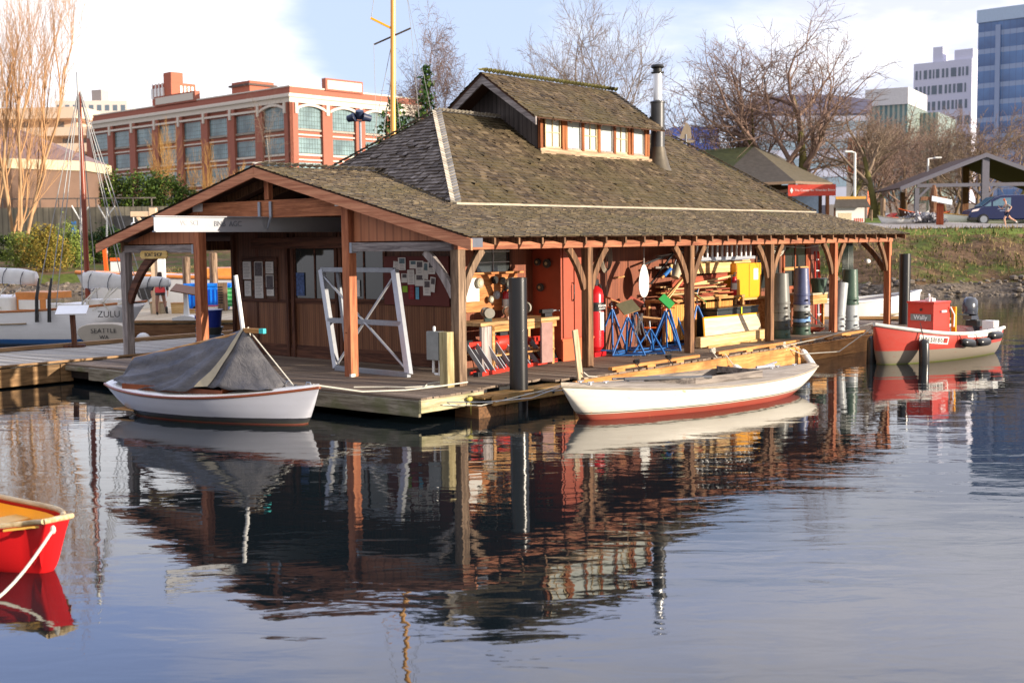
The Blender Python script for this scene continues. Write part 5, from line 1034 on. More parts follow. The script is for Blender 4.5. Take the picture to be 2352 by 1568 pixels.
m = MB(); m.tube([(0.02, 0, z) for z in (.98, .6, .2)], .03, 6); m.xf(Matrix.Translation((0, 0, 0))); 
def fender(name, root_, lab, p, q, r, mt, grp, tie=None):
    P0 = root_.matrix_basis if False else Matrix.Translation(root_.location) @ Matrix.Rotation(root_.rotation_euler.z, 4, 'Z')
    a, b = P0 @ Vector(p), P0 @ Vector(q); e = thing(name, lab, 'fender', a, 0, grp); d = b-a; L_ = d.length; T = d.to_track_quat('Z', 'Y').to_matrix()
    m = MB(); m.lathe([(.01, -.03), (r*.5, -.02), (r*.9, .03), (r, .09), (r, L_-.09), (r*.9, L_-.03), (r*.5, L_+.02), (.01, L_+.03)], n=20, tilt=T); m.build('body', mt, e, smooth=True)
    if tie: m = MB(); m.tube([P0 @ Vector(tie) - a, (0, 0, 0) if (P0@Vector(tie)-a).length < (P0@Vector(tie)-b).length else b-a], .01, 5); m.build('tie', M_black if mt is M_rubber else M_rope, e)
    return e
G = 'black fenders on the red skiff'
f1 = onhull(Sr, .95, .5, out=.14); fender('black_fender', rs, 'upright black fender hanging near the bow plate of the red skiff', (.95, f1.y-.06, .58), (.93, f1.y-.08, -.12), .12, M_rubber, G, (.95, onhull(Sr, .95, .01).y, 1.0))
for x, lab in ((2.2, 'horizontal black fender nearest the bow, right of the number plate'), (2.95, 'horizontal black fender in the middle of the skiff side'), (3.65, 'horizontal black fender nearest the stern of the skiff')):
    y = onhull(Sr, x+.2, .22, out=.1).y; fender('black_fender', rs, lab, (x, y, .47-(.05 if x > 2.9 else 0)+(.12 if x > 3.5 else 0)), (x+.50, y-.0, .42+(.12 if x > 3.5 else 0)), .105, M_rubber, G, (x-.1, onhull(Sr, x, .01).y, .72))
fender('black_fender', rs, 'upright black fender on the shaded left side of the skiff bow', (.55, .42, .62), (.55, .44, -.12), .12, M_rubber, G, (.5, .3, .9))
Bz = thing('tmp', 'x', 'x', Bp(0, 0, 0), HB)
fender('white_fender', Bz, 'white fender hanging at the dock edge close to the red skiff bow', (11.05, -1.25, .32), (11.15, -1.55, -.12), .085, M_white, 'white fenders along the dock edge', (10.9, -1.1, .45))
fender('white_fender', Bz, 'white fender behind the stern of the white wooden sailboat', (7.75, -1.25, .22), (7.85, -1.55, -.05), .085, M_white, 'white fenders along the dock edge', (7.6, -1.1, .5))
bpy.data.objects.remove(Bz)
m = MB(); m.tube([(12.05, -2.6, .98), (11.4, -1.6, .62), (10.6, -1.05, .47)], .012, 6); m.tube([(12.1, -2.7, .95), (11.5, -2.0, .3), (10.9, -1.3, .25), (10.5, -1.0, .47)], .012, 6)
o = m.build('mooring_line', M_rope, None, smooth=True); o.matrix_world = Matrix.Translation(Bp(0, 0, 0)) @ Matrix.Rotation(HB, 4, 'Z'); tag(o, 'pair of white lines from the red skiff bow to the dock edge', 'rope')
for i, (u, c, lab) in enumerate(((4.2, M_rubber, 'black line coiled on the dock rail beside the wooden sailboat deck'), (5.4, M_rubber, 'black line hitched round the rail near the sailboat cockpit'), (7.2, M_rope, 'white rope bunch on the cleat at the dock edge'), (10.5, M_rope, 'white rope bunch on the dock edge near the red skiff'))):
    m = MB()
    for k in range(4): m.tube([(.08*math.cos(t*PI/5+k), .05*math.sin(t*PI/5+k)-.02, .02+.035*math.sin(t*PI/5)+.01*k) for t in range(11)], .012, 5)
    m.tube([(-.1, -.06, .03), (-.04, -.12, -.08), (.05, -.1, -.12)], .012, 5)
    o = m.build('rope_coil', c, None, smooth=True); o.matrix_world = Matrix.Translation(Bp(u, -1.0, .57 if u < 10 else .47)) @ Matrix.Rotation(HB, 4, 'Z'); tag(o, lab, 'rope', 'rope ends on the dock rail')
# 4. red and yellow pram dinghy, bottom left
a = Vector((-.80, .60, 0)).normalized(); pr = thing('pram_dinghy', 'pram dinghy red outside and yellow inside, bow towards us at the lower left', 'dinghy', (-4.245, 11.34, 0), math.atan2(a.y, a.x))
m = MB(); Sp = hull(m, 2.9, 1.25, .53, .39, .46, -.10, .6, .75, 2.6, .12, 0, flare=.55, blunt=.225, n=24)
for i, v in enumerate(m.v): m.v[i] = (v[0] + .22*max(0, 1-v[0]/1.2)*max(0, (.5-v[2])), v[1]*(1-.18*max(0, .5-v[2])*max(0, 1-v[0]/1.0)), v[2])
hp = m.build('hull', plain('pram_red_paint', srgb(206, 30, 34), .25, var=.05, spec=.5), pr, smooth=True)
m = MB(); hull(m, 2.80, 1.10, .49, .36, .43, -.03, .6, .75, 2.6, .1, 0, flare=.6, blunt=.17, n=24); m.v = [(v[0] + .05 + .22*max(0, 1-v[0]/1.2)*max(0, (.5-v[2])), v[1]*(1-.18*max(0, .5-v[2])*max(0, 1-v[0])), v[2]) for v in m.v]; m.build('lining', plain('pram_yellow_paint', srgb(250, 176, 40), .4, var=.05), pr, smooth=True)
m = MB()
for sg in (1, -1): m.tube([(x, sg*(b+.008), z+.004) for x, b, z in Sp], .026, 8)
m.tube([(0, -Sp[0][1]-.004, .533), (-.008, 0, .536), (0, Sp[0][1]+.004, .533)], .027, 8); m.build('gunwale', wood('pale_gunwale', srgb(176, 152, 112), srgb(214, 194, 156), 'x', bump=.1), pr, smooth=True)
m = MB(); m.poly([(.04, .10, .47), (.04, -.10, .47), (.36, -.34, .43), (.36, .34, .43)], (0, 0, .02)); m.box(1.3, 1.6, -.55, .55, .25, .28); m.build('seat', plain('ochre_seat', srgb(224, 176, 84), .5), pr)
m = MB(); m.tube([(.92, -.56, .44), (.95, -.55, .40)], .02); m.build('rowlock', plain('dark_teal_metal', srgb(40, 80, 84), .4), pr)
m = MB(); P0 = Vector((-4.23, 11.17, .47)); P1 = Vector((-4.9, 9.6, .05)); pts = [P0 + (P1-P0)*t + Vector((0, 0, -.34*math.sin(PI*t)*(1-.3*t))) for t in [i/14 for i in range(15)]]; m.tube(pts, .014, 8); m.ball(P0, .026, (1, 1, 1.6))
o = m.build('painter_rope', M_rope, None, smooth=True); tag(o, 'white painter rope sagging from the bow of the red pram dinghy', 'rope')
# 5. ketch ZULU at the left
kt = thing('ketch', 'white wooden ketch with blue boot stripe, varnished masts and furled sails at the left', 'sailboat', (-23.5, 42.2, 0), math.atan2(-3.6, 12.2))   # local x from bow to stern
Lk = 12.1; m = MB(); Sk = hull(m, Lk, 3.1, 1.75, 1.0, 1.25, -.5, .55, .52, 2.1, 1.6, .9, flare=.6, n=34)
m.build('hull', hullmat('ketch_paint', [(.05, (.02, .05, .12, 1)), (.20, srgb(30, 104, 176)), (9, srgb(248, 249, 252))], .3, plank=3), kt, smooth=True)
deckmesh(Sk, None, .06, 8).build('deck', plain('ketch_deck', srgb(198, 186, 160), .7), kt)
rubrail(Sk, .04, .05, .0).build('cap_rail', plain('varnished_rail', srgb(170, 104, 54), .35), kt, smooth=True)
rubrail(Sk, .022, -.34, .012, 2, 9.5).build('rub_strake', plain('bronze_strake', srgb(150, 128, 96), .5), kt, smooth=True)
m = MB(); m.box(4.6, 8.3, -.95, .95, .9, 1.50); m.box(9.7, 11.2, -.6, .6, .9, 1.28); m.build('cabin', M_white, kt, bevel=.04)
m = MB(); m.box(8.25, 9.45, -.62, .62, 1.42, 1.64); m.box(8.32, 9.4, -.66, -.62, 1.02, 1.45); m.build('companionway', plain('varnished_hatch', srgb(206, 132, 66), .3), kt, bevel=.02)
m = MB(); m.box(8.42, 9.2, -.68, -.665, 1.1, 1.4); m.build('hatch_window', M_white, kt)
for x in (5.4, 6.5): m = MB(); m.lathe([(.12, 0), (.12, .03), (.08, .03)], (x, -.98, 1.24), n=16, axis='y'); m.build('porthole', M_black, kt)
m = MB(); m.lathe([(.14, 0), (.14, .12), (0, .13)], (7.75, -.98, 1.22), n=18, axis='y', tilt=Matrix.Rotation(PI, 3, 'Z') if False else None); m.build('vent', M_black, kt, smooth=True)
MX = 10.5
m = MB(); m.tube([(MX, 0, .9), (MX-.03, 0, 5.0), (MX-.05, 0, 8.2)], [.085, .08, .055], 12); m.build('mizzen_mast', plain('mast_varnish', srgb(132, 62, 42), .3, var=.2, scale=3), kt, smooth=True)
m = MB(); m.tube([(MX-.05, 0, 7.2), (MX-.05, 0, 8.5)], .06, 10); m.tube([(MX-.05, 0, 8.5), (MX-.05, 0, 8.9)], .012); m.build('masthead', M_white, kt, smooth=True)
m = MB(); m.tube([(3.6, 0, 1.2), (3.6, 0, 13)], [.12, .07], 12); m.build('main_mast', plain('mast_varnish_pale', srgb(190, 160, 120), .4), kt, smooth=True)
def sail(name, p0, p1, r0, r1, hang=.12):
    m = MB(); N = 22; pts = []; rr = []; p0, p1 = Vector(p0), Vector(p1); vs = []; n = 14
    for i in range(N+1):
        t = i/N; c = p0.lerp(p1, t)+Vector((0, 0, .03*math.sin(t*9))); r = r0+(r1-r0)*t; r *= 1+.04*math.sin(t*23)
        for k in range(n): a = 2*PI*k/n; vs.append(c+Vector((0, r*.62*math.cos(a)*(1+.08*math.sin(3*a+t*8)), r*math.sin(a)*(1.25 if math.sin(a) > 0 else .9)+.1*r)))
    fs = [(i*n+k, i*n+(k+1) % n, (i+1)*n+(k+1) % n, (i+1)*n+k) for i in range(N) for k in range(n)] + [tuple(range(n-1, -1, -1)), tuple(N*n+k for k in range(n))]
    m.add(vs, fs); s_ = m.build(name, plain('sailcloth', srgb(216, 216, 216), .8, var=.12, scale=4, bump=.3), kt, smooth='all'); 
    m = MB()
    for i in (2, 7, 12, 17, 20): t = i/N; c = p0.lerp(p1, t); r = (r0+(r1-r0)*t)*1.22; m.tube([c+Vector((.06*math.sin(a), r*.7*math.cos(a), r*math.sin(a)+.03)) for a in [2*PI*j/10 for j in range(11)]], .014, 5)
    m.build('sail_tie', plain('grey_tie', srgb(80, 84, 96), .7), s_); return s_
sail('furled_mizzen', (MX-.1, 0, 1.92), (MX+2.95, 0, 1.86), .27, .13); sail('furled_mainsail', (3.7, 0, 2.35), (8.75, -.2, 1.98), .34, .22)
m = MB()
for x, y, zt in ((MX-.9, -1.40, 8.0), (MX-.45, -1.38, 8.0), (MX-.2, -1.35, 7.9), (MX+.7, -1.3, 8.0), (MX-.6, 1.35, 8.0), (MX+.5, 1.35, 8.0), (MX+1.2, 1.2, 8.0), (MX+1.9, -.5, 8.1), (MX+1.9, .5, 8.1)): m.tube([(x, y, 1.2), (MX-.05, 0, zt)], .016, 5)
for x, y in ((3.2, -1.3), (4.0, -1.35), (4.6, -1.4), (7.2, -.2)): m.tube([(x, y, 1.3), (3.6, 0, 12)], .018, 5)
m.build('rigging', plain('rigging_wire', srgb(150, 150, 150), .5), kt)
for x in (MX-.9, MX-.45): m = MB(); m.tube([(x, -1.42, .75), (x+.02, -1.40, 1.5), (x+.06, -1.3, 2.0)], .028, 6); m.tube([(x+.08, -1.43, .75), (x+.08, -1.40, 1.5), (x+.08, -1.3, 2.1)], .028, 6); m.build('deadeyes', M_black, kt)
KM = (Matrix.Translation(kt.location) @ Matrix.Rotation(kt.rotation_euler.z, 4, 'Z')).inverted(); krz = -kt.rotation_euler.z
m = MB(); n = 24; pts = []
for i in range(n): a_ = 2*PI*i/n; pts.append((.74*math.copysign(abs(math.cos(a_))**.6, math.cos(a_))*(1 if math.sin(a_) > 0 else .92), .30*math.copysign(abs(math.sin(a_))**.75, math.sin(a_))))
P_ = KM @ at(233, 766, 37.3); TT = Matrix.Translation(P_) @ Matrix.Rotation(krz+.12, 4, 'Z')
m.poly([(x, .1 - .15*z, z) for x, z in pts], (0, .7, .0)); m.xf(TT); tr = m.build('transom', plain('beige_transom', srgb(196, 188, 176), .5, var=.06), kt, bevel=.03)
text('SEATTLE', .20, M_ink, kt, TT @ Vector((.05, .07, .08)), (PI/2-.15, 0, krz+.12)); text('WA', .16, M_ink, kt, TT @ Vector((.05, .10, -.12)), (PI/2-.15, 0, krz+.12))
text('ZULU', .27, M_ink, kt, KM @ at(250, 722, 37.25), (PI/2, 0, krz))
for i in range(14):
    m = MB(); x = rnd(4.5, 8.6) if i % 2 else rnd(10.6, 11.9); m.tube([(x, rnd(-.3, .0), 1.75), (x+rnd(-.1, .1), rnd(-1.1, -.5), 1.35), (x+rnd(-.15, .15), rnd(-1.2, -.6), 1.1)], .02, 5); m.build('hanging_line', M_rope, kt)
m = MB(); m.box(10.9, 11.4, -.7, -.2, 1.0, 1.42); m.box(11.6, 12.0, -.6, -.1, 1.1, 1.42); m.box(9.6, 9.9, -.9, -.5, 1.0, 1.3); m.build('deck_boxes', M_white, kt, bevel=.02)
# 6. white rowing boat behind the fifth post, and the long cruiser behind the far pier
rb, L = boatB('white_workboat', 'plain white workboat tied beyond the end of the shop dock behind the black pile', 'boat', (24.2, 1.0), (20.4, 4.6))
m = MB(); Sq = hull(m, 5.2, 1.9, 1.25, .95, .95, -.15, .5, .7, 2.0, .12, 0, flare=.5); m.build('hull', plain('workboat_white', srgb(206, 204, 208), .45, var=.05), rb, smooth=True); rubrail(Sq, .04, 0, .02).build('gunwale', M_white, rb, smooth=True)
m = MB(); m.box(1, 4.6, -.8, .8, .5, .55); m.box(3.3, 3.9, -.4, .3, .8, 1.0); m.build('thwarts', M_tan, rb)
cz = thing('moored_cruiser', 'long white cruiser with orange varnished rail moored beyond the far pier', 'boat', (-19.5, 55.5, 0), R(3))
m = MB(); Sc = hull(m, 20, 4, 1.9, 1.55, 1.6, -.4, .5, .8, 2.2, 1.5, 0, flare=.4, n=26); m.build('hull', plain('cruiser_white', srgb(206, 206, 208), .35, var=.05), cz, smooth=True)
rubrail(Sc, .09, .02, .02).build('varnished_rail', plain('orange_varnish', srgb(214, 132, 64), .3), cz, smooth=True); deckmesh(Sc, None, .1, 6).build('deck', M_white, cz)
m = MB(); m.box(5.5, 8.6, -1.2, 1.2, 1.5, 2.05); m.build('cabin', plain('orange_varnish', srgb(214, 132, 64), .3), cz, bevel=.05); m = MB(); m.box(9.2, 16, -1.4, 1.4, 1.5, 2.0); m.build('deckhouse', M_yw, cz, bevel=.05)
m = MB(); m.lathe([(.34, -.02), (.34, .08), (.22, .08), (.22, .0), (.0, .0)], (3.45, -1.78, 1.02), n=22, axis='y', tilt=None); m.build('exhaust', M_black, cz, smooth=True)
# ---------------------------------------------------------------- water and land
random.seed(31)
T = NT('lake_water'); T.col((0.006, 0.010, 0.012, 1)); T.set(0.012, 0, 0.5); T.b.inputs['IOR'].default_value = 1.46
tcn = T.tc.outputs['Object']
a1 = T.noise(0.8, 2, .5, (.32, 1.0, 1), .5); a2 = T.noise(2.7, 3, .5, (.38, 1.0, 1), .6); a3 = T.noise(9.0, 2, .5, (.5, 1.0, 1), .3)
calm = T.ramp(T.noise(.09, 3, .5, (.7, 1, 1)), [(.35, (.35, .35, .35, 1)), (.65, (1, 1, 1, 1))])
h = T.math('ADD', T.math('MULTIPLY', a1, 1.1), T.math('ADD', T.math('MULTIPLY', a2, .42), T.math('MULTIPLY', a3, .06)))
T.bump(T.math('MULTIPLY', h, calm), 1.0, .0145)
m = MB(); m.quad((-900, -60, 0), (900, -60, 0), (900, 130, 0), (-900, 130, 0)); tag(m.build('water', T.m), kind='structure')
def shore(x):   # y of the waterline
    return 80 - 15*(1/(1+math.exp(-(x-4)/3.0))) + 1.2*math.sin(x*.21) + .5*math.sin(x*.83)
def zland(x, y):
    d = y - shore(x); r = 1/(1+math.exp(-(x-4)/3.0))
    if d < 0: return -1.2 + .02*d if d < -3 else -1.2*(-d/3)
    L_ = min(1.2, d*.38) + min(1.2, max(0, d-4)*.05) + max(0, min(1.6, (d-26)*.10)) + max(0, min(2.5, (d-60)*.05))
    Rr = min(.9, d*.5) + min(2.6, max(0, d-1.8)*.34) + max(0, min(.9, (d-12)*.09))
    return L_*(1-r) + Rr*r + (.12*math.sin(x*1.9+y)*math.sin(y*1.3) if 0 < d < 9 else 0)
xs = [-900, -500, -300, -200, -140, -100, -80] + [-70+i*1.6 for i in range(88)] + [75, 85, 100, 130, 180, 260, 400, 600, 900]
ys_off = [-6, -3, -1.5, -.6, 0, .5, 1, 1.6, 2.3, 3, 4, 5, 6, 7.2, 8.5, 10, 12, 15, 19, 24, 32, 40, 60, 90, 160, 300, 700, 1400, 3000]
vs = []; 
for o_ in ys_off:
    for x in xs: y = shore(max(-70, min(72, x)))+o_; vs.append((x, y, zland(max(-70, min(72, x)), y)))
nx = len(xs); fs = [(j*nx+i, j*nx+i+1, (j+1)*nx+i+1, (j+1)*nx+i) for j in range(len(ys_off)-1) for i in range(nx-1)]
T = NT('bank_and_lawn'); z = T.sep()[2]; y = T.sep()[1]
n1 = T.noise(.35, 5, .65); n2 = T.noise(2.2, 5, .7); n3 = T.noise(7, 3, .6)
grass = T.ramp(n2, [(.3, srgb(58, 66, 30)), (.55, srgb(78, 88, 40)), (.8, srgb(108, 106, 58))])
leafy = T.ramp(n2, [(.3, srgb(64, 54, 36)), (.5, srgb(104, 82, 62)), (.7, srgb(136, 108, 84))])
rock = T.ramp(n3, [(.3, srgb(52, 48, 42)), (.7, srgb(124, 112, 100))])
c = T.mix(T.ramp(T.math('ADD', n1, T.math('MULTIPLY', T.math('SUBTRACT', n2, .5), .5)), [(.46, (0, 0, 0, 1)), (.56, (1, 1, 1, 1))]), leafy, grass)
c = T.mix(T.ramp(T.math('ADD', z, T.math('MULTIPLY', n1, 1.0)), [(.75/2, (1, 1, 1, 1)), (1.5/2, (0, 0, 0, 1))]) if False else T.math('GREATER_THAN', T.math('ADD', .3, T.math('MULTIPLY', n1, .6)), z), c, rock)
top = T.math('GREATER_THAN', z, 3.15); c = T.mix(top, c, T.ramp(n2, [(.3, srgb(88, 104, 44)), (.8, srgb(116, 128, 58))]))
far_ = T.math('GREATER_THAN', y, 112.0); c = T.mix(far_, c, T.ramp(n2, [(.3, srgb(104, 100, 92)), (.8, srgb(140, 134, 124))]))
T.col(c); T.set(.95, 0, .1); T.bump(n3, .6, .08)
m = MB(); m.add(vs, fs); tag(m.build('ground', T.m), kind='structure')
m = MB(); pv = []
for i in range(40):
    x = 4+i*1.9; pv += [(x, 74.8+.02*x, 3.62), (x, 80.5+.02*x, 3.72)]
for i in range(39): m.quad(pv[2*i], pv[2*i+2], pv[2*i+3], pv[2*i+1])
for i, p in enumerate(m.v): m.v[i] = (p[0], p[1], zland(min(72, p[0]), p[1])+.05)
tag(m.build('path', plain('asphalt_path', srgb(150, 142, 136), .9, var=.12, scale=1)), kind='structure')
# ---------------------------------------------------------------- foliage and trees
M_leafA = attr('hedge_leaves', srgb(34, 52, 18), srgb(62, 86, 30), srgb(120, 136, 60), .7, nscale=.5)
M_leafY = attr('yellowing_leaves', srgb(84, 84, 34), srgb(136, 122, 48), srgb(176, 138, 62), .7, nscale=.5)
M_leafG = attr('pale_green_leaves', srgb(84, 100, 40), srgb(122, 138, 60), srgb(160, 168, 96), .7, nscale=.5)
M_leafC = attr('conifer_needles', srgb(22, 44, 24), srgb(46, 78, 36), srgb(104, 120, 52), .7, nscale=.5)
M_grass = attr('dry_grass', srgb(70, 78, 34), srgb(116, 104, 66), srgb(150, 130, 94), .9, nscale=.5)
M_bark = plain('bark_brown', srgb(108, 88, 66), .9, var=.3, scale=3); M_barkt = plain('bark_tan', srgb(170, 138, 104), .9, var=.25, scale=2); M_barkw = plain('birch_bark', srgb(196, 184, 170), .8, var=.3, scale=3)
M_twig = plain('twigs_brown', srgb(126, 108, 92), .9, var=.2, scale=1); M_twigt = plain('twigs_tan', srgb(178, 138, 100), .9, var=.2, scale=1); M_twigr = plain('twigs_reddish', srgb(130, 106, 94), .9, var=.2, scale=1); M_twigo = plain('twigs_ochre', srgb(170, 130, 72), .9, var=.2, scale=1); M_moss = plain('mossy_bark', srgb(98, 92, 50), .95, var=.35, scale=2)
def leaf_quads(m, P, s, c):
    n = Vector((random.gauss(0, 1), random.gauss(0, 1), random.gauss(0, 1)+.4)).normalized(); a = n.orthogonal().normalized(); b = n.cross(a); t = rnd(0, PI); a, b = a*math.cos(t)+b*math.sin(t), b*math.cos(t)-a*math.sin(t)
    m.quad(P-a*s, P-b*s*.55, P+a*s, P+b*s*.55, col=c)
def bush(name, lab, cat, p, blobs, n, size, mt, group=None, stem=True):
    """leaf clumps spread over a few uneven lobes, with a short stem"""
    r = thing(name, lab, cat, p, 0, group); m = MB()
    tot = sum(b[3]*b[5] for b in blobs)
    for (x, y, z, rx, ry, rz) in blobs:
        k = int(n*rx*rz/tot); cl = [(Vector((random.gauss(0, 1), random.gauss(0, 1), random.gauss(0, 1))).normalized(), rnd(.55, 1.05)) for _ in range(max(8, k//40))]
        for _ in range(k):
            d, rr = random.choice(cl); q = d*rr + Vector((random.gauss(0, .16), random.gauss(0, .16), random.gauss(0, .16)))
            P = Vector((x+q.x*rx, y+q.y*ry, max(.03, z+q.z*rz))); leaf_quads(m, P, size*rnd(.6, 1.4), min(1, max(0, random.gauss(.5, .24))))
    m.build('foliage', mt, r)
    if stem:
        m = MB()
        for (x, y, z, rx, ry, rz) in blobs: m.tube([(x*.3, y*.3, 0), (x*.8, y*.8, z*.6), (x, y, z)], [.12, .08, .03], 5)
        m.build('stem', M_bark, r)
    return r
def tree(name, lab, p, H, spread=.5, style='round', bark=None, twig=None, r0=None, levels=4, trunk=.25, group=None, seed=0, dens=1.0, droop=0.0, ntr=1, twr=.012, limb=(5, 7), Wd=None):
    """bare tree: tapered trunk, limbs, branches and twigs grown recursively"""
    rg = random.Random(seed); root = thing(name, lab, 'tree', p, 0, group); tm, cm = MB(), MB(); r0 = r0 or H*.018
    def seg(mb, pts, r_a, r_b, n):
        k = len(pts); mb.tube(pts, [r_a+(r_b-r_a)*i/(k-1) for i in range(k)], n, caps=False)
    def grow(P, D, Ln, r, lev):
        n = 4 if lev <= 1 else (3 if lev == 2 else 2); pts = [P]; d = D.copy(); q = P.copy(); wob = .16 if lev < 2 else .26
        for i in range(n):
            d = (d + Vector((rg.gauss(0, wob), rg.gauss(0, wob), rg.gauss(0, wob)*.6)))
            if style == 'column': d += Vector((0, 0, .30))
            elif droop and lev >= 2: d += Vector((0, 0, -droop))
            else: d += Vector((0, 0, .10 if lev < 3 else .03))
            d.normalize(); q = q + d*(Ln/n); pts.append(q)
        rb = max(twr*.6, r*(.35 if lev < levels else .5)); seg(tm if lev == 0 else cm, pts, r, rb, 8 if lev == 0 else (6 if lev == 1 else (4 if lev == 2 else 3)))
        if lev >= levels: return
        cnt = rg.randint(*limb) if lev == 0 else int(rg.randint(5, 7)*dens)
        for i in range(cnt):
            f = (.12 if lev else trunk) + (1-(.12 if lev else trunk))*((i+rg.random()*.7)/cnt); f = min(.99, f); k = min(int(f*n), n-1); b = pts[k].lerp(pts[k+1], f*n-k); ax = (pts[k+1]-pts[k]).normalized()
            t = rg.uniform(0, 2*PI) if lev else i*2.4+rg.uniform(-.4, .4); o = ax.orthogonal().normalized(); o = Matrix.Rotation(t, 3, ax) @ o
            ang = {'round': rg.uniform(.5, 1.05), 'wide': rg.uniform(.7, 1.25), 'column': rg.uniform(.15, .40), 'fan': rg.uniform(.35, .85)}[style] * (1 if lev else spread*2)
            nd = (ax*math.cos(ang)+o*math.sin(ang)).normalized()
            ln = Ln*(rg.uniform(.55, .82) if lev else rg.uniform(.6, .9))*(1-.35*f if lev else 1-.35*f)
            if style == 'column' and lev == 0: ln = Ln*rg.uniform(.5, .75)*(1.1-.5*f)
            grow(b, nd, ln, max(twr, r*(.62 if lev == 0 else .5)*(1-.4*f)), lev+1)
        if lev: grow(pts[-1], d, Ln*.5, rb, lev+1)
    for k in range(ntr):
        D = Vector((0, 0, 1)) if ntr == 1 else Vector((math.cos(k*2.1+.4)*.28, math.sin(k*2.1+.4)*.28, 1)).normalized()
        grow(Vector((0, 0, 0)) + (Vector((math.cos(k*2.1), math.sin(k*2.1), 0))*.3 if ntr > 1 else Vector((0, 0, 0))), D, H*(.62 if style != 'column' else .8)*(1 if k == 0 else rg.uniform(.75, .95)), r0*(1 if ntr == 1 else .75), 0)
    zm = sorted(v[2] for v in cm.v)[int(len(cm.v)*.995)]; k_ = H/zm
    xw = sorted(abs(v[0]) for v in cm.v)[int(len(cm.v)*.90)]*k_; kx = k_*(Wd/xw if Wd else 1)
    for mb in (tm, cm): mb.v = [(v[0]*kx, v[1]*kx, v[2]*k_) for v in mb.v]
    tm.build('trunk', bark or M_bark, root, smooth='all'); cm.build('crown', twig or M_twig, root, smooth='all'); return root
def conifer(lab, p, H, R_, seed, group=None, n=2600, mt=None):
    rg = random.Random(seed); random.seed(seed); r = thing('conifer', lab, 'tree', p, 0, group); m = MB(); m.tube([(0, 0, 0), (0, 0, H*.97)], [H*.014, .02], 7); m.build('trunk', M_bark, r)
    m = MB(); L_ = 46
    for i in range(L_):
        f = i/L_; z = H*(.12+.88*f); rad = R_*(1-f)**.75*rg.uniform(.6, 1.15)+.12
        for k in range(7):
            a = rg.uniform(0, 2*PI); rr = rad*rg.uniform(.7, 1.15); 
            for j in range(max(3, int(n/(L_*7)*(1.3-f)))):
                s = rg.random(); P = Vector((math.cos(a)*rr*s, math.sin(a)*rr*s, z-rr*s*.35+rg.gauss(0, .1))); leaf_quads(m, P+Vector((rg.gauss(0, .12), rg.gauss(0, .12), 0)), .2*rg.uniform(.6, 1.3)*(H/14), min(1, max(0, rg.gauss(.35+.3*s, .2))))
    m.build('crown', mt or M_leafC, r); return r
def gp(px, d):   # a ground point at image column px, distance d
    q = at(px, 560, d); return Vector((q.x, q.y, zland(max(-70, min(72, q.x)), q.y)-.05))
def gH(px, ytop, d): q = at(px, ytop, d); g = gp(px, d); return g, q.z - g.z
def T2(kind, lab, px, ytop, d, wpx, *a, **k):
    g, H = gH(px, ytop, d); return tree(kind, lab, g, H, *a, Wd=wpx/2*d/FPX, **k)
T2('poplar', 'tall bare poplar with many upright tan limbs at the left edge', 38, -150, 93, 225, .32, 'column', M_barkt, M_twigt, .25, 4, .10, seed=4, dens=.60, ntr=3, twr=.014, limb=(9, 10))
T2('poplar', 'second upright bare poplar just left of the photo edge, limbs reaching in', -30, -150, 97, 190, .3, 'column', M_barkt, M_twigt, .25, 4, .10, seed=8, dens=.5, ntr=2, twr=.014, limb=(8, 9))
for i, (px, yt, d, w_, lab) in enumerate(((362, 275, 132, 70, 'slender ochre sapling before the left end of the brick building'), (392, 300, 128, 50, 'shorter ochre sapling beside the tallest one'), (463, 325, 131, 60, 'ochre sapling before the middle windows of the brick building'), (500, 365, 134, 50, 'low ochre sapling between the middle brick piers'), (545, 372, 132, 60, 'thin ochre sapling above the gable slope'))):
    T2('sapling', lab, px, yt, d, w_, .25, 'column', M_barkt, M_twigo, .07, 3, .1, 'saplings in front of the brick building', 60+i, .8, ntr=2, twr=.014, limb=(8, 9))
T2('birch_tree', 'thin white birch before the corner of the brick building', 631, 198, 118, 90, .35, 'round', M_barkw, M_twig, .11, 3, .25, seed=13, dens=.9, twr=.010, droop=.1)
T2('birch_tree', 'tall drooping birch rising behind the roof left of the clerestory', 1040, 24, 92, 190, .40, 'round', M_barkw, M_twigr, .2, 4, .30, seed=17, dens=1.2, droop=.12, twr=.017, limb=(8, 9))
def C2(lab, px, yt, d, w_, seed, **k): g, H = gH(px, yt, d); conifer(lab, g, H, w_/2*d/FPX, seed, **k)
C2('narrow dark conifer growing beside the drooping birch', 986, 146, 84, 120, 5, n=2000)
C2('broad dark conifer behind the yellow mast', 912, 222, 88, 330, 6, n=6500); C2('dark conifer behind the hip end between mast and birch', 965, 250, 90, 200, 9, n=3000)
T2('maple_tree', 'wide bare maple fanning out behind the clerestory roof', 1352, -10, 88, 320, .5, 'fan', M_bark, M_twig, .26, 4, .10, seed=28, dens=.95, ntr=3, twr=.014, limb=(7, 8))
T2('oak_tree', 'big mossy bare oak with crooked limbs above the dark hip roof', 1822, 36, 100, 400, .55, 'round', M_moss, M_twigr, .50, 4, .15, seed=27, dens=.95, ntr=2, twr=.018, limb=(7, 8))
T2('oak_tree', 'smaller bare tree left of the big oak with reddish twigs', 1690, 112, 104, 240, .5, 'round', M_moss, M_twigr, .28, 4, .25, seed=46, dens=.9, ntr=2, twr=.016, limb=(7, 8))
T2('maple_tree', 'low bare tree between stove pipe and weather vane', 1560, 195, 104, 130, .5, 'wide', M_bark, M_twigr, .2, 4, .2, seed=48, dens=.75, twr=.015)
T2('maple_tree', 'faint bare tree left of the clerestory gable', 1165, 112, 108, 160, .5, 'round', M_bark, M_twig, .18, 4, .3, seed=51, dens=.8, twr=.014)
random.seed(77)
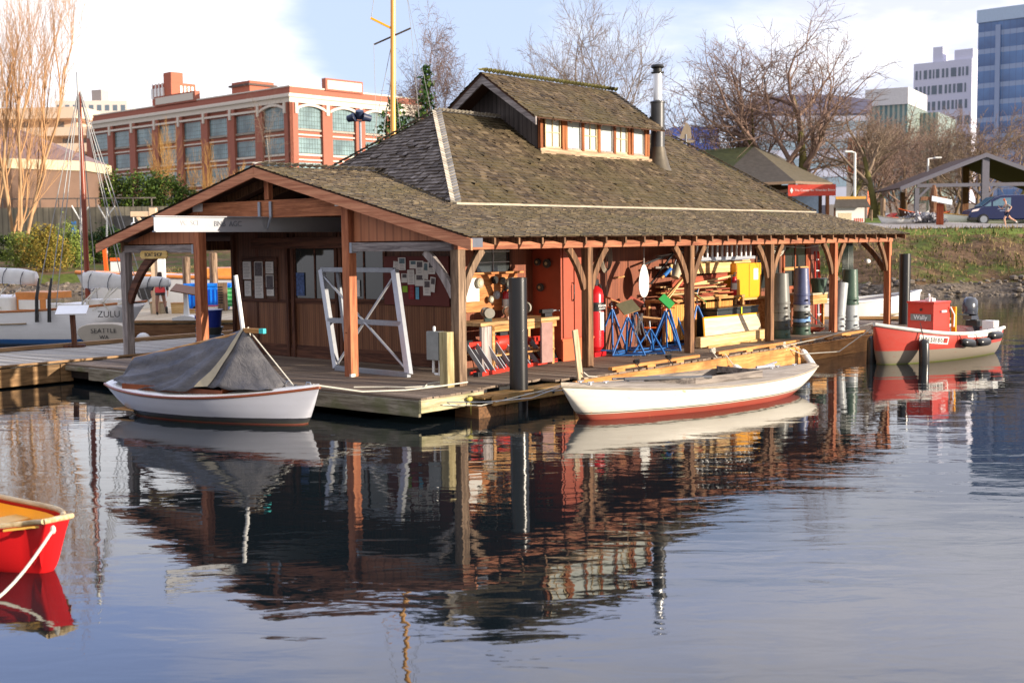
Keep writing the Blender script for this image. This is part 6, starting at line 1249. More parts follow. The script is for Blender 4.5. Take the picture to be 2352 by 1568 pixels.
base = [tree('park_tree', 'x', gp(2010, 96), 9.5, .55, 'round', M_moss, M_twig, .3, 4, .3, 'bare park trees behind the pavilion', 71, .72, twr=.017), tree('park_tree', 'x', gp(2180, 108), 10, .5, 'round', M_bark, M_twigr, .2, 4, .25, 'bare park trees behind the pavilion', 72, .72, ntr=2, twr=.017), tree('park_tree', 'x', gp(2230, 104), 9, .4, 'round', M_bark, M_twig, .18, 4, .25, 'bare park trees behind the pavilion', 73, .72, ntr=2, twr=.017)]
labs = ['bare tree with pollarded mossy trunk beside the picture kiosk', 'reddish bare tree under the left slope of the pavilion roof', 'bare tree with forked trunk framed by the pavilion posts', 'bare tree left of the picture kiosk behind the lamp post', 'tall bare tree right of the green glass building', 'bare tree in front of the white tower foot', 'bare tree at the right edge before the blue tower', 'bare tree above the pavilion ridge', 'bare tree between lamp post and pavilion eave', 'bare tree far back before the green glass building', 'bare tree just right of the big oak', 'low bare tree behind the centre pavilion post', 'bare tree behind the dark blue van']
pos_ = [None, None, None, (1945, 118, 1.15), (2080, 128, 1.25), (2165, 134, 1.35), (2335, 130, 1.2), (2265, 138, 1.2), (2060, 140, 1.15), (2010, 146, 1.45), (1985, 122, 1.1), (2210, 142, 1.1), (2350, 112, .95)]
for b, l in zip(base, labs): b['label'] = l
for i in range(3, 13):
    px, d, s = pos_[i]; copy_tree(base[i % 3], None, labs[i], None, gp(px, d), rnd(0, 6), s)
bush('shrub', 'yellow orange autumn bush on the bank behind the ketch', 'bush', gp(96, 86), [(-.2, 0, 1.4, 1.3, 1, 1.5), (.8, .2, 1.2, 1.1, 1, 1.3), (.1, 0, 2.4, .8, .8, .8)], 5200, .075, M_leafY)
bush('shrub', 'pale green bush behind the ketch mast', 'bush', gp(152, 90), [(0, 0, 1.6, 1.0, 1, 1.7), (.6, 0, 1.0, 1.1, 1, 1.1)], 4000, .075, M_leafG)
bush('hedge', 'dark clipped hedge below the concrete wall', 'hedge', gp(110, 100), [(-3.2, 0, 1.1, 1.7, .7, 1.0), (-.6, 0, 1.2, 1.6, .7, 1.1), (2.0, 0, 1.2, 1.7, .7, 1.1), (4.4, 0, 1.0, 1.5, .7, .9)], 8000, .09, M_leafA)
bush('shrub', 'grey green rounded shrub at the far left of the bank', 'bush', gp(52, 92), [(0, 0, 1.2, 1.3, 1, 1.4)], 2600, .08, M_leafG)
bush('shrub', 'round dark pine bush on the lawn right of the varnished mast', 'bush', gp(243, 96), [(0, 0, 1.7, 1.2, 1, 1.0), (.5, 0, 2.3, .7, .7, .6)], 3200, .08, M_leafC)
bush('shrub', 'low dark shrub at the foot of the mast on the lawn', 'bush', gp(208, 95), [(0, 0, .8, 1.3, 1, .8)], 2200, .08, M_leafA)
bush('tree_clump', 'broad leafy evergreen clump on top of the wall left of the gable', 'bush', gp(325, 122) + Vector((0, 0, .9)), [(-4.6, 0, 2.2, 1.8, 1.6, 2.0), (-2.6, 0, 3.0, 2.2, 1.8, 2.4), (0, 0, 3.3, 2.2, 2, 2.3), (2.4, 0, 2.8, 2.2, 2, 2.4), (4.4, 0, 1.9, 1.7, 1.6, 1.8), (-3.4, 0, 1.6, 1.4, 1.4, 1.6)], 15000, .14, M_leafA)
# grass tufts and fallen leaves on the bank (uncountable)
random.seed(9); m = MB()
for _ in range(11000):
    x = rnd(8, 40) if random.random() < .72 else rnd(-26, 8); y = shore(x) + (rnd(1.2, 11) if x > 6 else rnd(2, 9)); z = zland(x, y); h_ = rnd(.05, .2)*(1.8 if random.random() < .2 else 1); c = min(1, max(0, random.gauss(.25+.5*(math.sin(x*.7+y*.9) > 0), .22))); a = rnd(0, PI); w = rnd(.02, .07)
    m.quad((x-w*math.cos(a), y-w*math.sin(a), z-.02), (x+w*math.cos(a), y+w*math.sin(a), z-.02), (x+rnd(-.08, .08), y+rnd(-.05, .05), z+h_), col=c)
tag(m.build('bank_grass', M_grass), 'rough grass and weeds covering the lake bank', 'grass', kind='stuff')
m = MB()
for _ in range(1100):
    x = rnd(-40, 45); y = shore(x)+rnd(-.9, 1.6); s = rnd(.06, .24); z = zland(x, y)+s*.2; i0 = len(m.v); m.ball((0, 0, 0), s, (rnd(.8, 1.5), rnd(.7, 1.2), rnd(.5, .8)), 6); m.xf(Matrix.Translation((x, y, max(z, -.02))) @ Matrix.Rotation(rnd(0, 6), 4, 'Z') @ Matrix.Rotation(rnd(-.5, .5), 4, 'X'), i0)
tag(m.build('bank_stones', plain('shore_stone', srgb(112, 102, 92), .9, var=.5, scale=3)), 'small stones along the waterline', 'stones', kind='stuff')
# ---------------------------------------------------------------- buildings
random.seed(13)
M_brick = plain('red_brick_wall', srgb(160, 98, 80), .85, var=.08, scale=2); M_stone = plain('white_stone_trim', srgb(212, 202, 188), .7, var=.05); 
T = NT('factory_window'); s_ = T.sep(); n = T.noise(.25, 4, .6)
gx = T.math('LESS_THAN', T.math('FRACT', T.math('DIVIDE', T.math('ADD', s_[0], s_[1]), .42)), .14); gz = T.math('LESS_THAN', T.math('FRACT', T.math('DIVIDE', s_[2], .55)), .10)
T.col(T.mix(T.math('MAXIMUM', gx, gz), T.ramp(n, [(.3, srgb(74, 92, 98)), (.6, srgb(130, 156, 160)), (.8, srgb(186, 192, 180))]), srgb(70, 84, 80))); T.set(.2, 0, .6); M_fwin = T.m
cq = at(675, 560, 150); FB = R(90-42.5); fb = thing('brick_building', 'long red brick former factory with white stone bands behind the left trees', 'building', (cq.x, cq.y, 2.5), FB)   # local x: right face, local y: left face
LB, RB, HTop = 46.0, 21.5, 19.0
m = MB(); m.box(0, RB, 0, LB, 0, HTop); m.build('wall', M_brick, fb)
rows = [(16.6, 14.5), (13.4, 11.5), (10.4, 8.5), (7.4, 5.5), (4.4, 2.5)]; BAYL, BAYR = 5.85, 5.3
m = MB()
for z0, z1 in ((17.5, 18.55),): m.box(-.45, RB, -.45, LB, z0, z1)
m.box(-.7, RB, -.7, LB, 18.1, 18.35); m.build('cornice', M_stone, fb)
m = MB(); m.box(-.25, RB, -.25, LB, 18.55, 19.1); m.box(-.12, RB, -.12, LB, 19.1, 19.35, ); m.build('parapet', M_brick, fb); m = MB(); m.box(-.2, RB, -.2, LB, 19.35, 19.5); m.build('coping', M_stone, fb)
m = MB()
for r_, (zt, zb) in enumerate(rows):
    for z_ in ((zb-.28, zb-.05), (zt+.25, zt+.42) if r_ else (zb-.28, zb-.06)): m.box(-.22, RB, -.22, LB, z_[0], z_[1])
m.build('sill_bands', M_stone, fb)
m = MB()
for i in range(9): y = i*BAYL; m.box(-.45, .0, y-.75 if i else -.45, y+.75, 0, 17.5)
for i in range(5): x = i*BAYR; m.box(x-.75 if i else -.45, x+.75, -.45, 0, 0, 17.5)
m.build('piers', M_brick, fb)
for i in range(1, 9): y = i*BAYL; MB().box(-.62, -.45, y-.2, y+.2, 16.2, 17.5).build('pier_bracket', M_stone, fb)
for i in range(1, 4): x = i*BAYR; MB().box(x-.22, x+.22, -.62, -.45, 16.2, 17.5).build('pier_bracket', M_stone, fb)
MB().box(-.62, -.45, .3, .7, 16.2, 17.5).build('pier_bracket', M_stone, fb); MB().box(.3, .7, -.62, -.45, 16.2, 17.5).build('pier_bracket', M_stone, fb)
MB().box(-.55, -.3, BAYL, 8*BAYL, 16.75, 17.0).build('string_course', M_stone, fb)
def arch(m, face, a, b):
    N = 10
    for k in range(N):
        t0, t1 = k/N, (k+1)/N; f = lambda t: 16.55+.62*math.sin(PI*t)**.8
        p = [(t0, f(t0)), (t1, f(t1)), (t1, f(t1)+.30), (t0, f(t0)+.30)]; q = [(a+(b-a)*t, z) for t, z in p]
        if face == 'x': m.poly([(x, -.56, z) for x, z in q], (0, .3, 0))
        else: m.poly([(-.56, x, z) for x, z in q], (.3, 0, 0))
for i in range(4): m = MB(); arch(m, 'x', i*BAYR+.4, (i+1)*BAYR-.2); m.build('arch_trim', M_stone, fb)
m = MB(); arch(m, 'y', .4, BAYL-.2); m.build('arch_trim', M_stone, fb)
k = 0
for r_, (zt, zb) in enumerate(rows):
    for i in range(8): 
        m = MB(); m.box(-.12, -.05, i*BAYL+.85, (i+1)*BAYL-.85, zb, zt+(.5 if (r_ == 0 and i == 0) else 0)); m.build('window', M_fwin, fb)
    for i in range(4): m = MB(); m.box(i*BAYR+.85, (i+1)*BAYR-.85, -.12, -.05, zb, zt+(.55 if r_ == 0 else 0)); m.build('window', M_fwin, fb)
m = MB(); m.box(-.35, .4, 19.5, 29.3, 19.3, 20.6); m.build('sign_parapet', M_brick, fb); m = MB(); m.box(5.2, 11.2, -.35, .4, 19.3, 20.8); m.build('sign_parapet', M_brick, fb)
m = MB(); m.box(-.42, -.35, 19.9, 28.9, 19.5, 20.4); m.build('blank_panel', M_stone, fb); m = MB(); m.box(5.45, 10.95, -.42, -.35, 19.5, 20.55); m.build('blank_panel', M_stone, fb)
m = MB(); m.box(3, 6.9, 30.3, 35.2, 19, 23.0); m.box(3.02, 4.9, 30.28, 32.2, 23.0, 24.4); m.build('roof_penthouse', plain('orange_red_stucco', srgb(170, 96, 74), .8, var=.06), fb)
for i in range(4): m = MB(); m.box(2.7, 2.95, 32.0+i*.85, 32.45+i*.85, 21.0, 22.4); m.tube([(2.8, 32.2+i*.85, 22.4), (2.8, 32.2+i*.85, 23.1)], .1, 5); m.build('antenna', M_white, fb)
for i in range(4): m = MB(); m.box(4.4+i*.6, 4.7+i*.6, 30.2, 30.45, 21.1, 22.6); m.build('antenna', M_white, fb)
m = MB(); m.box(2.5, 6.3, 11.5, 15.4, 19, 21.4); m.build('roof_penthouse', plain('orange_red_stucco', srgb(170, 96, 74), .8), fb); m = MB(); m.box(2.2, 6.6, 11.2, 15.7, 20.8, 21.05); m.build('penthouse_cornice', plain('dark_cornice', srgb(86, 70, 64), .8), fb)
# stepped cream apartments
aq = at(60, 560, 230); ap = thing('cream_apartments', 'cream terraced apartment block with deep balconies left of the brick building', 'building', (aq.x, aq.y, 3), R(-4)); M_cream = plain('cream_render', srgb(222, 196, 172), .8, var=.05); M_gw = plain('apartment_glass', srgb(120, 112, 104), .2, spec=.7); M_gr = plain('green_rail_glass', srgb(90, 150, 140), .2)
for i, (z, xr) in enumerate(((23.2, 13.0), (20.1, 20.0), (17.2, 22.4), (14.1, 24.2), (11.0, 25.0))):
    xa = -14; xc = -4+i*3.2
    m = MB(); m.poly([(xa, 5, z), (xa, -2.0, z), (xc, -2.0, z), (xc+1.6, -3.6, z), (xr-1.4, -3.6, z), (xr, -2.0, z), (xr, 5, z)], (0, 0, 1.5 if i else 2.0)); m.build('balcony', M_cream, ap)
    m = MB(); m.box(xa, xr-2.4, .0, 5, z-1.8, z); m.build('wall', M_cream, ap)
    for k in range(9):
        x = -13+k*3.3+i*.9
        if x+2 < xr-2.6: m = MB(); m.box(x, x+rnd(1.2, 2.4), -.05, 0, z-1.75, z-.25); m.build('window', M_gw, ap)
    if i > 1: m = MB(); m.box(xr-4.5, xr-.4, -2.4, -2.3, z+1.5, z+2.6); m.build('rail_glass', M_gr, ap)
m = MB(); m.box(-14, 10, .5, 12, 0, 24.6); m.build('core', M_cream, ap)
# distant grey blocks on the skyline, left
def block(name, lab, px0, px1, ytop, d, mt, rz=0, depth=14, cat='building', z0=3):
    a = at(px0, 560, d); zt = at(px0, ytop, d).z; r = thing(name, lab, cat, (a.x, a.y, z0), rz); k1 = (px1-PXW/2)/FPX
    w = (k1*a.y - a.x)/(math.cos(rz) - k1*math.sin(rz)); m = MB(); m.box(0, w, 0, depth, 0, zt-z0); m.build('wall', mt, r); return r, w, zt-z0
def winrows(r, w, h, nx, nz, mt, fx=.6, fz=.55, zb=0, y=-.06, name='window', var=0, top=.5):
    dz = (h-zb-top)/nz
    for j in range(nz):
        for i in range(nx):
            ww = w/nx*fx*(1+rnd(-var, var)); x = w/nx*(i+.5); z = zb+dz*(j+.5); m = MB(); m.box(x-ww/2, x+ww/2, y, y+.05, z-dz*fz/2, z+dz*fz/2); m.build(name, mt, r)
M_farglass = plain('far_window_glass', srgb(96, 110, 124), .3, spec=.6)
r, w, h = block('hilltop_apartments', 'hazy cream apartment block on the left skyline, long and low', 140, 355/1.0*.87, 231, 420, plain('hazy_cream', srgb(206, 196, 188), .9, var=.05), R(6)); winrows(r, w, h, 9, 3, M_farglass, .55, .5, h-12)
r, w, h = block('hilltop_tower', 'small hazy grey block with stair tower on the left skyline', 356*.6125, 440*.6125, 238, 430, plain('hazy_cream2', srgb(214, 200, 190), .9, var=.05), R(-20)); winrows(r, w, h, 4, 2, M_farglass, .5, .5, h-9)
m = MB(); m.box(1, 5, 0, 4, h, h+4.5); m.build('stair_tower', plain('hazy_grey', srgb(170, 160, 156), .9), r)
# brown pavilion building on the wall, left
bq = at(-50, 560, 112); bb_ = thing('domed_hall', 'brown hall with pinkish standing seam roof above the concrete wall, left', 'building', (bq.x, bq.y+8, 6.2), 0)
M_roofp = boards('seam_roof', srgb(120, 90, 76), srgb(138, 106, 90), 0, 1.0, groove=.4); pts = [( -9.3*math.cos(2*PI*i/8+.39), -9.3*math.sin(2*PI*i/8+.39)) for i in range(8)]
m = MB(); m.poly([(x*.97, y*.97, 0) for x, y in pts], (0, 0, 3.9)); m.build('wall', plain('brown_render', srgb(116, 92, 78), .85, var=.12, scale=.8), bb_)
m = MB(); m.poly([(x*.99, y*.99, -5.2) for x, y in pts], (0, 0, 5.19)); m.build('plinth', plain('terrace_concrete', srgb(118, 108, 96), .9, var=.25, scale=.6), bb_)
m = MB(); m.poly([(x, y, 3.9) for x, y in pts], (0, 0, .9)); m.build('eave_band', plain('beige_band', srgb(196, 180, 150), .7), bb_)
m = MB()
for i in range(8): a, b = pts[i], pts[(i+1) % 8]; m.quad((a[0], a[1], 4.8), (b[0], b[1], 4.8), (b[0]*.1, b[1]*.1, 8.2), (a[0]*.1, a[1]*.1, 8.2))
m.build('roof', M_roofp, bb_)
wl = thing('concrete_wall', 'tall ribbed concrete retaining wall behind the left bank', 'wall', (at(-120, 560, 108).x, 108, 1.5), R(3)); m = MB(); m.box(0, 23, 0, .6, 0, 5.0); m.build('wall_face', boards('ribbed_concrete', srgb(120, 114, 100), srgb(168, 160, 140), 0, .5, groove=.5), wl)
m = MB(); m.box(14.5, 23, -.8, .0, 0, 4.2); m.build('dark_gateway', plain('dark_timber_wall', srgb(70, 70, 72), .8), wl); m = MB()
for i in range(12): m.box(i*1.6, i*1.6+.08, -.1, 0, 5, 5.8)
m.box(0, 18, -.1, 0, 5.7, 5.8); m.build('fence_rail', M_greyx, wl)
rw = thing('terrace_wall', 'long grey concrete terrace wall behind the lawn left of the boat shop', 'wall', (at(225, 560, 112).x, 113, 1.5), R(-2)); m = MB(); m.box(0, 26, 0, 5, 0, 3.6); m.build('wall_face', plain('terrace_concrete', srgb(118, 108, 96), .9, var=.25, scale=.6), rw)
# centre right: hip roofed boat centre building with red sign
ch_ = at(1826, 560, 93); cwb = thing('hip_roof_hall', 'dark shingled hip roofed hall with a red name sign, right of the boat shop roof', 'building', (ch_.x, ch_.y, 3.9), 0)
q = lambda px, py, d: at(px, py, d) - Vector((ch_.x, ch_.y, 3.9))
R0, R1, E1, E2, E3, E0 = q(1590, 346, 101), q(1731, 337, 99), q(1640, 424, 93.5), q(1826, 416, 93), q(1912, 420, 97), q(1500, 430, 97)
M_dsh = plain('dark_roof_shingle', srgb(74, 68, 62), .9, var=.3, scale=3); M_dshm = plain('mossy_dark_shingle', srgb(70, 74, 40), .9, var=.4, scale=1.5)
m = MB(); m.add([R0, R1, E1, E0], [(0, 3, 2, 1)]); m.build('roof_left_slope', M_dshm, cwb); m = MB(); m.add([R1, E1, E2], [(0, 1, 2)]); m.build('roof_hip', M_dsh, cwb)
R2 = R1+Vector((4, 10, 0)); E4 = E3+Vector((3, 10, 0)); m = MB(); m.add([R1, E2, E3, E4, R2], [(0, 1, 2), (0, 2, 3, 4)]); m.build('roof_right_slope', plain('lit_roof_shingle', srgb(92, 84, 68), .9, var=.25, scale=3), cwb)  # sun-facing slope: sunlight put into a paler copy of the shingle colour
m = MB()
for a, b in ((E0, E1), (E1, E2), (E2, E3)): m.beam(a-Vector((0, 0, .1)), b-Vector((0, 0, .1)), .08, .2)
m.build('fascia', plain('brown_fascia', srgb(128, 106, 90), .8), cwb)
m = MB(); zz = E2.z-.2
for a in (E1, E2, E3, E1.lerp(E2, .5)): m.box(a.x-.35, a.x-.1, a.y+.5, a.y+.75, 0, zz)
m.build('posts', M_cedarZ, cwb); m = MB(); m.box(E1.x, E3.x-1.2, E2.y+2.4, E2.y+2.6, 0, zz); m.build('wall', plain('dark_brown_wall', srgb(74, 50, 40), .8), cwb); m = MB(); m.box(E2.x-.2, E3.x-1.6, E2.y+1.9, E2.y+2.0, .6, zz-.6); m.build('window', plain('bright_window', srgb(150, 170, 200), .2), cwb)
sg2 = thing('red_name_sign', 'red board reading The Center for Wooden Boats on the hip roofed hall', 'sign', at(1865, 437, 92.4), R(-3)); m = MB(); m.box(-1.75, 1.75, 0, .06, -.42, .42); m.build('board', plain('coral_red_board', srgb(206, 72, 58), .6), sg2)
text('The Center for Wooden Boats', .235, M_whiteink, sg2, (.2, -.02, 0), (PI/2, 0, 0)); m = MB(); m.poly([(-1.5, -.02, -.22), (-1.38, -.02, 0), (-1.5, -.02, .22), (-1.62, -.02, 0)], (0, .01, 0)); m.build('emblem', M_whiteink, sg2)
# right: timber pavilion
pq = at(2263, 560, 88); pv = thing('timber_pavilion', 'open grey timber pavilion with low gable roof on the right bank', 'pavilion', (pq.x, pq.y, 4.05), R(-4)); M_pav = plain('blue_grey_beam', srgb(108, 106, 118), .7, var=.12)
hw, za, ze2 = 5.95, 4.85, 2.55
for s in (-1, 1): m = MB(); m.poly([(0, 0, za), (s*hw, 0, ze2), (s*hw, 0, ze2-.28), (0, 0, za-.3)], (0, .2, 0)); m.build('barge_board', M_pav, pv); m = MB(); m.poly([(0, .21, za-.06), (s*hw, .21, ze2-.06), (s*hw, .21, ze2-.16), (0, .21, za-.16)], (0, 9, 0)); m.build('roof', plain('dark_roof_boarding', srgb(72, 48, 36), .9), pv)
m = MB(); m.box(-hw+1.2, hw-1.2, .2, .4, 2.5, 2.75); m.build('tie_beam', M_pav, pv)
for x, h_, w_ in ((-4.75, 2.45, .3), (0, 4.6, .48), (4.75, 2.45, .3)): m = MB(); m.box(x-w_/2, x+w_/2, .15, .45, 0, h_); m.build('post', M_pav, pv); m = MB(); m.box(x-w_/2+.9, x+w_/2+.9, 8, 8.4, 0, h_); m.build('post', wood('pavilion_brown_post', srgb(110, 70, 46), srgb(150, 108, 76), 'z'), pv)
for x, s in ((-4.75, 1), (0, -1), (0, 1), (4.75, -1)): m = MB(); m.beam((x+s*.1, .3, 1.75), (x+s*.85, .3, 2.5), .12, .16); m.build('brace', M_pav, pv)
# towers
def tower(name, lab, px0, px1, ytop, d, rz, mt, depth): return block(name, lab, px0, px1, ytop, d, mt, rz, depth)
T = NT('blue_curtain_wall'); s_ = T.sep(); n = T.noise(.06, 4, .6); zf = T.math('FRACT', T.math('DIVIDE', s_[2], 4.3)); band = T.math('GREATER_THAN', zf, .72); xg = T.math('LESS_THAN', T.math('FRACT', T.math('DIVIDE', s_[0], 1.6)), .08)
hi_ = T.math('MULTIPLY', T.math('DIVIDE', s_[2], 60.0), 1.0, True)
T.col(T.mix(T.math('MULTIPLY', xg, .5), T.mix(band, T.ramp(T.math('ADD', n, T.math('MULTIPLY', T.math('SUBTRACT', zf, .5), .2)), [(.3, srgb(44, 74, 124)), (.7, srgb(88, 130, 186))]), srgb(128, 148, 184)), srgb(50, 70, 110))); T.set(.15, 0, .8)
r, w, h = tower('glass_tower', 'tall blue glass office tower at the right edge of the skyline', 2238, 2440, 54, 320, R(-42), T.m, 40)
m = MB(); m.box(-.3, w, -.3, 3, h, h+3.2); m.build('crown_band', plain('pale_crown', srgb(170, 190, 214), .4), r); m = MB(); m.box(4.6, 5.8, -.5, 0, 0, h-1); m.build('pale_fin', plain('pale_blue_fin', srgb(142, 158, 190), .5), r)
r, w, h = tower('white_tower', 'white office block with scattered narrow dark windows left of the blue tower', 2093, 2225, 148, 380, R(-40), plain('white_cladding', srgb(206, 206, 222), .7, var=.04), 6)
random.seed(4)
for j in range(11):
    x = .6; z = h-2.2-j*4.75
    if z < 8: break
    while x < w-1.2:
        ww = random.choice((.45, .7, .7, 1.0, 1.6)); m = MB(); m.box(x, x+ww, -.08, -.02, z-2.6, z); m.build('window', M_farglass, r); x += ww+random.choice((.5, .6, .8))
m = MB(); m.box(5.5, 8.5, 1, 5, h, h+4.5); m.box(12, 17.5, 1, 5, h, h+3.0); m.build('roof_plant', plain('white_cladding', srgb(206, 206, 222), .7), r)
T = NT('green_fins'); s_ = T.sep(); fx = T.math('LESS_THAN', T.math('FRACT', T.math('DIVIDE', T.math('SUBTRACT', s_[0], s_[1]), 1.0)), .45); n = T.noise(.15, 3, .5)
T.col(T.mix(fx, T.ramp(n, [(.3, srgb(70, 96, 104)), (.7, srgb(110, 140, 136))]), srgb(156, 158, 146))); T.set(.4, 0, .4)
r, w, h = tower('green_glass_building', 'low green grey glass building with vertical fins behind the bare trees', 1990, 2080, 245, 260, R(-30), T.m, 20); m = MB(); m.box(-.5, w+.2, -.4, 18, h, h+3.4); m.build('white_roof_box', plain('white_roof_box', srgb(206, 204, 204), .6), r)
r2, w2, h2 = tower('green_glass_wing', 'lower right wing of the green glass building', 2078, 2150, 262, 268, R(-30), T.m, 20)
r, w, h = tower('curved_grey_building', 'pale grey building with dark curved roof seen through the big oak', 1735, 1995, 262, 230, R(2), plain('pale_grey_wall', srgb(158, 164, 186), .6, var=.06, scale=.4), 16)
m = MB(); N = 16; pts = [(w*(i/N)*1.02-.3, -.8, h+1.8+1.6*math.sin(PI*(i/N)*.75+.5)) for i in range(N+1)]; m.poly([(p[0], -.8, h-.1) for p in (pts[0], pts[-1])] + pts[::-1], (0, 17, 0)); m.build('curved_roof', plain('dark_roof_band', srgb(92, 92, 118), .6), r)
for j in range(4): m = MB(); m.box(.5, w-.5, -.1, 0, h-3.2-j*3.4, h-1.4-j*3.4); m.build('window', plain('long_grey_window', srgb(120, 140, 158), .3), r)
r, w, h = tower('blue_building', 'dark blue clad building behind the weather vane', 1545, 1652, 292, 210, R(4), plain('blue_cladding', srgb(38, 66, 142), .5, var=.12, scale=.5), 12); winrows(r, w, h, 4, 3, plain('grey_blue_window', srgb(120, 130, 160), .4), .35, .4, h-10)
r, w, h = tower('orange_building', 'orange and white building glimpsed through the branches', 1945, 1990, 318, 150, R(-20), plain('orange_render', srgb(214, 108, 62), .7, var=.08), 8); m = MB(); m.box(-.1, w+.1, -.1, 0, 0, h-4.4); m.build('white_base', M_stone, r); winrows(r, w, h, 2, 1, M_stone, .4, .3, h-4)
r, w, h = tower('parking_backdrop', 'long low dull building behind the parking trees', 1900, 2420, 470, 190, 0, plain('dull_low_building', srgb(124, 118, 116), .8, var=.2, scale=.3), 10); winrows(r, w, h, 12, 1, plain('grey_blue_window', srgb(120, 130, 160), .4), .5, .4)
# weather vane, lamp posts, floodlights, yellow mast
vn = thing('sail_weather_vane', 'grey sail shaped weather vane on a pole between stove pipe and hip roof', 'weather vane', at(1576, 352, 60), R(0)); m = MB(); m.tube([(0, 0, -6), (0, 0, .9)], .03); m.build('pole', M_steel, vn); m = MB(); m.poly([(-.42, 0, .62), (.42, 0, .62), (.34, 0, .5), (-.36, 0, .5)], (0, .08, 0)); m.poly([(-.33, 0, .68), (.26, 0, .68), (.22, 0, 1.2), (.02, 0, 1.48), (-.15, 0, 1.2)], (0, .03, 0)); m.build('sail_shape', plain('weathered_vane', srgb(140, 126, 108), .7), vn)
def lamp_post(lab, px, ytop, d, arm): 
    z0 = 4; b = at(px, 560, d); l = thing('lamp_post', lab, 'lamp post', (b.x, b.y, z0), 0, 'tall white lamp posts on the right bank'); H = at(px, ytop, d).z - z0; m = MB(); m.tube([(0, 0, 0), (0, 0, H)], [.10, .07], 10); m.tube([(0, 0, H), (arm, 0, H+.08)], .05, 8); m.build('pole', M_white, l, smooth=True); m = MB(); m.box(arm-.35, arm+.15, -.12, .12, H+.02, H+.14); m.build('lamp_head', M_white, l, bevel=.02)
lamp_post('white lamp post in front of the picture kiosk', 1962, 351, 84, -.35); lamp_post('white lamp post behind the pavilion left eave', 2129, 365, 96, .85)
fl = thing('floodlight_pole', 'pole with three black floodlights left of the yellow mast', 'floodlight', (at(833, 560, 75).x, 75, 1.5), 0); H = at(833, 278, 75).z-1.5; m = MB(); m.tube([(0, 0, 0), (0, 0, H)], .08, 10); m.tube([(-.5, 0, H), (.5, 0, H)], .04); m.build('pole', M_steel, fl)
for x, rr in ((-.72, .6), (0, 0), (.65, -.6)): m = MB(); m.lathe([(.2, 0), (.26, .5), (.22, .52), (0, .5)], (x, 0, H+.12), n=16, tilt=Matrix.Rotation(rr*2.2, 3, 'Y') @ Matrix.Rotation(.4, 3, 'X')); m.build('floodlight', plain('dark_blue_lamp_housing', srgb(40, 50, 76), .4), fl, smooth=True)
ym = thing('yellow_mast', 'tall golden varnished mast with two crosstrees behind the shop roof', 'mast', (at(905, 560, 46).x, 46, 0), R(0)); m = MB(); m.tube([(0, 0, 0), (.06, 0, 8), (.22, 0, 16)], [.105, .10, .085], 12); m.build('spar', plain('golden_varnish', srgb(226, 166, 84), .3, var=.1, scale=2), ym, smooth=True)
zc = at(905, 82, 46).z; m = MB(); m.beam((-.60, .2, zc-.28), (.78, -.2, zc+.22), .06, .05); m.build('crosstree', plain('dark_crosstree', srgb(90, 78, 66), .6), ym); m = MB(); m.beam((-.68, -.1, zc+.62), (.08, .0, zc+.25), .08, .07); m.build('crosstree', M_yellow, ym); m = MB()
for x, z_, xt, zt_ in ((-.68, zc+.6, .1, 16), (.78, zc+.22, .2, 16), (-.5, 1, -.6, zc-.28), (1.5, 1, .78, zc+.2), (-1.3, 1, .1, zc-1), (-2.0, 1, .12, zc), (2.8, 1, .15, zc+4), (-.4, 1, .1, zc-1), (.9, 1, .1, zc-1)): m.tube([(x, 0, z_), (xt, 0, zt_)], .011, 4)
m.build('rigging', plain('rigging_wire', srgb(190, 190, 190), .5), ym)
# ---------------------------------------------------------------- small things on the far pier and banks
def pale(lab, px, d, h, r=.15, name='wooden_pile', mt=None, z=-.5): p = thing(name, lab, 'pile', (at(px, 560, d).x, d, z), 0); m = MB(); m.lathe([(r, 0), (r, h-z-.05), (r*.8, h-z), (0, h-z)], n=14); m.build('shaft', mt or M_post, p, smooth=True); return p
pale('squared timber pile left of the blue dumpster behind the pier', 426, 50, 2.6, .16); pale('timber pile between the blue dumpster and the green box', 488.5, 50, 2.75, .17)
pale('grey timber pile on the right bank beside the picture kiosk', 2022+6-1, 84, 5.9-.25, .17, z=3.6); pale('short thin post left of the grey pile on the bank', 2001, 84, 4.9, .07, z=3.6)
du = thing('blue_dumpster', 'bright blue plastic dumpster on the far pier behind the woman', 'dumpster', (at(452, 560, 49).x, 49.5, .45), R(2)); m = MB(); m.poly([(-.45, 0, 0), (.95, 0, 0), (1.15, 0, .95), (-.65, 0, .95)], (0, .8, 0)); m.box(-.72, 1.2, -.05, .85, .95, 1.08); m.build('body', plain('bright_blue_plastic', srgb(16, 120, 226), .4, var=.1), du, bevel=.03)
for i in range(9): m = MB(); m.box(-.5+i*.17, -.44+i*.17, -.06, 0, .1, .85); m.build('rib', plain('bright_blue_plastic', srgb(16, 120, 226), .4), du)
for x in (-.25, .75): m = MB(); m.lathe([(.1, 0), (.1, .06), (0, .06)], (x, -.1, .08), n=12, axis='y'); m.build('wheel', M_black, du)
gb = thing('green_crate', 'green slatted crate beside the right timber pile on the far pier', 'crate', (at(520, 560, 49).x, 49.5, .6), 0); m = MB(); m.box(-.35, .5, 0, .6, 0, .75); m.build('body', plain('green_crate_paint', srgb(52, 156, 86), .5), gb, bevel=.02)
for i in range(4): m = MB(); m.box(-.36, .51, -.03, 0, .08+i*.17, .16+i*.17); m.build('slat', plain('green_slat', srgb(110, 190, 130), .5), gb)
ls = thing('louvre_panel', 'brown louvred post beside the green crate', 'panel', (at(507, 560, 48).x, 48, .5), 0); m = MB(); m.box(-.18, .18, 0, .1, 0, 1.1); m.build('board', M_post, ls)
for i in range(7): m = MB(); m.box(-.16, .02, -.02, 0, .3+i*.1, .35+i*.1); m.build('slot', M_black, ls)
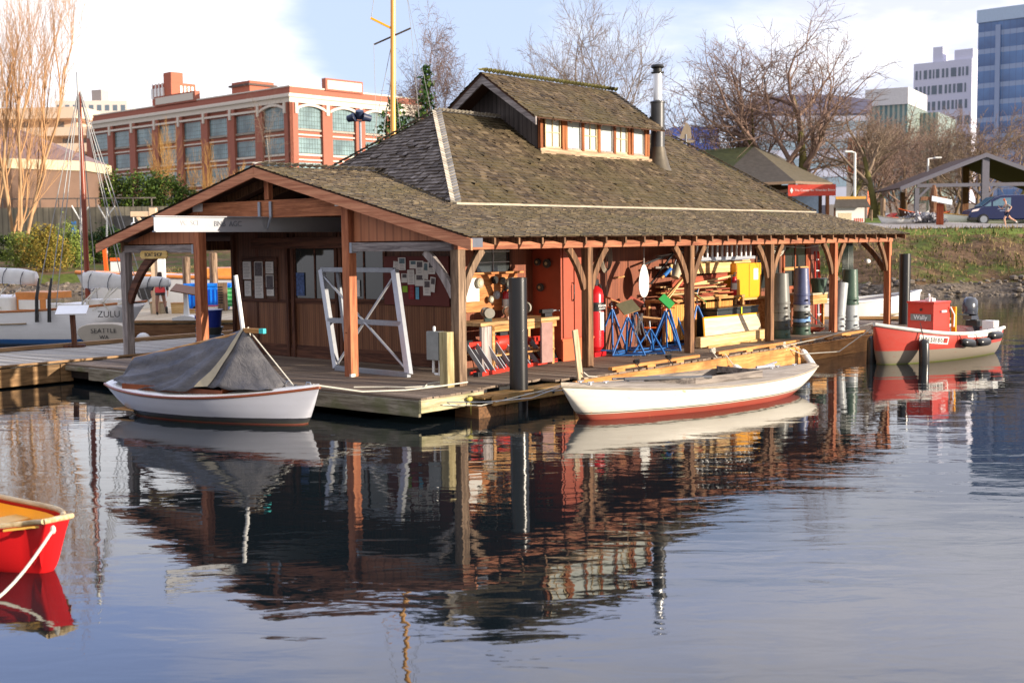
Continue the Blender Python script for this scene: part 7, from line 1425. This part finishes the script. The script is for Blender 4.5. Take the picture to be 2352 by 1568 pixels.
lt = thing('white_lectern_sign', 'white pedestal with tilted brown board on the far pier', 'pedestal sign', (at(420, 560, 41.8).x, 41.9, .53), R(-6)); m = MB(); m.poly([(-.42, -.2, 0), (.42, -.2, 0), (.40, -.2, .10), (.12, -.2, .16), (-.12, -.2, .16), (-.42, -.2, .08)], (0, .5, 0)); m.poly([(-.09, 0, .14), (.09, 0, .14), (.04, 0, .95), (-.04, 0, .95)], (0, .12, 0)); m.build('stand', M_white, lt)
m = MB(); m.box(-.42, .42, -.3, .3, 0, .04); m.xf(Matrix.Translation((0, 0, 1.02)) @ Matrix.Rotation(.35, 4, 'X') @ Matrix.Rotation(.2, 4, 'Y')); m.build('board', plain('brown_board', srgb(120, 84, 56), .6), lt)
ip = thingB('info_panel', 'tilted white information panel on a dark post at the walkway edge, left', 'panel', .55, 13.80, .5, -.7); m = MB(); m.beam((0, 0, 0), (-.03, 0, .88), .13, .12); m.box(-.25, .25, -.15, .15, -.02, .06); m.build('post', M_darkwood, ip); m = MB(); m.box(-.38, .38, -.26, .26, 0, .03); m.xf(Matrix.Translation((-.02, -.05, .93)) @ Matrix.Rotation(.38, 4, 'X')); m.build('panel', M_white, ip)
bl = thing('white_bell_post', 'tall cream timber post with cross arm carrying a white bell lamp', 'post', (at(352, 560, 47.5).x, 47.5, .45), 0); m = MB(); m.box(-.13, .13, 0, .26, 0, 4.05); m.box(-.85, .75, .02, .2, 3.72, 3.92); m.beam((-.08, .1, 3.0), (-.6, .1, 3.72), .1, .12); m.build('timber', plain('cream_timber', srgb(214, 186, 156), .6), bl, bevel=.015)
m = MB(); m.lathe([(.03, .42), (.1, .38), (.14, .2), (.2, .05), (.24, 0), (.0, 0)], (-.75, .1, 3.1), n=18); m.tube([(-.75, .1, 3.5), (-.75, .1, 3.75)], .02); m.build('bell', M_white, bl, smooth=True); m = MB(); m.box(-.32, -.15, -.05, 0, 1.75, 2.1); m.box(.14, .42, -.05, .1, .6, 2.1); m.build('notice', M_white, bl)
om = thing('channel_marker', 'orange and white striped spar rising behind the furled mizzen', 'marker', (at(259, 560, 60).x, 60, 0), 0); m = MB(); m.beam((-.28, 0, .5), (-.42, 0, 3.0), .16, .16); m.build('orange_spar', M_orange, om); m = MB(); m.box(-.15, .65, 0, .2, 1.45, 2.3); m.build('white_panel', M_white, om); m = MB(); m.box(-.16, .66, -.02, .0, 1.1, 1.4); m.box(-.16, .66, -.02, .0, 2.35, 2.5); m.build('orange_band', M_orange, om)
ns = thing('navigation_post', 'white lattice branch shaped post with blue signs before the concrete wall', 'sign post', (at(183, 560, 95).x, 95, 1.4), 0)
for x in (0, 2.0): m = MB(); m.tube([(x, 0, 0), (x+.2, 0, 4.6)], .07); m.tube([(x+.15, 0, 3.6), (x-.5, 0, 4.8)], .05); m.tube([(x+.17, 0, 3.9), (x+.8, 0, 4.7)], .05); m.build('branched_pole', M_white, ns)
m = MB(); m.box(-.55, -.2, -.05, 0, 2.4, 3.6); m.build('blue_sign', plain('blue_sign_face', srgb(60, 110, 170), .5), ns)
fb2 = thing('round_fender', 'white ball fender hanging at the far pier behind the left porch post', 'fender', at(312+17, 779, 41.6), 0); m = MB(); m.ball((0, 0, 0), .24, (1, 1, .95), 16); m.build('ball', M_white, fb2, smooth=True)
for i, (px, w_, h_, c, lab, nm) in enumerate(((355, .5, .42, M_tan, 'brown wicker basket on the far pier behind the woman', 'basket'), (402, .45, .38, M_yw, 'pale wooden crate on the far pier beside the coiled line', 'crate'), (438, .9, .12, M_yw, 'flat light timber stack on the far pier behind the pedestal sign', 'timber'), (470, .6, .25, M_white, 'white sandwich board with red edge lying on the far pier', 'board'))):
    o = thing(nm, lab, nm, (at(px, 560, 47.6).x, 47.6, .45), rnd(-.3, .3)); m = MB(); m.poly([(-w_/2, 0, 0), (w_/2, 0, 0), (w_/2*1.12, 0, h_), (-w_/2*1.12, 0, h_)], (0, .4, 0)); m.build('body', c, o, bevel=.015); m = MB(); m.box(-w_/2*1.14, w_/2*1.14, -.02, .42, h_, h_+.03); m.build('rim', M_pine2 if i != 3 else M_red, o)
# kiosk with picture panel on the right bank
ks_ = thing('picture_kiosk', 'roofed kiosk with white picture board and small roof on the right bank', 'kiosk', (at(1953, 560, 82).x, 82, 3.45), R(2)); ks_.scale = (.66, .66, .72); m = MB(); m.box(-1.65, -1.5, 0, .2, 0, 2.3); m.box(1.35, 1.5, 0, .2, 0, 2.2); m.build('post', M_darkwood, ks_)
m = MB(); m.box(-1.5, 1.4, -.02, .06, .7, 2.25); m.build('picture_board', M_paper, ks_); m = MB(); m.box(-1.25, .1, -.04, -.02, 1.0, 1.7); m.build('drawing', plain('faded_drawing', srgb(206, 190, 160), .7, var=.25, scale=6), ks_)
for i in range(5): m = MB(); m.box(.35+i*.2, .47+i*.2, -.04, -.02, .85, 1.2); m.build('red_figure', plain('faded_red_print', srgb(200, 90, 70), .7), ks_)
m = MB(); m.poly([(-1.9, -.7, 2.15), (1.8, -.7, 2.15), (1.6, .1, 2.95), (-1.5, .1, 2.95)], (0, 0, .08)); m.build('roof', M_dsh, ks_); m = MB(); m.box(-1.5, 1.55, .02, .15, 2.9, 3.2); m.build('ridge_board', plain('ochre_board', srgb(196, 148, 66), .6), ks_)
# canoes, trailer and covered things by the path
def smallhull(name, lab, px, d, L_, beam, zb, mt, inner, rz, z=None):
    b = thing(name, lab, 'boat', (at(px, 560, d).x, d, z or 3.85), rz, 'small boats parked by the path'); m = MB(); S__ = hull(m, L_, beam, zb, zb*.62, zb*.8, 0, .5, .3, 2, .4, .4, flare=.6, n=16, mm_=6); m.build('hull', mt, b, smooth=True); rubrail(S__, .035).build('gunwale', inner, b); deckmesh(S__, None, -.02, 4).build('cover', inner, b); return b
smallhull('canoe', 'dark varnished rowing boat with upswept bow left of the pavilion post', 2063, 83.5, 3.6, 1.1, 1.1, plain('dark_varnish', srgb(64, 34, 24), .3), M_orange, R(8)); smallhull('dinghy', 'white covered dinghy on the bank behind the shop roof corner', 2015, 80.8, 2.8, 1.2, .6, M_white, M_tan, R(-6)); smallhull('canoe', 'long white canoe hull lying beyond the pavilion', 2150, 82.5, 6.2, 1.0, .8, M_white, plain('ochre_board', srgb(196, 148, 66), .6), R(-3))
bush('tarp_pile', 'grey crumpled tarpaulin heap between canoe and sign post', 'tarpaulin', gp(2120, 80.3), [(0, 0, .35, 1.3, .5, .4), (.8, 0, .25, .6, .4, .3)], 900, .12, attr('grey_tarp_folds', srgb(96, 96, 104), srgb(160, 160, 168), srgb(206, 206, 212), .8), stem=False)
ct = thing('carved_post', 'brown carved wooden totem like post under the pavilion eave', 'carving', (at(2143, 560, 86).x, 86, 4.0), 0); m = MB(); m.lathe([(.3, 0), (.34, .5), (.24, 1.0), (.3, 1.4), (.22, 2.2), (.1, 2.6)], n=10); m.box(-.9, .9, -.1, .1, 1.55, 1.8); m.build('carving', wood('carved_wood', srgb(112, 76, 54), srgb(150, 110, 84), 'z'), ct)
ps = thing('path_sign', 'tilted white sign on red brown post at the path edge', 'sign', (at(2158, 560, 78.5).x, 78.5, 3.7), R(-20)); m = MB(); m.box(-.22, .22, -.1, .1, 0, 1.45); m.build('post', wood('red_sign_post', srgb(134, 60, 36), srgb(164, 84, 54), 'z'), ps); m = MB(); m.box(-.62, .62, -.4, .4, 0, .05); m.xf(Matrix.Translation((.1, 0, 1.58)) @ Matrix.Rotation(.4, 4, 'X') @ Matrix.Rotation(.25, 4, 'Y')); m.build('panel', M_white, ps)
# parked cars far off
def car(px, d, c, lab, z=4.3):
    v = thing('parked_car', lab, 'car', (at(px, 560, d).x, d, z), rnd(-.2, .2), 'cars parked far behind the trees'); m = MB()
    m.poly([(-2.1, -.85, .3), (2.1, -.85, .3), (2.1, -.85, .8), (1.3, -.85, .95), (.8, -.85, 1.4), (-1.0, -.85, 1.42), (-1.7, -.85, .98), (-2.1, -.85, .9)], (0, 1.7, 0)); m.build('body', c, v, bevel=.06); m = MB(); m.poly([(-1.5, -.87, .95), (1.1, -.87, .95), (.7, -.87, 1.34), (-.95, -.87, 1.34)], (0, .02, 0)); m.build('window', M_black, v)
    for x in (-1.3, 1.3): m = MB(); m.lathe([(.33, 0), (.33, .2), (0, .2)], (x, -.88, .33), n=14, axis='y'); m.build('wheel', M_black, v)
car(2058, 140, M_white, 'white car parked left of the small red one'); car(2072, 138, M_red, 'small red car parked between white cars'); car(2092, 141, M_white, 'white car parked right of the small red one'); car(1890, 150, plain('silver_paint', srgb(170, 174, 182), .3, .5), 'silver car parked behind the name sign hall')
# van
vq = at(2300, 560, 82.5); vn_ = thing('blue_van', 'dark blue delivery van parked by the pavilion, nose to the left', 'van', (vq.x, vq.y, 3.78), R(-3)); M_van = plain('van_blue', srgb(20, 30, 74), .25, .1, .06, spec=.7)
side = [(-2.35, .32), (-2.42, .62), (-2.30, .95), (-1.55, 1.18), (-.75, 1.80), (-.3, 1.93), (2.9, 1.95), (3.0, 1.7), (3.0, .32)]
m = MB(); m.poly([(x, -.92, z) for x, z in side], (0, 1.84, 0)); m.build('body', M_van, vn_, bevel=.08)
m = MB(); m.poly([(-1.45, -.935, 1.2), (-1.02, -.935, 1.22), (-1.02, -.935, 1.52)], (0, .02, 0)); m.poly([(-.9, -.935, 1.22), (.25, -.935, 1.24), (.25, -.935, 1.76), (-.42, -.935, 1.74), (-.9, -.935, 1.5)], (0, .02, 0)); m.build('side_window', plain('van_glass', srgb(90, 120, 140), .1, spec=.8), vn_)
m = MB(); m.poly([(-1.58, -.75, 1.2), (-.78, -.75, 1.80), (-.78, .75, 1.80), (-1.58, .75, 1.2)], (-.03, 0, .03)); m.build('windscreen', plain('van_glass', srgb(90, 120, 140), .1), vn_)
m = MB(); m.poly([(-2.3, -.94, .85), (-1.85, -.94, .92), (-1.75, -.94, 1.08), (-2.2, -.94, .98)], (0, .03, 0)); m.build('headlight', plain('headlamp_glass', srgb(226, 210, 210), .2), vn_)
m = MB(); m.box(-2.46, -1.7, -.95, .95, .28, .5); m.build('bumper', M_black, vn_, bevel=.03)
for x in (-1.5, 1.75):
    m = MB(); m.lathe([(.34, -.02), (.36, .05), (.36, .2), (.34, .24), (.22, .24)], (x, -.96, .36), n=26, axis='y'); w_ = m.build('wheel', M_black, vn_, smooth=True); m = MB(); m.lathe([(.23, -.03), (.23, .02), (.08, .05), (0, .05)], (x, -.97, .36), n=20, axis='y', tilt=None); m.build('rim', M_steel, w_, smooth=True)
text('BOAT WORKS', .13, plain('faint_van_lettering', srgb(120, 130, 160), .5), vn_, (-.1, -.94, .98), (PI/2, 0, 0)); bpy.data.objects.remove([o for o in bpy.data.objects if o.name.startswith('lettering') and o.parent == vn_][0])
m = MB(); m.box(-.6, .3, -.935, -.925, 1.0, 1.05); m.box(-.45, .2, -.935, -.925, .88, .92); m.build('faint_side_lines', plain('faint_van_lettering', srgb(70, 84, 130), .5), vn_)
# ---------------------------------------------------------------- people
def skin(name, pts, edges, mt, parent, sub=2):
    me = bpy.data.meshes.new(name); me.from_pydata([p[:3] for p in pts], edges, []); o = bpy.data.objects.new(name, me); COL.objects.link(o); o.parent = parent
    s = o.modifiers.new('skin', 'SKIN'); s.use_smooth_shade = True; lay = me.skin_vertices[0] if me.skin_vertices else None
    if lay is None:
        bm = bmesh.new(); bm.from_mesh(me); bm.verts.layers.skin.verify(); bm.to_mesh(me); bm.free(); lay = me.skin_vertices[0]
    for i, p in enumerate(pts): lay.data[i].radius = (p[3], p[4] if len(p) > 4 else p[3]); 
    lay.data[0].use_root = True
    ss = o.modifiers.new('sub', 'SUBSURF'); ss.levels = sub; ss.render_levels = sub; me.materials.append(mt); return o
import bmesh
def hand(P, D, side, base):
    """palm + five short bent finger chains: returns points and edges to append to a body"""
    P = Vector(P); D = Vector(D).normalized(); s = Vector(side).normalized(); pts = [tuple(P+D*.05)+(.030, .018)]; ed = [(base[0], base[1])]; n0 = base[1]
    for k, (o, l) in enumerate(((-.03, .055), (-.01, .065), (.01, .07), (.03, .06))):
        a = P+D*.09+s*o; b = a+D*l*.6; c = b+D*l*.3+s.cross(D)*.02; i = n0+len(pts); pts += [tuple(a)+(.009,), tuple(b)+(.0085,), tuple(c)+(.007,)]; ed += [(n0, i), (i, i+1), (i+1, i+2)]
    a = P+D*.04-s*.045; b = a+D*.035-s*.015; i = n0+len(pts); pts += [tuple(a)+(.011,), tuple(b)+(.009,)]; ed += [(n0, i), (i, i+1)]
    return pts, ed
M_skin = plain('light_skin', srgb(206, 160, 134), .6, var=.05); M_hair = plain('dark_hair', srgb(48, 28, 24), .5, var=.3, scale=20); M_tights = plain('sheer_dark_tights', srgb(140, 104, 90), .6); M_jacket = plain('black_leather', (.02, .02, .022, 1), .35)
def face(parent, P, r, yaw):
    T = Matrix.Translation(P) @ Matrix.Rotation(yaw, 4, 'Z')
    m = MB(); m.ball((0, -r*1.0, -.01), .014, (.8, 1.3, 1.4), 8); m.xf(T); m.build('nose', M_skin, parent, smooth=True)
    for s in (-1, 1): m = MB(); m.ball((s*.032, -r*.88, .02), .012, (1.3, .6, .8), 8); m.xf(T); m.build('eye', M_black, parent); m = MB(); m.ball((s*r*.82, 0, -.0), .022, (.4, .8, 1.3), 8); m.xf(T); m.build('ear', M_skin, parent, smooth=True)
    m = MB(); m.box(-.022, .022, -r*.92, -r*.86, -.06, -.052); m.xf(T); m.build('mouth', plain('lips', srgb(160, 84, 80), .5), parent)
# woman walking away on the far pier
wq = at(364, 560, 46.4); wm = thing('person', 'woman with long dark hair, black jacket, red top and boots walking on the pier', 'person', (wq.x, 46.4, .45), R(6))
B_ = [(0, 0, .90, .13, .10), (0, .01, 1.10, .10, .08), (0, 0, 1.32, .14, .09), (0, .0, 1.44, .05, .05), (0, -.0, 1.50, .045), (0, -.01, 1.60, .078, .085),
      (-.16, .0, 1.36, .055), (-.27, .05, 1.10, .042), (-.31, -.03, .86, .03), (.16, 0, 1.36, .055), (.26, -.02, 1.10, .042), (.29, -.10, .86, .03),
      (-.09, 0, .86, .085), (-.12, -.08, .48, .058), (-.13, -.02, .10, .036), (-.14, .10-.02, .03, .035, .025), (.09, 0, .86, .085), (.13, .10, .50, .058), (.21, .02, .14, .036), (.22, .14, .06, .035, .025)]
Ed = [(0, 1), (1, 2), (2, 3), (3, 4), (4, 5), (2, 6), (6, 7), (7, 8), (2, 9), (9, 10), (10, 11), (0, 12), (12, 13), (13, 14), (14, 15), (0, 16), (16, 17), (17, 18), (18, 19)]
for i, sd_ in ((8, 1), (11, -1)): p, e = hand(B_[i][:3], (0, -.1, -1), (0, 1, 0), (i, len(B_))); B_ += p; Ed += e
skin('body', B_, Ed, M_skin, wm)
Tt = [B_[12], B_[13], B_[14]]; skin('tights', [(0, 0, .88, .12, .1)] + [(p[0], p[1], p[2], p[3]+.006) for p in (B_[12], B_[13], B_[14], B_[16], B_[17], B_[18])], [(0, 1), (1, 2), (2, 3), (0, 4), (4, 5), (5, 6)], M_tights, wm)
skin('jacket', [(0, 0, 1.06, .15, .12), (0, 0, 1.2, .14, .11), (0, 0, 1.34, .17, .11), (0, 0, 1.45, .07, .06)] + [(p[0], p[1], p[2]+(.06 if k in (2, 5) else 0), p[3]+.022) for k, p in enumerate((B_[6], B_[7], B_[8], B_[9], B_[10], B_[11]))], [(0, 1), (1, 2), (2, 3), (2, 4), (4, 5), (5, 6), (2, 7), (7, 8), (8, 9)], M_jacket, wm)
m = MB(); m.lathe([(.19, .86), (.2, .95), (.175, 1.06)], n=18); m.xf(Matrix.Scale(.8, 4, (0, 1, 0))); m.build('red_top', plain('coral_red_cloth', srgb(216, 72, 76), .8), wm, smooth=True)
m = MB(); m.lathe([(.185, .76), (.19, .88), (.17, .95)], n=18); m.xf(Matrix.Scale(.8, 4, (0, 1, 0))); m.build('skirt', M_jacket, wm, smooth=True)
skin('hair', [(0, -.0, 1.63, .095, .10), (0, -.045, 1.52, .10, .07), (.02, -.09, 1.36, .11, .06), (.03, -.10, 1.22, .07, .04)], [(0, 1), (1, 2), (2, 3)], M_hair, wm)
for p, q_ in ((B_[14], B_[15]), (B_[18], B_[19])): skin('boot', [(p[0], p[1], p[2]+.2, .055), (p[0], p[1], p[2], .05), (q_[0], q_[1], q_[2], .045, .035)], [(0, 1), (1, 2)], M_jacket, wm)
face(wm, Vector((0, .0, 1.60)), .085, PI)
# jogger running left
jq = at(2312, 560, 77.5); jg = thing('person', 'jogger in orange cap, grey shirt and dark shorts running left on the path', 'person', (jq.x, 77.5, zland(jq.x, 77.5)+.06), 0)
J = [(0, 0, .94, .12, .10), (-.03, 0, 1.16, .12, .09), (-.08, 0, 1.38, .15, .10), (-.10, 0, 1.50, .05), (-.12, 0, 1.56, .05), (-.15, 0, 1.68, .08, .09),
     (-.08, -.19, 1.40, .05), (.16, -.26, 1.26, .042), (.02, -.27, 1.06, .032), (-.08, .19, 1.40, .05), (-.22, .25, 1.16, .042), (-.40, .18, 1.24, .03),
     (0, -.09, .90, .085), (-.22, -.10, .54, .062), (-.12, -.1, .12, .04), (-.24, -.1, .04, .04, .03), (0, .09, .90, .085), (.24, .1, .58, .062), (.58, .1, .40, .042), (.66, .1, .28, .04, .03)]
Je = [(0, 1), (1, 2), (2, 3), (3, 4), (4, 5), (2, 6), (6, 7), (7, 8), (2, 9), (9, 10), (10, 11), (0, 12), (12, 13), (13, 14), (14, 15), (0, 16), (16, 17), (17, 18), (18, 19)]
for i, dd in ((8, (-1, 0, -.3)), (11, (-.6, 0, .8))): p, e = hand(J[i][:3], dd, (0, 1, 0), (i, len(J))); J += p; Je += e
skin('body', J, Je, M_skin, jg)
skin('shirt', [(0, 0, 1.0, .135, .115), (-.03, 0, 1.16, .14, .11), (-.08, 0, 1.38, .17, .12), (-.1, 0, 1.48, .07), (-.08, -.2, 1.40, .065), (.13, -.26, 1.28, .055), (-.08, .2, 1.40, .065), (-.2, .25, 1.2, .055)], [(0, 1), (1, 2), (2, 3), (2, 4), (4, 5), (2, 6), (6, 7)], plain('grey_shirt', srgb(150, 150, 148), .9), jg)
skin('waist_wrap', [(0, 0, .98, .145, .125), (0, 0, 1.03, .145, .125)], [(0, 1)], M_red, jg)
skin('shorts', [(0, 0, .92, .14, .12), (0, -.09, .88, .10), (-.14, -.1, .66, .09), (0, .09, .88, .10), (.15, .1, .70, .09)], [(0, 1), (1, 2), (0, 3), (3, 4)], plain('navy_shorts', srgb(26, 30, 56), .8), jg)
skin('cap', [(-.15, 0, 1.735, .092, .095), (-.2, 0, 1.73, .08), (-.29, 0, 1.715, .05, .02)], [(0, 1), (1, 2)], M_orange, jg)
for a, b in ((14, 15), (18, 19)): p, q_ = J[a], J[b]; skin('shoe', [(p[0], p[1], p[2]-.0, .052), (q_[0], q_[1], q_[2], .05, .04)], [(0, 1)], M_white, jg)
face(jg, Vector((-.15, 0, 1.68)), .085, -PI/2)
